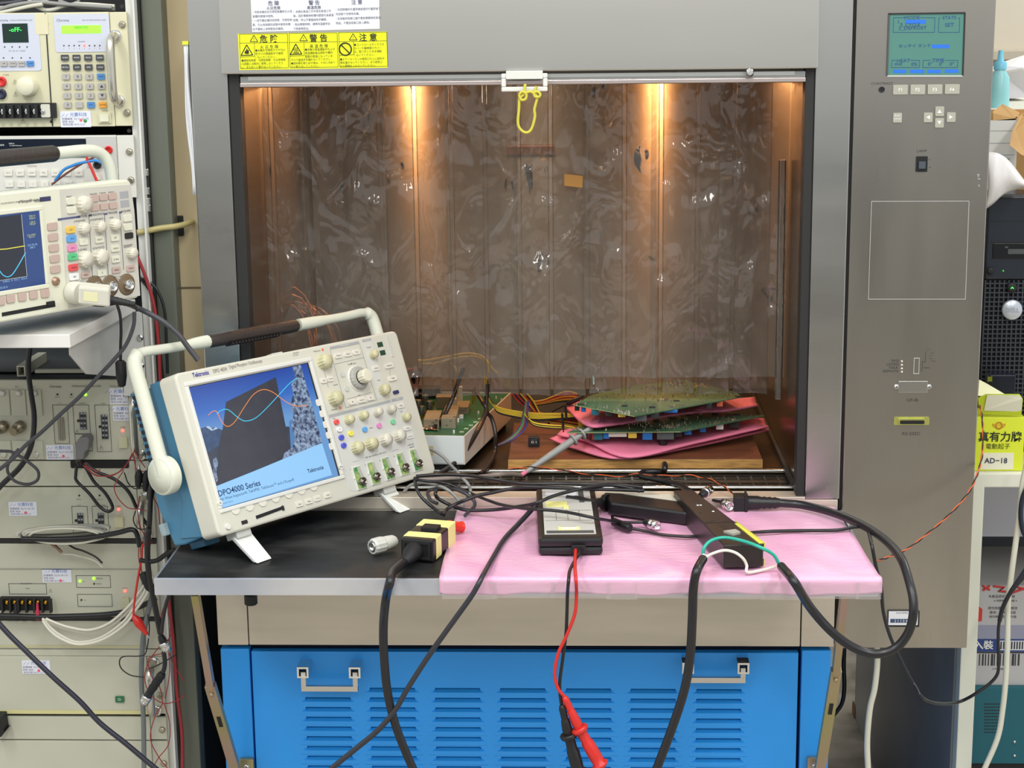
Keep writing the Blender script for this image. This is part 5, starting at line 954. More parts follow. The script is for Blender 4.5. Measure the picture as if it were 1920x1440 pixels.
# noise analyzer
C = unit('power_analyzer', 'beige grey rack analyzer with square pin sockets and three white stickers', 'analyzer', 711, 862, handle=(737, 852, .010))
wrt(C, [('Chroma', 104, 724.5, 5), ('TIMING/NOISE  ANALYZER', 162, 724, 3.4), ('MODEL 80611', 217, 724, 2.8), ('REMOTE', 108, 744.5, 1.8), ('ERROR', 134, 744.5, 1.8), ('RUN', 161, 744.5, 1.8), ('TTL', 112, 756, 2.2), ('CONTROL', 154, 756, 2.2), ('READ', 194, 756, 2.2), ('POWER', 230, 801, 2.2), ('⚠', 145, 809, 6), ('⚠', 190, 839, 6), ('⚠', 40, 833, 5), ('⚠', 70, 833, 5), ('CH4', 31, 725, 2.2), ('CH5', 64, 725, 2.2)])
led(C, 107.7, 739.6, ink, 1.8); led(C, 133.7, 739.6, ink, 1.8); led(C, 160.4, 740, ledg, 2.8); led(C, 230, 807.5, ledr, 2.8)
for a in ((98, 759, 131, 832), (136, 759, 170, 813), (177, 759, 210, 847), (140, 814, 174, 846)): fr_px(C, *a)
o = P_(C, 'dsub_connector', mat('dsub_grey', (150, 146, 134), .4, .5), 115.5, 804, 12, 45, .003, .0025)
for i in range(12):
    for j in (0, 1): q_ = Y(113.5+j*4, 786+i*3.2+j*1.6, YF-.003); MB().span(q_.x-.0005, q_.x+.0005, YF-.0036, YF-.003, q_.z-.0005, q_.z+.0005).build('pin', ink, o)
for cx, cy3, n_ in ((156, 789, 7), (196.5, 800, 10)):
    o = P_(C, 'pin_socket', greyd, cx, cy3, 12.5, n_*4.7, .0018)
    P_(C, 'socket_key', dark, cx-9, cy3, 4.5, 4.5, .001)
    for i in range(n_):
        for j in (-1, 1): q_ = Y(cx+j*2.9, cy3+(i-(n_-1)/2)*4.6, YF-.002); MB().span(q_.x-.0016, q_.x+.0016, YF-.0024, YF-.0017, q_.z-.0013, q_.z+.0013).build('socket_cell', mat('cell_lilac', (150, 150, 158), .5) if (i+j) % 2 else dark, o)
asset(C, 223, 743, 35, 31); asset(C, 227, 775, 31, 29); asset(C, 112.5, 848, 53, 29, (119, 855, 2.8))
P_(C, 'power_switch', mat('switch_cream', (196, 194, 160), .4), 232, 829, 16, 21, .004, .001)
for k in range(3):
    u = 5+k*30; P_(C, 'slot_cover', rackp, u, 755, 28, 50, .002, .0005)
    MB().lathe([(.0050, 0), (.0048, .003), (.0030, .004)], Y(u, 737, YF-.002), (0, -1, 0), 14).build('thumb_screw', mat('white_nickel', (210, 208, 200), .35, .5), C); led(C, u-2, 767, dark, 2.6)
    P_(C, 'slot_cover', rackp, u+3, 843, 28, 36, .002, .0005); MB().lathe([(.0050, 0), (.0048, .003), (.0030, .004)], Y(u+3, 852, YF-.002), (0, -1, 0), 14).build('thumb_screw', MATS['white_nickel'], C)
for u in (8, 40): MB().lathe([(.009, 0), (.0095, .006), (.0085, .012), (.0072, .012), (.0072, .022)], Y(u, 798, YF), V((-.35, -1, -.25)), 18).build('bnc_plug', mat('aged_nickel', (150, 142, 122), .3, .9), C)
pgr = thing('right_angle_plug', 'dark grey right-angle plug in the lower middle socket of the rack analyzer', 'plug', Y(153, 862, -.02))
q_ = [Y(u, v, -.030) for u, v in ((141, 832), (148, 821), (163, 819), (167.5, 826), (165, 843), (158, 849), (157, 862), (141, 862))]; MB().prism3(q_, (0, .026, 0)).build('plug_body', mat('plug_grey', (116, 116, 118), .5), pgr, bev=.002)
MB().tube([Y(149, 862, -.018), Y(152, 872, -.018)], [.0075, .005], 10).build('cable_boot', rubber, pgr)
# lower units
D = unit('filler_panel', 'plain beige panel with black slot directly under the rack analyzer', 'panel', 863, 911); P_(D, 'black_slot', mat('flat_black', (10, 10, 12), .6), 187, 870.5, 113, 15, .0008, .002)
E_ = unit('source_unit', 'beige rack unit with two small pin sockets below the black slot panel', 'rack unit', 912, 1009, handle=(932, 1003, .012))
led(E_, 148.5, 929, ink, 1.8); led(E_, 186.5, 929, ink, 1.8); led(E_, 222.5, 955, ledr, 2.8)
wrt(E_, [('REMOTE', 148.5, 936, 1.8), ('OVERLOAD', 187, 936, 1.8), ('POWER', 222, 949, 2.2), ('RELAY', 149, 947, 2.0), ('CURRENT SIGNAL', 188, 947, 2.0)])
for a in ((134, 949, 167, 1004), (172, 949, 205, 1004)): fr_px(E_, *a)
for cx in (151, 189.5):
    o = P_(E_, 'pin_socket', greyd, cx, 974, 11.5, 26, .0018); P_(E_, 'socket_key', dark, cx-8.5, 976, 4.5, 4.5, .001)
    for i in range(5):
        for j in (-1, 1): q_ = Y(cx+j*2.6, 964+i*5, YF-.002); MB().span(q_.x-.0015, q_.x+.0015, YF-.0024, YF-.0017, q_.z-.0014, q_.z+.0014).build('socket_cell', MATS['cell_lilac'] if (i+j) % 2 else dark, o)
P_(E_, 'power_switch', MATS['switch_cream'], 224, 978, 17, 21, .004, .001); asset(E_, 43, 954, 55, 28, (48.5, 961, 2.8))
F_ = unit('dc_source', 'beige rack unit with black screw terminal block and green lights', 'rack unit', 1018, 1156, screws=())
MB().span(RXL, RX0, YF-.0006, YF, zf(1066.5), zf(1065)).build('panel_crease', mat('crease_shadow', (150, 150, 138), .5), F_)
MB().span(RXL, RX1, -.001, .003, zf(1018), zf(1010)).build('dark_gap', dark, F_)
asset(F_, 107, 1079, 57, 28, (114, 1088.5, 2.8)); fr_px(F_, 142, 1079, 208, 1102); fr_px(F_, 144.5, 1114, 211, 1137.5); fr_px(F_, 16, 1094, 88, 1114)
led(F_, 150, 1089.5, ledg, 2.8); led(F_, 176, 1084.5, ledg, 3); led(F_, 176.5, 1094.5, ink, 1.8); led(F_, 152.5, 1124.8, ink, 1.8); led(F_, 234.5, 1108, ledr, 3)
wrt(F_, [('AC', 157, 1090, 2), ('PARALLEL', 187, 1084.5, 2.2), ('MASTER', 186, 1094.5, 2.2), ('DC', 160, 1125, 2), ('POWER', 234, 1102.5, 2), ('DC OUTPUT', 50, 1094, 2.8), ('SENSE', 52, 1103, 2.2), ('⚠', 95, 1107, 5)])
P_(F_, 'power_switch', MATS['switch_cream'], 236, 1129, 15, 20, .004, .001)
MB().rrect(Y(50, 1128).x, zf(1128), .079, .020, .001, -.014, YF).build('terminal_block', blackm, F_)
for i in range(7): x = Y(6+i*15, 1128, -.014).x; MB().span(x-.0016, x+.0016, -.022, -.013, zf(1141), zf(1117), .0004).build('terminal_barrier', blackm, F_)
for i in range(6): MB().lathe([(.0036, 0), (.0036, .003), (.002, .004)], Y(13.5+i*14.5, 1129, -.0145), (0, -1, 0), 10).build('terminal_screw', brass, F_)
for u, m_ in ((29, blackm), (70, mat('crimson_sleeve', (176, 40, 72), .4))): q_ = Y(u, 1131, -.020); MB().tube([q_, q_+V((0, -.001, -.010)), q_+V((0, -.001, -.013)), q_+V((0, 0, -.026))], [.0022, .0024, .0042, .0042], 8).build('spade_lug', m_, F_)
G_ = unit('blank_panel', 'plain beige blank panel just below the long black power cord', 'panel', 1163, 1216); MB().span(RXL, RX1, -.001, .003, zf(1163), zf(1156)).build('dark_gap', dark, G_)
MB().span(RXL, RX0, YF-.0006, YF, zf(1212), zf(1209)).build('yellowed_seam', mat('yellowed_seam', (190, 186, 140), .5), G_)
H_ = unit('rack_computer', 'beige rack unit with one small green square button', 'rack unit', 1229, 1338, handle=(1240, 1330, .012), screws=(1302,)); asset(H_, 68, 1251, 56, 28, (73, 1257, 2.8))
MB().span(RXL, RX1, -.001, .003, zf(1229), zf(1217)).build('grey_gap_strip', rackp, H_)
gb = P_(H_, 'green_button', mat('green_button_cap', (36, 110, 70), .4), 225, 1310.5, 17, 12, .003, .0006); wrt(gb, [('⏻', 224, 1311, 5)], wht, 'button_symbol', YF-.003)
MB().span(RXL, RX0, YF-.001, YF, zf(1337), zf(1330)).build('yellow_strip', mat('faded_yellow_strip', (206, 200, 146), .5), H_)
unit('blank_panel', 'narrow plain panel between yellow strip and lowest rack panel', 'panel', 1342, 1386, screws=(1366,))
unit('blank_panel', 'lowest tall beige panel at the bottom of the rack', 'panel', 1387, 1520, screws=(1429,))
q_ = [Y(-12, 1345, -.03), Y(3, 1345, -.03), Y(7, 1372, -.03), Y(11, 1370, -.03), Y(2, 1382, -.03), Y(-12, 1382, -.03)]; tag(MB().prism3(q_, (0, .025, 0)).build('black_latch', blackm), 'small black angled latch at the left edge of the lower rack', 'latch')
# partition between rack and chamber
struct('wall_left', MB().span(-.6400, -.5765, .058, .07, .86, 1.95), mat('beige_partition', (206, 188, 150), .7, var=.06, vs=2))
struct('trim_2', MB().span(-.6400, -.5765, .0567, .0585, Y(345, 541, .057).z, Y(345, 538, .057).z), mat('seam_brown', (110, 96, 70), .7))
# paper bundle and wall bits
def pap(x, y0, seed):
    r_ = random.Random(seed)
    return lambda u, v: (x-.002*math.sin(v*5)-.001*math.sin(v*9+seed), y0+.045*u, Y(360, 82, 0).z-(Y(360, 82, 0).z-Y(380, 366, 0).z)*v)
pb = thing('paper_bundle', 'bundle of white paper sheets hanging against the left side of the test chamber', 'papers', V((XL-.006, .05, 1.3)))
for i in range(4): MB().sheet(pap(XL-.003-i*.0017, .002+i*.0008, i), 3, 14).build('paper_sheet', paper, pb, solid=.0015)
MB().span(XL-.010, XL-.001, .001, .03, Y(350, 84, 0).z, Y(350, 77, 0).z).build('yellow_tab', mat('yellow_tab', (214, 216, 60), .5), pb)
ws_ = tag(MB().span(Y(329, 425, .05).x, Y(343, 425, .05).x, .052, .0578, Y(335, 443, .05).z, Y(335, 405, .05).z, .002).build('wall_socket', blackm), 'black wall socket in the gap between rack and chamber', 'socket')
cable('beige_cable', 'beige cable stretched between rack and chamber across the gap', 'cable', [Y(257, 436, .002), Y(270, 434, .006), Y(300, 428, .012), Y(325, 425, .02), Y(345, 421, .035), Y(362, 415, .052)], .0045, mat('beige_sheath', (176, 164, 112), .5, bump=.4, bs=200))
# ---- cables on the left
def cl(lbl, P, r, m, y=-.05, name='black_cable', cat='cable', g=None, k=6): return cable(name, lbl, cat, px(P, y), r, m, g, k=k)
cl('dark grey cable slanting down across the front of the rack analyzer', [(252, 585), (250, 612), (236, 647), (212, 676), (184, 706), (151, 742), (113, 777), (78, 810), (47, 836), (24, 860), (-10, 886), (-80, 930), (-200, 980)], .0028, rubberg, -.215)
cl('thick black cable hanging at the left of the rack analyzer', [(56, 650), (53, 680), (54, 706), (59, 742), (64, 779), (62, 817), (54, 848), (35, 879), (-8, 922), (-60, 1000), (-90, 1100)], .0042, rubber, -.045)
cl('dark cable making a small open loop under the rack analyzer', [(-120, 900), (-50, 850), (8, 846), (28, 850), (54, 867), (71, 883), (70, 900), (52, 908), (28, 902), (14, 883), (19, 862), (35, 842)], .0024, rubberg, -.065)
cl('black cord looping down over the small pin sockets', [(144, 874), (142, 890), (144, 902), (167, 925), (187, 950), (202, 959), (211, 954), (208, 942), (196, 923), (177, 904), (165, 884), (158, 872)], .0026, rubber, -.03)
cl('black cord running from the grey plug toward the cable bundle', [(160, 868), (180, 884), (212, 897), (233, 913), (246, 930), (256, 952), (271, 977), (282, 990)], .0028, rubber, -.035)
r5 = random.Random(9)
whc = mat('off_white_cable', (198, 196, 180), .45)
coil = thing('coiled_cable', 'flat coil of off-white cable lying across the gap below the small pin sockets', 'cable coil', Y(125, 1000, -.03))
for i in range(9):
    a, b_ = 88+r5.uniform(-6, 6)-i*2, 5+i*.8; cx, cyy = 125+r5.uniform(-8, 6), 995+i*1.2+r5.uniform(-2, 2); P = []
    for k in range(11): t = math.pi*2*k/10+.3; P.append((cx+a*math.cos(t)*.98, cyy+(b_+3)*math.sin(t)-(5 if i < 4 else 0)*math.cos(t)))
    cable('cable_loop', '', '', px(P, -.028-i*.004), .0019, whc if i % 3 else greyc, None, coil, 4)
cl('black cable lying along the bottom of the off-white coil', [(40, 1010), (90, 1011), (130, 1010), (167, 1008), (200, 1003), (225, 998), (246, 993), (256, 1000), (262, 1025)], .0040, rubber, -.062)
cl('short bare grey wire from the coil on the rack', [(92, 1013), (104, 1022), (116, 1038), (130, 1039), (146, 1042), (177, 1051), (192, 1064)], .0016, whc, -.03, 'white_wire', 'wire')
cl('short black wire below the off-white coil', [(112, 1014), (125, 1019), (140, 1028), (156, 1033), (179, 1044), (192, 1056)], .0016, rubber, -.032, 'black_wire', 'wire')
tag(MB().tube(spline(px([(90, 1014), (98, 1020), (108, 1028), (116, 1036)], -.034)), [.003]*10+[.0024]*9, 8).build('alligator_clip', mat('worn_clip_metal', (150, 120, 100), .35, .8)), 'small metal alligator clip hanging from the off-white coil', 'clip')
cl('long black power cord lying along the gap above the blank panel', [(-10, 1154), (60, 1156), (104, 1156), (187, 1153), (229, 1148), (250, 1142), (277, 1131), (292, 1122)], .0044, rubber, -.022)
for i, P in enumerate(([(79, 1160), (100, 1170), (125, 1179), (167, 1185), (208, 1173), (240, 1146), (260, 1121), (277, 1098), (283, 1070)], [(86, 1160), (105, 1168), (130, 1176), (168, 1181), (205, 1168), (238, 1140), (258, 1115), (274, 1090), (281, 1065)], [(83, 1163), (96, 1178), (115, 1192), (146, 1204), (188, 1196), (229, 1168), (252, 1138), (272, 1108), (284, 1075)], [(80, 1163), (92, 1180), (112, 1196), (146, 1208), (190, 1200), (232, 1173), (256, 1142), (276, 1112), (287, 1080)])):
    cl(['upper inner', 'uppermost', 'lower', 'lowest'][i]+' white cable drooping from the terminal block up to the bundle', P, .0022, mat('white_cable', (222, 218, 204), .4), -.026-i*.007, 'white_cable', 'cable', 'white cables drooping from the terminal block')
for i, P in enumerate(([(286, 880), (283, 920), (281, 962), (279, 1000), (277, 1040), (281, 1087), (290, 1130), (296, 1160), (300, 1188)], [(279, 990), (275, 1010), (276, 1060), (284, 1110), (292, 1150), (299, 1186)], [(322, 1105), (312, 1130), (306, 1160), (303, 1186)])):
    cl(['black cable hanging highest in the vertical bundle beside the rack', 'shorter black cable within the vertical bundle beside the rack', 'black cable slanting from under the table in to the bundle'][i], P, .0040-.0006*i, rubber, -.10-i*.012)
bnc('bnc_cable', 'upper black BNC plug hanging point down beside the rack handle', Y(301, 1192, -.10), Y(313, 1219, -.10), px([(302, 1160), (300, 1180)], -.10), rc=.0035)
t_ = bnc('bnc_cable', 'lower black BNC plug with ribbed boot hanging beside the rack handle', Y(283, 1294, -.10), Y(273, 1312, -.10), px([(307, 1222), (309, 1240), (308, 1252), (304, 1262), (293, 1280)], -.10), rc=.0035)
a, b_ = Y(305, 1262, -.10), Y(281, 1298, -.10); MB().lathe([(.0050, 0)]+[(.0062+(i % 2)*.0008, .003+i*.0035) for i in range(8)]+[(.0058, (b_-a).length)], a, b_-a, 12).build('ribbed_boot', blackm, t_)
cl('grey cable hanging full height at the right side of the rack panels', [(290, 1098), (284, 1120), (277, 1150), (270, 1185), (267, 1212), (265, 1275), (269, 1350), (270, 1450)], .0040, mat('slate_cable', (110, 116, 116), .45), -.03, 'grey_cable')
cl('grey hose hanging between rack and blue chamber base', [(343, 1105), (347, 1150), (349, 1200), (350, 1250), (357, 1325), (365, 1375), (364, 1450)], .0055, mat('slate_hose', (122, 128, 126), .45), .04, 'grey_hose', 'hose')
cl('red cable running down the right edge of the rack', [(316, 1116), (319, 1150), (325, 1200), (332, 1300), (341, 1375), (342, 1450)], .0028, redw, -.006, 'red_cable')
cl('red cable beside the white rack rail above the big oscilloscope', [(252, 470), (262, 492), (275, 525), (288, 570), (296, 630), (300, 700), (303, 760)], .0028, redw, -.006, 'red_cable')
for i, P in enumerate(([(262, 520), (280, 545), (292, 590), (299, 650), (306, 720)], [(268, 522), (292, 540), (308, 580), (312, 640), (314, 700)])): cl(['black cable dropping just right of the upper red cable', 'outer black cable dropping between rack and chamber'][i], P, .0024, rubber, .004)
cl('long dark cable crossing the lowest rack panels diagonally', [(-160, 985), (-80, 1070), (0, 1171), (50, 1222), (100, 1270), (150, 1315), (187, 1355), (237, 1395), (287, 1437), (320, 1462)], .0040, mat('navy_black_cable', (46, 46, 60), .35), -.16)
RW = [[(158, 868), (175, 888), (205, 893), (230, 880), (246, 858), (252, 845)], [(156, 872), (180, 892), (215, 889), (236, 872), (248, 850)], [(160, 874), (172, 879), (182, 885), (188, 880)], [(232, 882), (220, 900), (214, 915), (222, 935), (240, 952), (262, 955), (275, 958)], [(252, 845), (262, 862), (276, 880), (288, 885)], [(250, 850), (256, 880), (270, 884), (284, 890)], [(262, 930), (258, 960), (264, 990), (275, 1010)], [(285, 1010), (262, 1020), (262, 1060), (275, 1085)], [(318, 1110), (300, 1165), (312, 1200), (322, 1182), (316, 1150)], [(312, 1208), (296, 1216), (275, 1250), (272, 1280), (288, 1308), (310, 1319), (335, 1312), (346, 1302)], [(305, 1225), (278, 1235), (285, 1270), (300, 1290), (305, 1318)], [(316, 1222), (328, 1250), (346, 1278)], [(306, 1318), (290, 1345), (282, 1385), (298, 1420), (314, 1440)], [(308, 1320), (318, 1355), (316, 1395), (298, 1420), (286, 1440)], [(268, 900), (282, 925), (296, 950), (300, 990)], [(322, 1160), (316, 1210), (318, 1260), (310, 1310)]]
RL = ['sweeping lowest from the grey plug to the analyzer handle', 'sweeping above its twin from the grey plug to the analyzer handle', 'curling shortly from the grey plug across the black slot', 'dropping from the analyzer handle past the red power light', 'from the analyzer handle foot to the first alligator clip', 'from the analyzer handle foot to the second alligator clip', 'hanging left of the black cable bundle at the lower handle', 'bending around the top of the red clip lead', 'knotted between table corner and upper BNC plug', 'making the widest loop around the lowest pull handle', 'making a narrow loop inside the lowest pull handle', 'running right from the upper BNC plug to the red cable', 'curving left in the crossing pair on the lowest panels', 'curving right in the crossing pair on the lowest panels', 'slanting down from the hub of the big oscilloscope', 'hanging straight along the white rail under the table']
for i, P in enumerate(RW): cl('thin dark red wire '+RL[i], P, .0008, redw, -.045-(i % 4)*.006, 'red_wire', 'wire', 'thin red wires beside the rack', 5)
for i, P in enumerate(([(233, 886), (240, 905), (252, 916), (268, 915)], [(277, 1152), (280, 1180), (274, 1222), (262, 1230), (232, 1231), (224, 1240), (228, 1254), (245, 1266), (270, 1270)], [(254, 958), (250, 975), (258, 990), (272, 992), (280, 985)], [(330, 1228), (300, 1245), (280, 1254)])): cl('thin black wire '+['from the red bundle to the alligator clips', 'making a wide open loop left of the lowest pull handle', 'making a small loop near the switch of the socket unit', 'running slanting from the rail to the lowest pull handle'][i], P, .0010, rubber, -.05-i*.006, 'black_wire', 'wire', 'thin black wires beside the rack')
for ci, (u, v, u1, v1) in enumerate(((261, 880, 259, 914), (275, 882, 272, 921), (284, 905, 281, 940))):
    a, b_ = Y(u, v, -.085), Y(u1, v1, -.085); t_ = thing('alligator_clip', ['leftmost', 'middle', 'rightmost'][ci]+' of three black booted alligator clips beside the big oscilloscope handle hub', 'clip', a, 'black alligator clips beside the oscilloscope')
    MB().lathe([(.0022, 0), (.0055, .006), (.0062, .012), (.0048, .024), (.0030, (b_-a).length)], a, b_-a, 10).build('boot', blackm, t_); MB().tube([a, a+V((.0, 0, .006))], .0015, 6).build('jaw', chrome, t_)
t_ = thing('red_clip_lead', 'red wire ending in a red alligator clip over the beige blank panel', 'clip lead', Y(250, 1154, -.09)); MB().tube(spline(px([(285, 1018), (268, 1022), (265, 1050), (258, 1087), (252, 1129), (250, 1154)], -.09)), .0018, 8).build('lead_wire', red, t_)
a, b_ = Y(250, 1154, -.09), Y(276, 1190, -.09); MB().lathe([(.0030, 0), (.0068, .008), (.0072, .016), (.0045, .028), (.0028, (b_-a).length)], a, b_-a, 8).build('clip_boot', red, t_); MB().tube([b_, b_+(b_-a).normalized()*.006], .0014, 6).build('clip_jaw', chrome, t_)
a = Y(268, 1074, -.09); tag(MB().lathe([(.006, 0), (.0078, .006), (.0078, .024), (.005, .030)], a, V((.4, 0, -1)), 8).build('wire_clamp', blackm), 'black angled clamp on the vertical cable bundle', 'clamp')
cable('cable_tie', 'dark strap tying the vertical bundle to the table corner', 'strap', px([(262, 1050), (280, 1053), (296, 1050), (310, 1040), (328, 1030)], -.11), .0036, blackm)
for i, (P, m_) in enumerate((([(-8, 26), (20, 20), (55, 12), (80, 8)], whc), ([(-8, 20), (25, 10), (70, 4), (120, 8), (210, 14)], greyc), ([(52, -6), (60, 6), (80, 18), (100, 18), (125, 10), (160, 8), (215, 12)], whc), ([(-8, 8), (30, 4), (60, -4)], rubberg), ([(58, -6), (70, 12), (95, 21), (118, 16), (150, 3)], greyc), ([(110, 2), (150, 14), (216, 19)], greyc), ([(-8, 14), (40, 14), (90, 0)], whc))):
    cl(['ivory strand sagging at the far left', 'grey strand running level to the rack rail', 'ivory strand hooking down from the top edge', 'dark grey strand at the upper left corner', 'grey strand hooking down beside the ivory one', 'short grey strand at the right end', 'ivory strand rising to the top edge'][i]+' above the electronic load', P, .0030, m_, .01+i*.004, 'cable_strand', 'cable', 'cables above the electronic load')
for nm, lb_, P, m_ in (('blue_wire', 'blue wire curving over the top of the older oscilloscope', [(103, 339), (119, 319), (135, 311), (150, 306), (178, 301), (192, 306)], mat('sky_blue_wire', (50, 130, 200), .4)), ('brown_wire', 'brown wire rising beside the blue wire above the older oscilloscope', [(97, 346), (125, 325), (155, 306), (180, 293), (198, 286)], mat('brown_wire', (110, 66, 56), .4)), ('red_lead', 'short red lead hanging from the multimeter jack', [(162, 290), (164, 300), (169, 311), (183, 342)], red)):
    cl(lb_, P, .0022 if nm != 'brown_wire' else .0016, m_, -.03, nm, 'wire')

tag(MB().span(-.612, -.5765, .30, .60, 0, .855, .002).build('gap_shade_panel', mat('navy_gap_shade', (30, 46, 58), .5)), 'dark navy panel standing in for shade in the gap below the table between rack and chamber', 'shade panel')  # added panel; its navy colour paints the shade of this gap
# ================================================================ things inside the chamber
CZ = .8745
# white instrument with open green board
A, D = T(872, 871, .887), T(959, 784, .887); A0 = V((-.395, A.y+.012, .887)); top = .0475
ed = (D-A).normalized(); ld = (A0-A); B_ = A0+ed*(D-A).length
wb = thing('open_instrument', 'white cased instrument with open top and green circuit board at the chamber left', 'instrument', V((A.x-.1, A.y+.1, CZ)))
MB().prism3([A+V((0, 0, 0)), D, B_, A0], (0, 0, .002)).build('case_bottom', white, wb)
wcs = mat('pale_blue_white_case', (206, 212, 212), .45)
up = V((0, 0, top)); th_ = V((0, .0025, 0))
MB().prism3([A0, A, A+up, A0+up], (0, .0025, 0)).build('case_front', wcs, wb, bev=.0006); MB().prism3([A, D, D+up, A+up], (-.0025, 0, 0)).build('case_side', mat('warm_white_case', (208, 196, 182), .45), wb, bev=.0006)
MB().prism3([B_, D, D+up, B_+up], (0, -.0025, 0)).build('case_back', wcs, wb); MB().prism3([A0, B_, B_+up, A0+up], (.0025, 0, 0)).build('case_side', wcs, wb)
dn = V((0, 0, -.012)); MB().prism3([A+V((-.01, .006, 0)), D+V((-.01, -.006, 0)), B_+V((.01, 0, 0)), A0+V((.01, .006, 0))], dn).build('black_base', blackm, wb)
zb = A.z+top-.003; lift = V((0, 0, top-.003))
MB().prism3([A+V((-.002, .002, 0))+lift, D+V((-.002, -.002, 0))+lift, B_+V((.002, -.002, 0))+lift, A0+V((.002, .002, 0))+lift], (0, 0, .0016)).build('circuit_board', mat('deep_green_board', (24, 100, 66), .3, var=.2, vs=25), wb)
q_ = [onp(I4, u, v, 1, A0.y-.0005) for u, v in ((796, 827), (824, 827), (825, 857), (796, 857))]; q_ = [Y(u, v, A.y+.004) for u, v in ((794, 829), (825, 828), (826, 857), (795, 857))]
o = MB().prism3(q_, (0, .003, 0)).build('display_bezel', greyd, wb); q_ = [Y(u, v, A.y+.003) for u, v in ((794, 836), (821, 836), (822, 854), (795, 854))]; MB().prism3(q_, (0, .002, 0)).build('display_window', mat('tan_window', (206, 190, 140), .5, c2=(176, 166, 130), vs=60), o)
bz = zb+.0016
def onb(u, v): return T(u, v, bz)
def chip(name, m, u, v, w, d, h, b=.0006, par=wb, z=None):
    p = T(u, v, z if z else bz); return MB().span(p.x-w/2, p.x+w/2, p.y-d/2, p.y+d/2, p.z-.0005, p.z+h, b).build(name, m, par)
heat = mat('grey_heatsink', (134, 126, 104), .5, .2)
for k, (u, v, w, d, h) in enumerate(((812, 793, .026, .07, .014), (845, 790, .024, .10, .017), (835, 762, .03, .03, .02), (868, 770, .022, .05, .012))): 
    o = chip('heat_sink', heat, u, v, w, d, h)
    p = T(u, v, bz+h)
    for i in (-1, 0, 1): MB().lathe([(.0022, 0), (.002, .0006)], p+V((.004*i, i*d*.3, 0)), (0, 0, 1), 8).build('fixing_hole', dark, o)
for u, v in ((784, 768), (797, 758), (790, 780), (805, 770), (778, 784)): MB().lathe([(.0062, -.0005), (.0062, .016), (.0056, .0175), (.001, .0176)], onb(u, v), (0, 0, 1), 14).build('capacitor', mat('cap_sleeve', (104, 110, 104), .3, .5), wb)
for i in range(14): p = onb(778+i*2.7, 801-i*3.2); MB().span(p.x-.0012, p.x+.0012, p.y-.0012, p.y+.0012, p.z-.001, p.z+.006).build('gold_contact', brass, wb)
for i in range(6): p = onb(886+(i % 2)*4, 757-i*4); MB().span(p.x-.0012, p.x+.0012, p.y-.0012, p.y+.0012, p.z-.001, p.z+.010).build('gold_contact', brass, wb)
for u, v in ((857, 791), (865, 784), (846, 799)): chip('white_connector', white, u, v, .007, .006, .006)
chip('white_connector', white, 861, 756, .012, .010, .030); chip('clear_socket', mat('milky_plastic', (190, 190, 176), .3), 850, 770, .010, .014, .022)
MB().sheet(lambda u, v: onb(776+u*46, 806-v*8+u*3)+V((0, 0, .002+.002*math.sin(u*20)*math.sin(v*5))), 14, 3).build('foil_strip', mat('pinkish_foil', (230, 190, 180), .15, 1), wb, solid=.0004)
for i in range(5):
    p = onb(866+i*8.6, 808-i*6.2+2); 
    for j in range(4): MB().span(p.x-.0035+j*.0018, p.x-.0024+j*.0018, p.y-.004, p.y+.004, p.z-.0002, p.z+.0006).build('board_marking', mat('silk_white', (180, 200, 170), .5), wb)
for u, v in ((851, 812), (897, 776), (930, 748), (940, 752)): MB().lathe([(.0016, 0), (.0016, .005)], onb(u, v), (0, 0, 1), 8).build('white_pin', white, wb)
chip('black_relay', black, 800, 744, .05, .03, .018); chip('black_relay', black, 778, 748, .03, .03, .012)
# wooden board
bt = .8905; bf = [T(953, 861, bt), T(1430, 861, bt)]; bb = T(1397, 792, bt)
yb0, yb1 = bf[0].y, bb.y
wd_ = thing('wooden_board', 'brown wooden board lying on the chamber floor under the pink foam', 'board', V(((bf[0].x+bf[1].x)/2, (yb0+yb1)/2, CZ)))
MB().span(bf[0].x, bf[1].x, yb0, yb1, CZ, bt, .001).build('board', mat('worn_brown_board', (120, 74, 48), .35, var=.3, vs=12, c2=(92, 56, 40), stretch=(1, 3, 1)), wd_)
MB().span(bf[0].x-.0003, bf[1].x+.0003, yb0-.0008, yb0+.0005, CZ+.0006, bt-.0008).build('edge_band', mat('golden_plywood_edge', (196, 148, 82), .55, var=.25, vs=30, stretch=(1, 1, 8)), wd_)
rs = thing('rocker_switch', 'black rocker switch standing on the wooden board', 'switch', T(1001, 838, bt))
p = T(1001, 838, bt+.0005); MB().span(p.x-.0095, p.x+.0095, p.y, p.y+.014, p.z, p.z+.0165, .001).build('switch_body', black, rs); r_ = MB().span(p.x-.0065, p.x+.0065, p.y-.002, p.y+.002, p.z+.004, p.z+.0135, .001).build('rocker', mat('satin_black', (38, 38, 42), .25), rs)
mb = MB(); mb.text('O  I', p.x, p.z+.0088, .004, p.y-.0022); mb.build('switch_lettering', wht, rs)
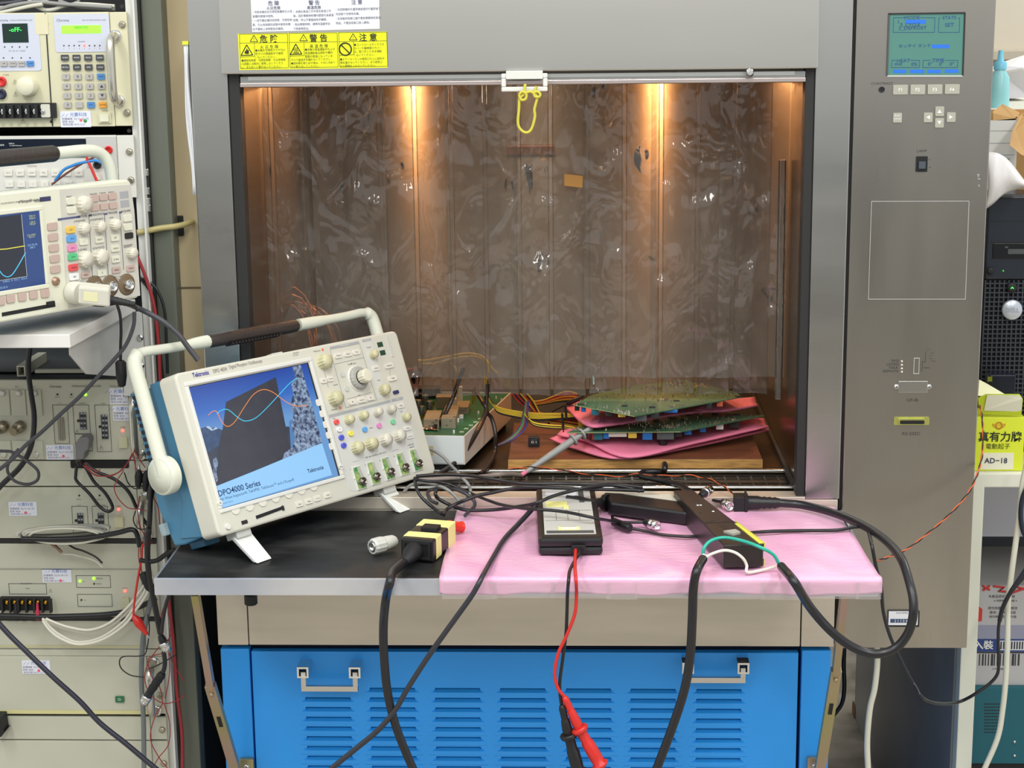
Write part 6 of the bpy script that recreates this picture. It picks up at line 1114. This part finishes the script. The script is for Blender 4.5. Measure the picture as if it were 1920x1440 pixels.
# pink foams under the boards
def slab(name, label, pts, zz, t=.004, m=pinkd, wav=.003):
    P = [T(u, v, z) for (u, v), z in zip(pts, zz)]; n = len(P)//2; L1 = spline(P[:n], 6); L2 = spline(P[n:][::-1], 6); k = min(len(L1), len(L2))
    def fn(u, v):
        a = L1[min(k-1, int(u*(k-1)+.5))]; b_ = L2[min(k-1, int(u*(k-1)+.5))]; q = a.lerp(b_, v); q.z += wav*math.sin(v*3.1)*math.sin(u*5); return q
    return tag(MB().sheet(fn, k-1, 10).build(name, m, solid=t), label, 'foam sheet')
slab('pink_foam', 'lower folded pink foam sheet on the wooden board, front layer', [(1030, 823), (1080, 842), (1165, 860), (1300, 838), (1442, 806), (1432, 785), (1300, 790), (1180, 800), (1110, 806), (1048, 816)], [bt+.008, bt+.007, bt+.004, bt+.006, bt+.018, bt+.024, bt+.02, bt+.016, bt+.016, bt+.014], .003)
slab('pink_foam', 'pink foam sheet with a folded edge beneath the lower circuit board', [(1045, 816), (1100, 828), (1178, 858), (1300, 832), (1441, 800), (1420, 782), (1300, 784), (1200, 790), (1120, 798), (1052, 808)], [bt+.018, bt+.018, bt+.008, bt+.015, bt+.026, bt+.03, bt+.026, bt+.024, bt+.024, bt+.022], .003)
slab('pink_foam', 'pink foam sheet between the two green circuit boards', [(1062, 766), (1100, 798), (1150, 797), (1280, 776), (1380, 768), (1421, 758), (1400, 752), (1330, 756), (1250, 765), (1180, 768), (1120, 758), (1075, 752)], [.940]*3+[.944]*9, .003)
slab('pink_foam', 'pink foam sheet rising behind the boards at the chamber right wall', [(1300, 770), (1350, 772), (1421, 760), (1415, 745), (1350, 752), (1310, 762)], [.945, .944, .95, .955, .952, .950], .003, wav=.004)
def pcbd(name, label, pts, z, seed, nj=300, z2=None):
    rr = random.Random(seed); P = [T(u, v, z) for u, v in pts]; t = thing(name, label, 'circuit board', sum(P, V())/len(P))
    MB().prism3(P, (0, 0, -.0016)).build('board', mat('olive_green_board', (52, 96, 70), .35, c2=(86, 122, 92), vs=10), t)
    MB().prism3([P[0]+V((0, -.0003, -.0002)), P[1]+V((0, -.0003, -.0002)), P[1]+V((0, -.0003, -.0014)), P[0]+V((0, -.0003, -.0014))], (0, .0003, 0)).build('board_edge', mat('pale_board_edge', (150, 160, 110), .4), t)
    j = MB(); us = [p[0] for p in pts]; vs = [p[1] for p in pts]
    def inside(u, v):
        c = False; n = len(pts)
        for i in range(n):
            (x1, y1), (x2, y2) = pts[i], pts[(i+1) % n]
            if (y1 > v) != (y2 > v) and u < (x2-x1)*(v-y1)/(y2-y1)+x1: c = not c
        return c
    cnt = 0; cl_ = [(rr.uniform(min(us), max(us)), rr.uniform(min(vs), max(vs))) for _ in range(14)]
    while cnt < nj:
        if rr.random() < .6: c = rr.choice(cl_); u, v = c[0]+rr.uniform(-16, 16), c[1]+rr.uniform(-3, 3)
        else: u, v = rr.uniform(min(us), max(us)), rr.uniform(min(vs), max(vs))
        if not inside(u, v): continue
        p = T(u, v, z); r = rr.uniform(.0010, .0021); j.lathe([(r, -.0002), (r*.6, .0012), (r*.2, rr.uniform(.0018, .004))], p, (0, 0, 1), 5, False); cnt += 1
    j.build('solder_joints', tin, t, kind='stuff')
    for _ in range(12):
        u, v = rr.uniform(min(us), max(us)), rr.uniform(min(vs), max(vs))
        if inside(u, v): p = T(u, v, z); MB().span(p.x-.005, p.x+.005, p.y-.003, p.y+.003, p.z, p.z+.0015).build('surface_chip', dark, t)
    return t, P
l1, Pl = pcbd('circuit_board', 'front green circuit board with solder dots resting on pink foam', [(1063, 811), (1276, 809), (1434, 779), (1400, 777), (1277, 770), (1200, 782), (1110, 790)], .932, 3)
l2, P2 = pcbd('circuit_board', 'rear green circuit board raised behind the front one under the curtain', [(1076, 759), (1190, 780), (1391, 744), (1380, 735), (1280, 712), (1180, 724), (1110, 740)], .972, 5)
blu = mat('component_blue', (32, 104, 176), .35); yel2 = mat('component_yellow', (214, 190, 70), .4); teal = mat('component_teal', (30, 96, 110), .4)
def under(t, z, lst):
    for u, v, w, h, m_, nm in lst: p = T(u, v, z-.0016); MB().span(p.x-w/2, p.x+w/2, p.y+.002, p.y+.014, p.z-h, p.z, .0008).build(nm, m_, t)
under(l1, .932, [(1096, 810.5, .010, .012, dark, 'relay'), (1112, 811, .004, .013, mat('rust_red', (130, 50, 40), .4), 'film_capacitor'), (1122, 811, .014, .013, teal, 'film_capacitor'), (1137, 811, .010, .011, blu, 'film_capacitor'), (1158, 811, .030, .008, cream, 'coil_former'), (1186, 811, .014, .010, yel2, 'film_capacitor'), (1214, 811, .016, .013, blu, 'film_capacitor'), (1248, 810.5, .028, .013, greyd, 'metal_socket'), (1272, 809, .012, .010, dark, 'relay'), (1290, 806, .012, .009, blu, 'film_capacitor'), (1318, 801, .010, .009, blu, 'film_capacitor'), (1350, 795, .012, .010, white, 'connector'), (1376, 790, .018, .012, dark, 'relay')])
under(l2, .972, [(1082, 760, .008, .010, dark, 'relay'), (1094, 763, .008, .009, blu, 'film_capacitor'), (1116, 768, .012, .010, teal, 'film_capacitor'), (1142, 772, .012, .008, dark, 'relay'), (1166, 776, .012, .006, yel2, 'film_capacitor'), (1202, 778, .018, .011, greyd, 'metal_socket'), (1228, 775, .014, .009, dark, 'relay'), (1258, 769, .022, .005, blu, 'film_capacitor'), (1330, 757, .010, .009, dark, 'relay'), (1350, 753, .010, .009, mat('rust_orange', (190, 90, 60), .4), 'film_capacitor')])
# power lead hanging from the front board
pl_ = thing('power_plug', 'black power plug hanging from the front circuit board over the wooden board', 'plug', T(1243, 822, .93))
y0 = T(1243, 822, .915).y-.002
MB().tube(px([(1243, 822), (1243, 846), (1244, 858), (1245, 866)], y0), [.0075, .0070, .0050, .0040], 10).build('plug_body', black, pl_)
MB().tube(spline([Y(1245, 866, y0), T(1247, 876, .893), T(1243, 884, .884), T(1225, 884, .882), T(1204, 886, .882), T(1202, 893, .882), T(1225, 898, .882), T(1255, 904, .882), T(1275, 910, .884), T(1292, 920, .888)]), .0045, 10).build('plug_cord', black, pl_)
# cables and looms
def ci(lbl, P, r, m, name='black_cable', cat='cable', g=None): return cable(name, lbl, cat, P, r, m, g)
brk = mat('brown_black_cable', (40, 30, 28), .3)
ci('black cable hanging from behind the curtain in front of the open instrument', [Y(869, 690, .268), Y(860, 715, .262), Y(848, 748, .25), Y(832, 780, .23), Y(812, 803, .20), Y(790, 822, .17), Y(770, 845, .15)], .0036, brk)
ci('black cable in the crossing pair, curving left over the case side', [Y(893, 735, .30), Y(906, 755, .26), Y(912, 768, .25), Y(904, 790, .23), Y(893, 812, .20), Y(872, 846, .16), Y(848, 872, .14), T(815, 893, .882)], .0040, brk)
ci('black cable in the crossing pair, dropping right to the chamber floor', [Y(914, 720, .262), Y(912, 768, .254), Y(922, 785, .26), Y(929, 815, .25), Y(927, 850, .24), T(912, 878, .884), T(900, 888, .882)], .0036, brk)
yw = mat('yellow_wire', (222, 196, 40), .4); rw2 = mat('bright_red_wire', (196, 44, 44), .4)
lm_ = thing('wire_harness', 'loom of yellow, red and black wires crossing to the circuit boards', 'wire harness', Y(1000, 785, .32)); rr = random.Random(4)
for i in range(9):
    o_ = i*1.6; m_ = yw if i < 7 else blackm
    MB().tube(spline(px([(908+i*.8, 700+o_), (910+i*.7, 728+o_), (918+i, 752+o_*.7), (935, 764+o_*.8), (968, 771+o_*.9), (1005, 775+o_), (1045, 776+o_*.8+rr.uniform(-1, 1)), (1070+i*2.5, 777+o_*.5), (1084+i*3, 790+rr.uniform(-3, 2)), (1086+i*3, 800)], .30)), .0013, 6).build('wire', m_, lm_)
for i in range(8):
    m_ = (rw2, blackm, rw2, blackm, yw, rw2, blackm, yw)[i]; o_ = i*1.7
    MB().tube(spline(px([(960+i*4, 738), (972+i*4, 752), (990+i*3, 766+o_*.6), (1020, 776+o_), (1050, 781+o_), (1080, 786+o_), (1098, 794+o_*.3)], .315)), .0014, 6).build('wire', m_, lm_)
for i in range(7):
    m_ = (yw, rw2, rw2, yw, rw2, yw, blackm)[i]; MB().tube(spline(px([(985+i*2, 742+i*1.5), (1000, 752+i*1.2), (1020, 750+i*1.3), (1040, 742+i*2), (1062, 734+i*3), (1082, 738+i*2)], .36)), .0013, 6).build('wire', m_, lm_)
for i, c in enumerate(((104, 70, 110), (90, 170, 90), (130, 130, 130), (150, 50, 50), (60, 90, 190))):
    MB().tube(spline(px([(985+i*1.5, 752), (981+i*2, 775), (975+i*3, 797), (962+i*3, 815), (945+i*2, 828), (930, 836)], .29)), .0012, 6).build('wire', mat('wire_colour_%d' % i, c, .4), lm_)
for i in range(4): MB().tube(spline(px([(983+i, 776), (1000, 792+i*1.5), (1030, 797+i*1.8), (1060, 799+i*1.6), (1088, 804+i*.6)], .28)), .0014, 6).build('wire', blackm if i % 2 else yw, lm_)
for u, v in ((1056, 788), (1062, 772)): MB().tube(px([(u-2, v-13), (u, v+14)], .272), .0022, 6).build('cable_tie', blackm, lm_)
MB().tube(px([(1056, 800), (1057, 830)], .26), .0012, 6).build('tie_tail', blackm, lm_)
ci('yellow wires arching behind the strip curtain above the open instrument', px([(784, 676), (800, 676), (830, 671), (865, 664), (890, 664), (908, 672), (922, 690), (932, 700)], .33), .0022, yw, 'yellow_wire', 'wire')
ci('second yellow wire arching just under the first behind the curtain', px([(790, 682), (812, 682), (845, 674), (872, 669), (895, 670), (912, 680), (918, 700)], .34), .0018, yw, 'yellow_wire', 'wire')
ci('thin yellow wire hanging from the arch to the white connector', px([(845, 680), (855, 692), (858, 715), (859, 748)], .32), .0014, yw, 'yellow_wire', 'wire')
ci('black probe tip lead lying over the rear circuit board', px([(1032, 800), (1026, 785), (1036, 772), (1052, 763), (1066, 756), (1080, 749), (1094, 742)], .33), .0016, blackm, 'clip_lead', 'wire')
tag(MB().tube(px([(1062, 758), (1066, 756), (1086, 747), (1094, 742)], .325), [.002, .0045, .0042, .0018], 8).build('black_clip', black), 'black insulated clip pointing at the rear circuit board', 'clip')
co = thing('copper_cable_coil', 'loose coil of tan copper cable hanging at the chamber left behind the curtain', 'cable coil', Y(545, 640, .45)); rr = random.Random(8)
for i in range(13):
    cx, cyy, a, b_ = 545+rr.uniform(-22, 26), 652+rr.uniform(-8, 16), 58+rr.uniform(-14, 26), 96+rr.uniform(-22, 14); t0 = rr.uniform(0, 6)
    MB().tube([Y(cx+a*math.cos(t0+k*.35), cyy+b_*math.sin(t0+k*.35), .42+i*.008+.01*math.sin(k)) for k in range(17)], .0021, 6).build('cable_turn', mat('tan_copper_cable', (206, 148, 108), .35, .3), co)
for s_, P in ((1, [(1428, 541), (1506, 541), (1474, 606)]), (-1, [(462, 508), (520, 503), (474, 545)])):
    A_ = [Y(u, v, .45) for u, v in P]; mb = MB()
    for i in range(3): mb.tube([A_[i], A_[(i+1) % 3]], .0022, 5)
    mb.build('shelf_bracket', mat('dark_bracket', (70, 56, 46), .4, .7), ch)
ow = thing('twisted_wire', 'thin orange and black twisted wire lying on the grille rods', 'wire', T(1200, 893, .88))
base = [T(952, 880, .885), T(1000, 876, .885), T(1050, 881, .884), T(1090, 887, .883), T(1150, 893, .883), T(1200, 889, .884), T(1245, 892, .883), T(1290, 891, .884), T(1325, 897, .884), T(1352, 908, .884), T(1370, 922, .880), T(1384, 934, .874)]
sp2 = spline(base, 10)
for k, m_ in ((0, copper), (1, blackm)): MB().tube([p+V((0, math.cos(i*.55+k*3.14)*.0011, math.sin(i*.55+k*3.14)*.0011)) for i, p in enumerate(sp2)], .0009, 6).build('strand', m_, ow)
ow = thing('twisted_wire', 'orange and black twisted wire running from the yellow box to the table corner', 'wire', Y(1740, 1000, -.05))
sp2 = spline([Y(1838, 760, .1), Y(1843, 800, .06), Y(1842, 850, .02), Y(1832, 890, -.03), Y(1815, 925, -.05), Y(1780, 965, -.07), Y(1740, 1000, -.09), Y(1700, 1030, -.12), Y(1665, 1045, -.15), Y(1640, 1053, -.18)], 12)
for k, m_ in ((0, copper), (1, blackm)): MB().tube([p+V((math.cos(i*.6+k*3.14)*.0010, 0, math.sin(i*.6+k*3.14)*.0010)) for i, p in enumerate(sp2)], .0010, 6).build('strand', m_, ow)
tag(MB().sheet(lambda u, v: Y(752+u*40-v*12, 690+v*55, .30-.02*math.sin(u*5)), 4, 8).build('foil_tag', mat('crumpled_pink_foil', (200, 130, 120), .25, .8), solid=.0006), 'strip of pinkish foil hanging behind the curtain over the open instrument', 'foil')
# ================================================================ right-hand side
desk = thing('side_desk', 'cream framed desk with grey end panel standing right of the test chamber', 'desk', V((.9, .6, 0)))
crf = mat('cream_metal_frame', (222, 222, 206), .45); YD = .19
xl = Y(1846.5, 911, YD).x; zt = Y(1870, 888, YD).z
MB().span(xl-.0265, xl, YD, YD+.03, 0, zt-.02, .002).build('leg', crf, desk); MB().span(xl-.0265, 1.5, YD, 1.22, zt-.0235, zt, .002).build('desk_top', crf, desk)
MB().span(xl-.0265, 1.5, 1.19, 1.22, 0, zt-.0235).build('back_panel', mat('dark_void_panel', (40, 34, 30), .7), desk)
MB().span(xl-.030, xl-.0265, YD+.03, 1.22, .0, zt-.03).build('end_panel', mat('blue_grey_panel', (142, 143, 142), .45, .2, c2=(122, 124, 126), vs=3), desk)
q_ = Y(1601, 1330, 1.0); t_ = (xl-.030-CAM.x)
u_, v_ = 1601, 1332; d = ray(u_, v_); k_ = (xl-.0303-CAM.x)/d.x; p = CAM+d*k_
MB().lathe([(.001, 0), (.022, .0004), (.022, .001)], p, (-1, 0, 0), 18).build('cable_hole', mat('rusty_hole', (120, 84, 50), .7), desk)
MB().span(xl, 1.5, .50, .515, Y(1880, 1006, .5).z, zt-.024).build('modesty_panel', mat('lavender_white_panel', (204, 204, 214), .5), desk)
MB().span(xl, 1.5, .62, .63, .60, Y(1880, 1006, .62).z+.02).build('inner_panel', greyd, desk)
def face_box(name, label, cat, pts, y, depth, m, b=.002, grp=None):
    a, b_ = Y(*pts[0], y), Y(*pts[1], y); t = thing(name, label, cat, V(((a.x+b_.x)/2, y+depth/2, min(a.z, b_.z))), grp)
    MB().span(a.x, b_.x, y, y+depth, b_.z, a.z, b).build('body', m, t); return t, a, b_
def fp_(t, name, m, u0, v0, u1, v1, y, d=.001, b=0): a, b_ = Y(u0, v0, y), Y(u1, v1, y); return MB().span(a.x, b_.x, y-d, y+.0003, b_.z, a.z, b).build(name, m, t)
# computer tower
pc = thing('computer_tower', 'black computer tower with mesh front and round silver badge on the side desk', 'computer', V((.83, .5, zt)))
YT = .33; xa, xb = Y(1846, 560, YT).x, .92; zT = Y(1890, 366, YT).z
cs = mat('blue_black_case', (34, 40, 50), .35); MB().span(xa, xb, YT+.012, YT+.42, zt+.0005, zT, .004).build('case', cs, pc)
MB().span(xa, xb, YT+.002, YT+.013, Y(1890, 524, YT).z, zT-.002, .003).build('drive_bezel', cs, pc)
for v in (372, 414, 453, 484): fp_(pc, 'drive_gap', blackm, 1857, v, 1945, v+1.6, YT+.002, .0006)
fp_(pc, 'optical_drive', mat('drive_black', (18, 20, 24), .3), 1862, 456, 1945, 484, YT+.002, .002, .0008); fp_(pc, 'drive_label', greyd, 1890, 467, 1945, 476, YT, .0006); fp_(pc, 'eject_button', greyd, 1884, 462, 1890, 465, YT, .001)
for u, v, r in ((1857, 508, .0062),): MB().lathe([(r, -.001), (r, .002), (.002, .0022)], Y(u, v, YT), (0, -1, 0), 14).build('jack', blackm, pc)
fp_(pc, 'mesh_backing', blackm, 1840, 524, 1955, 888, YT+.010, .0005)
ms = MB(); z0, z1 = Y(1890, 888, YT).z, Y(1890, 526, YT).z; z = z0
while z < z1: ms.span(xa, xb, YT+.0035, YT+.006, z, z+.0022); z += .0078
x = xa
while x < xb: ms.span(x, x+.0022, YT+.003, YT+.0065, z0, z1); x += .0078
ms.build('mesh_grille', mat('mesh_grey', (66, 70, 78), .4, .4), pc, kind='stuff')
q_ = Y(1897, 580.5, YT); MB().lathe([(.0170, 0), (.0170, .004), (.0155, .006), (.004, .0068)], q_, (0, -1, 0), 32).build('round_badge', mat('silver_badge', (196, 202, 212), .3, .4), pc); mb = MB(); mb.text('DELL', q_.x, q_.z, .0075, q_.y-.0069); mb.build('badge_lettering', mat('badge_grey', (150, 154, 164), .4), pc)
q_ = Y(1897, 539, YT); MB().lathe([(.0085, 0), (.0085, .003), (.003, .0035)], q_, (0, -1, 0), 20).build('power_button', blackm, pc); mb = MB(); mb.text('⌃', q_.x, q_.z, .006, q_.y-.0036, bold=.03); mb.build('power_light', mat('green_light', (70, 255, 80), .4, emit=2), pc); mb = MB(); q_ = Y(1881, 507.5, YT); mb.text('ʌ', q_.x, q_.z, .003, q_.y-.0006); mb.build('drive_light', MATS['green_light'], pc)
# things before the tower
YB = .205
sbx, a, b_ = face_box('black_pouch', 'small black box leaning on the computer tower above the yellow carton', 'box', ((1856, 703), (1903, 760)), .28, .03, mat('blue_black_gloss', (24, 28, 42), .2)); fp_(sbx, 'silver_latch', chrome, 1852, 706, 1860, 715, .279, .001)
yb = thing('yellow_carton', 'lime and yellow carton marked AD-18 on the side desk corner', 'carton', V((.72, YB+.03, zt)))
lime = mat('lime_card', (214, 224, 50), .5); cw = mat('white_card', (226, 224, 200), .6); limd = mat('lime_edge', (190, 206, 30), .5)
a, b_ = Y(1824, 783, YB), Y(1917, 886, YB); MB().span(a.x, b_.x, YB, YB+.07, zt+.0005, a.z, .001).build('carton_body', lime, yb)
fl = [Y(1836, 776, YB), Y(1915, 779, YB-.002), Y(1918, 748, YB-.012), Y(1912, 739, YB-.012), Y(1849, 739, YB-.012), Y(1834, 746, YB-.01)]; MB().prism3(fl, (0, .0015, 0)).build('front_flap', limd, yb)
MB().prism3([Y(1845, 770, YB-.004), Y(1915, 772, YB-.004), Y(1917, 748, YB-.014), Y(1911, 741, YB-.0145), Y(1851, 741, YB-.0145)], (0, .001, 0)).build('flap_lining', cw, yb)
MB().prism3([Y(1836, 712, YB+.05), Y(1848, 718, YB+.05), Y(1884, 739, YB+.03), Y(1876, 745, YB+.02), Y(1834, 742, YB+.02)], (0, .0015, 0)).build('back_flap', mat('pale_yellow_card', (236, 234, 190), .6), yb)
MB().span(Y(1839, 865, YB).x, Y(1900, 865, YB).x, YB-.0008, YB+.0002, Y(1870, 880, YB).z, Y(1870, 849, YB).z).build('paper_label', cw, yb)
def wt(t_, items, m, y, nm):
    for s_, u, v, h, bo in items: mb = MB(); p_ = Y(u, v, y); mb.text(s_, p_.x, p_.z, h/1180, y-.0008, 'C', bo); mb.build(nm, m, t_)
wt(yb, [('真有力牌', 1875, 818.5, 15, .02), ('電動起子', 1871, 836.5, 8.5, 0)], mat('carton_black', (40, 46, 20), .6), YB, 'carton_lettering'); wt(yb, [('AD−18', 1867, 863.5, 10.5, .012)], mat('marker_ink', (24, 30, 70), .6), YB-.0008, 'marker_lettering')
em = MB(); c_ = Y(1873, 798, YB-.0006); 
for r in (.0062, .0046): em.tube([c_+V((math.cos(k*.45)*r, 0, math.sin(k*.45)*r)) for k in range(15)], .0005, 4)
for s_ in (-1, 1): em.tube(spline([c_+V((s_*.005, 0, -.003)), c_+V((s_*.009, 0, -.001)), c_+V((s_*.010, 0, .003)), c_+V((s_*.007, 0, .001))]), .0005, 4)
em.text('BTD', c_.x, c_.z, .0038, c_.y-.0004); em.build('carton_emblem', mat('emblem_orange', (216, 120, 40), .5), yb)
# on top of the tower
cb2 = thing('cardboard_box', 'open cardboard box with torn brown flaps on top of the computer tower', 'cardboard box', V((.85, .55, zT)))
crd = mat('brown_cardboard', (196, 152, 92), .7, var=.1, vs=8); wbx = mat('white_carton', (226, 226, 220), .6)
a, b_ = Y(1845, 226, .42), Y(1903, 352, .42); MB().span(a.x, b_.x, .42, .423, zT, a.z).build('front_panel', wbx, cb2); MB().span(b_.x, 1.0, .423, .57, zT, a.z).build('side_panel', crd, cb2)
MB().span(a.x, 1.0, .56, .57, zT, a.z+.01).build('back_panel', crd, cb2)
for v in (245, 268, 290, 312): fp_(cb2, 'printed_line', grey2, 1850, v, 1902, v+.9, .42, .0003)
wt(cb2, [('1X', 1890, 299, 5, 0)], ink, .42, 'box_lettering')
MB().prism3([Y(1862, 212, .43), Y(1880, 197, .50), Y(1912, 213, .46), Y(1904, 222, .42), Y(1862, 226, .42)], (0, .003, .002)).build('flap', crd, cb2)
MB().prism3([Y(1916, 212, .42), Y(1935, 220, .40), Y(1940, 300, .33), Y(1915, 290, .33), Y(1893, 272, .34), Y(1897, 248, .37)], (.002, .003, 0)).build('flap', crd, cb2)
MB().prism3([Y(1862, 224, .425), Y(1908, 219, .425), Y(1903, 226, .425), Y(1862, 230, .425)], (0, .002, 0)).build('shadow_gap', blackm, cb2)
wx = thing('white_box', 'plain white box behind the cardboard box at the wall', 'box', Y(1900, 190, .85)); YW = .85
MB().prism3([Y(1874, 135, YW), Y(1919, 127, YW-.05), Y(1930, 127, YW), Y(1930, 182, YW), Y(1876, 186, YW)], (0, .18, 0)).build('box_body', mat('lavender_white_card', (222, 220, 228), .6), wx)
MB().prism3([Y(1874, 135, YW), Y(1919, 127, YW-.05), Y(1930, 120, YW+.1), Y(1930, 100, YW+.2), Y(1878, 117, YW+.2)], (0, 0, -.004)).build('box_lid', mat('bright_white_card', (240, 240, 240), .6), wx)
c_ = Y(1872, 200, .62); bt_ = thing('spray_bottle', 'pale blue plastic bottle standing left of the white box', 'bottle', c_); tl_ = mat('pale_blue_plastic', (150, 214, 220), .3)
MB().lathe([(.018, -.03), (.0185, .02), (.017, .052), (.010, .064), (.0095, .068)], c_, (0, 0, 1), 18).build('bottle_body', tl_, bt_); MB().lathe([(.0115, .066), (.0115, .078), (.006, .082), (.004, .10)], c_, (0, 0, 1), 14).build('cap', mat('sky_blue_cap', (120, 200, 226), .35), bt_)
def bag(u, v):
    P0 = spline(px([(1848, 285), (1872, 288), (1895, 305), (1925, 345)], .30), 5); P1 = spline(px([(1848, 392), (1862, 382), (1886, 362), (1925, 350)], .29), 5); i = int(u*15); q = P0[i].lerp(P1[i], v); q.y -= .02*math.sin(v*3.14)*(1+.3*math.sin(u*9)); return q
tag(MB().sheet(bag, 15, 12).build('plastic_bag', mat('milky_bag', (224, 220, 218), .35, bump=.4, bs=25), solid=.001), 'milky white plastic bag hanging over the front of the computer tower', 'plastic bag')
stn = thing('storage_shelf', 'cream wall shelf behind the computer tower carrying the white box', 'shelf', V((.95, .9, Y(1900, 187, .85).z-.03)))
MB().span(.70, 1.6, .58, 1.25, Y(1900, 188, .85).z-.022, Y(1900, 188, .85).z-.001, .002).build('shelf_board', crf, stn); MB().span(.70, .73, 1.22, 1.25, 0, Y(1900, 188, .85).z-.022).build('post', crf, stn)
# under the desk
YU = .42
bx2, a, b_ = face_box('printed_carton', 'white and blue printed carton with barcode on top of the teal cabinet', 'carton', ((1826, 1098), (1990, 1286)), YU, .30, mat('greyish_carton', (188, 186, 186), .6))
fp_(bx2, 'lilac_panel', mat('lilac_grey', (150, 152, 172), .6), 1826, 1172, 1990, 1198, YU, .0005); fp_(bx2, 'navy_band', mat('navy_band', (44, 66, 130), .6), 1826, 1198, 1990, 1222, YU, .0005); fp_(bx2, 'black_band', mat('print_black', (46, 48, 56), .6), 1826, 1222, 1990, 1225, YU, .0006)
for i in range(14): w = (1, 2, 1, 1, 3, 1, 2)[i % 7]; fp_(bx2, 'barcode_bar', ink, 1836+i*5.6, 1226, 1836+i*5.6+w*1.1, 1248, YU, .0004)
fp_(bx2, 'barcode_panel', paper, 1872, 1201, 1940, 1219, YU, .0007)
for i in range(9): fp_(bx2, 'barcode_bar', ink, 1876+i*5, 1203, 1878+i*5, 1217, YU-.0007, .0004)
wt(bx2, [('入裝', 1844, 1209, 15, .02)], wht, YU-.0006, 'carton_lettering'); wt(bx2, [('5 47 1698836 2', 1876, 1254, 4, 0), ('本產品經認可，請', 1878, 1118, 5, 0), ('※ 消費者服務專線 ※', 1885, 1126, 4, 0), ('請勿倒置，小心輕放', 1880, 1140, 5, 0), ('產地：台灣　製造', 1880, 1148, 5, 0), ('保存期限標示於外箱', 1880, 1156, 4.6, 0)], ink, YU, 'carton_lettering')
rp_ = mat('red_print', (206, 60, 56), .6)
for i, P in enumerate(([(1842, 1098), (1856, 1106)], [(1856, 1098), (1843, 1107)], [(1862, 1099), (1884, 1101), (1872, 1108), (1894, 1110)], [(1900, 1098), (1925, 1106)], [(1896, 1112), (1930, 1100)])): MB().tube(px(P, YU-.001), .0022, 5).build('red_stripe', rp_, bx2)
MB().prism3([Y(1834, 1136, YU-.0005), Y(1842, 1142, YU-.0005), Y(1841, 1164, YU-.0005), Y(1832, 1166, YU-.0005), Y(1830, 1150, YU-.0005)], (0, -.0004, 0)).build('red_drawing', rp_, bx2)
tc_, a, b_ = face_box('teal_cabinet', 'dark teal metal box with a grid of vent holes on the floor under the desk', 'metal box', ((1820, 1288), (1990, 1433)), YU-.01, .34, mat('dark_teal_paint', (22, 96, 110), .4))
MB().span(a.x+.01, 1.2, YU, YU+.3, 0, b_.z-.001).build('plinth', dark, tc_)
for i in range(8):
    for j in range(10): q_ = Y(1846.5+i*3.7, 1320+j*5.9, YU-.01); MB().lathe([(.0013, -.0005), (.0013, .0004)], q_, (0, -1, 0), 6, False).build('vent_hole', blackm, tc_)
for v in (1391, 1417): MB().lathe([(.003, 0), (.0028, .0015), (.001, .002)], Y(1902, v, YU-.01), (0, -1, 0), 10).build('screw', chrome, tc_)
crc = mat('cream_cable', (214, 212, 194), .45)
cable('cream_cable', 'cream cable hanging from under the table corner to the floor', 'cable', px([(1620, 1110), (1627, 1125), (1636, 1165), (1643, 1200), (1645, 1240), (1640, 1290), (1631, 1330), (1626, 1390), (1628, 1450)], .02), .0048, crc)
cable('cream_cable', 'cream cable hanging down in front of the printed carton', 'cable', px([(1925, 870), (1917, 910), (1912, 960), (1904, 1020), (1896, 1080), (1890, 1130), (1889, 1200), (1886, 1270), (1880, 1330), (1870, 1385), (1842, 1450)], .13), .0048, crc)
cable('black_cable', 'dark cable bulging out before the printed carton at the right edge', 'cable', px([(1930, 905), (1917, 935), (1914, 970), (1920, 1000), (1932, 1010)], .12), .0040, mat('navy_cable', (30, 36, 52), .4))
cable('black_cable', 'black cable coming down from the carton beside the cream cable', 'cable', px([(1935, 1050), (1915, 1080), (1895, 1110), (1880, 1140), (1874, 1165)], .11), .0036, MATS['navy_cable'])
cable('black_cable', 'black cable hanging between blue base and grey desk end panel', 'cable', px([(1583, 1216), (1582, 1250), (1583, 1290), (1578, 1320), (1560, 1345)], .5), .0040, rubber)
cable('green_cable', 'dark green cable lying on the dirty floor right of the blue base', 'cable', [V((.35, 1.5, .01)), V((.50, 1.46, .01)), V((.575, 1.45, .01))], .008, mat('dark_green_sheath', (20, 80, 60), .5))
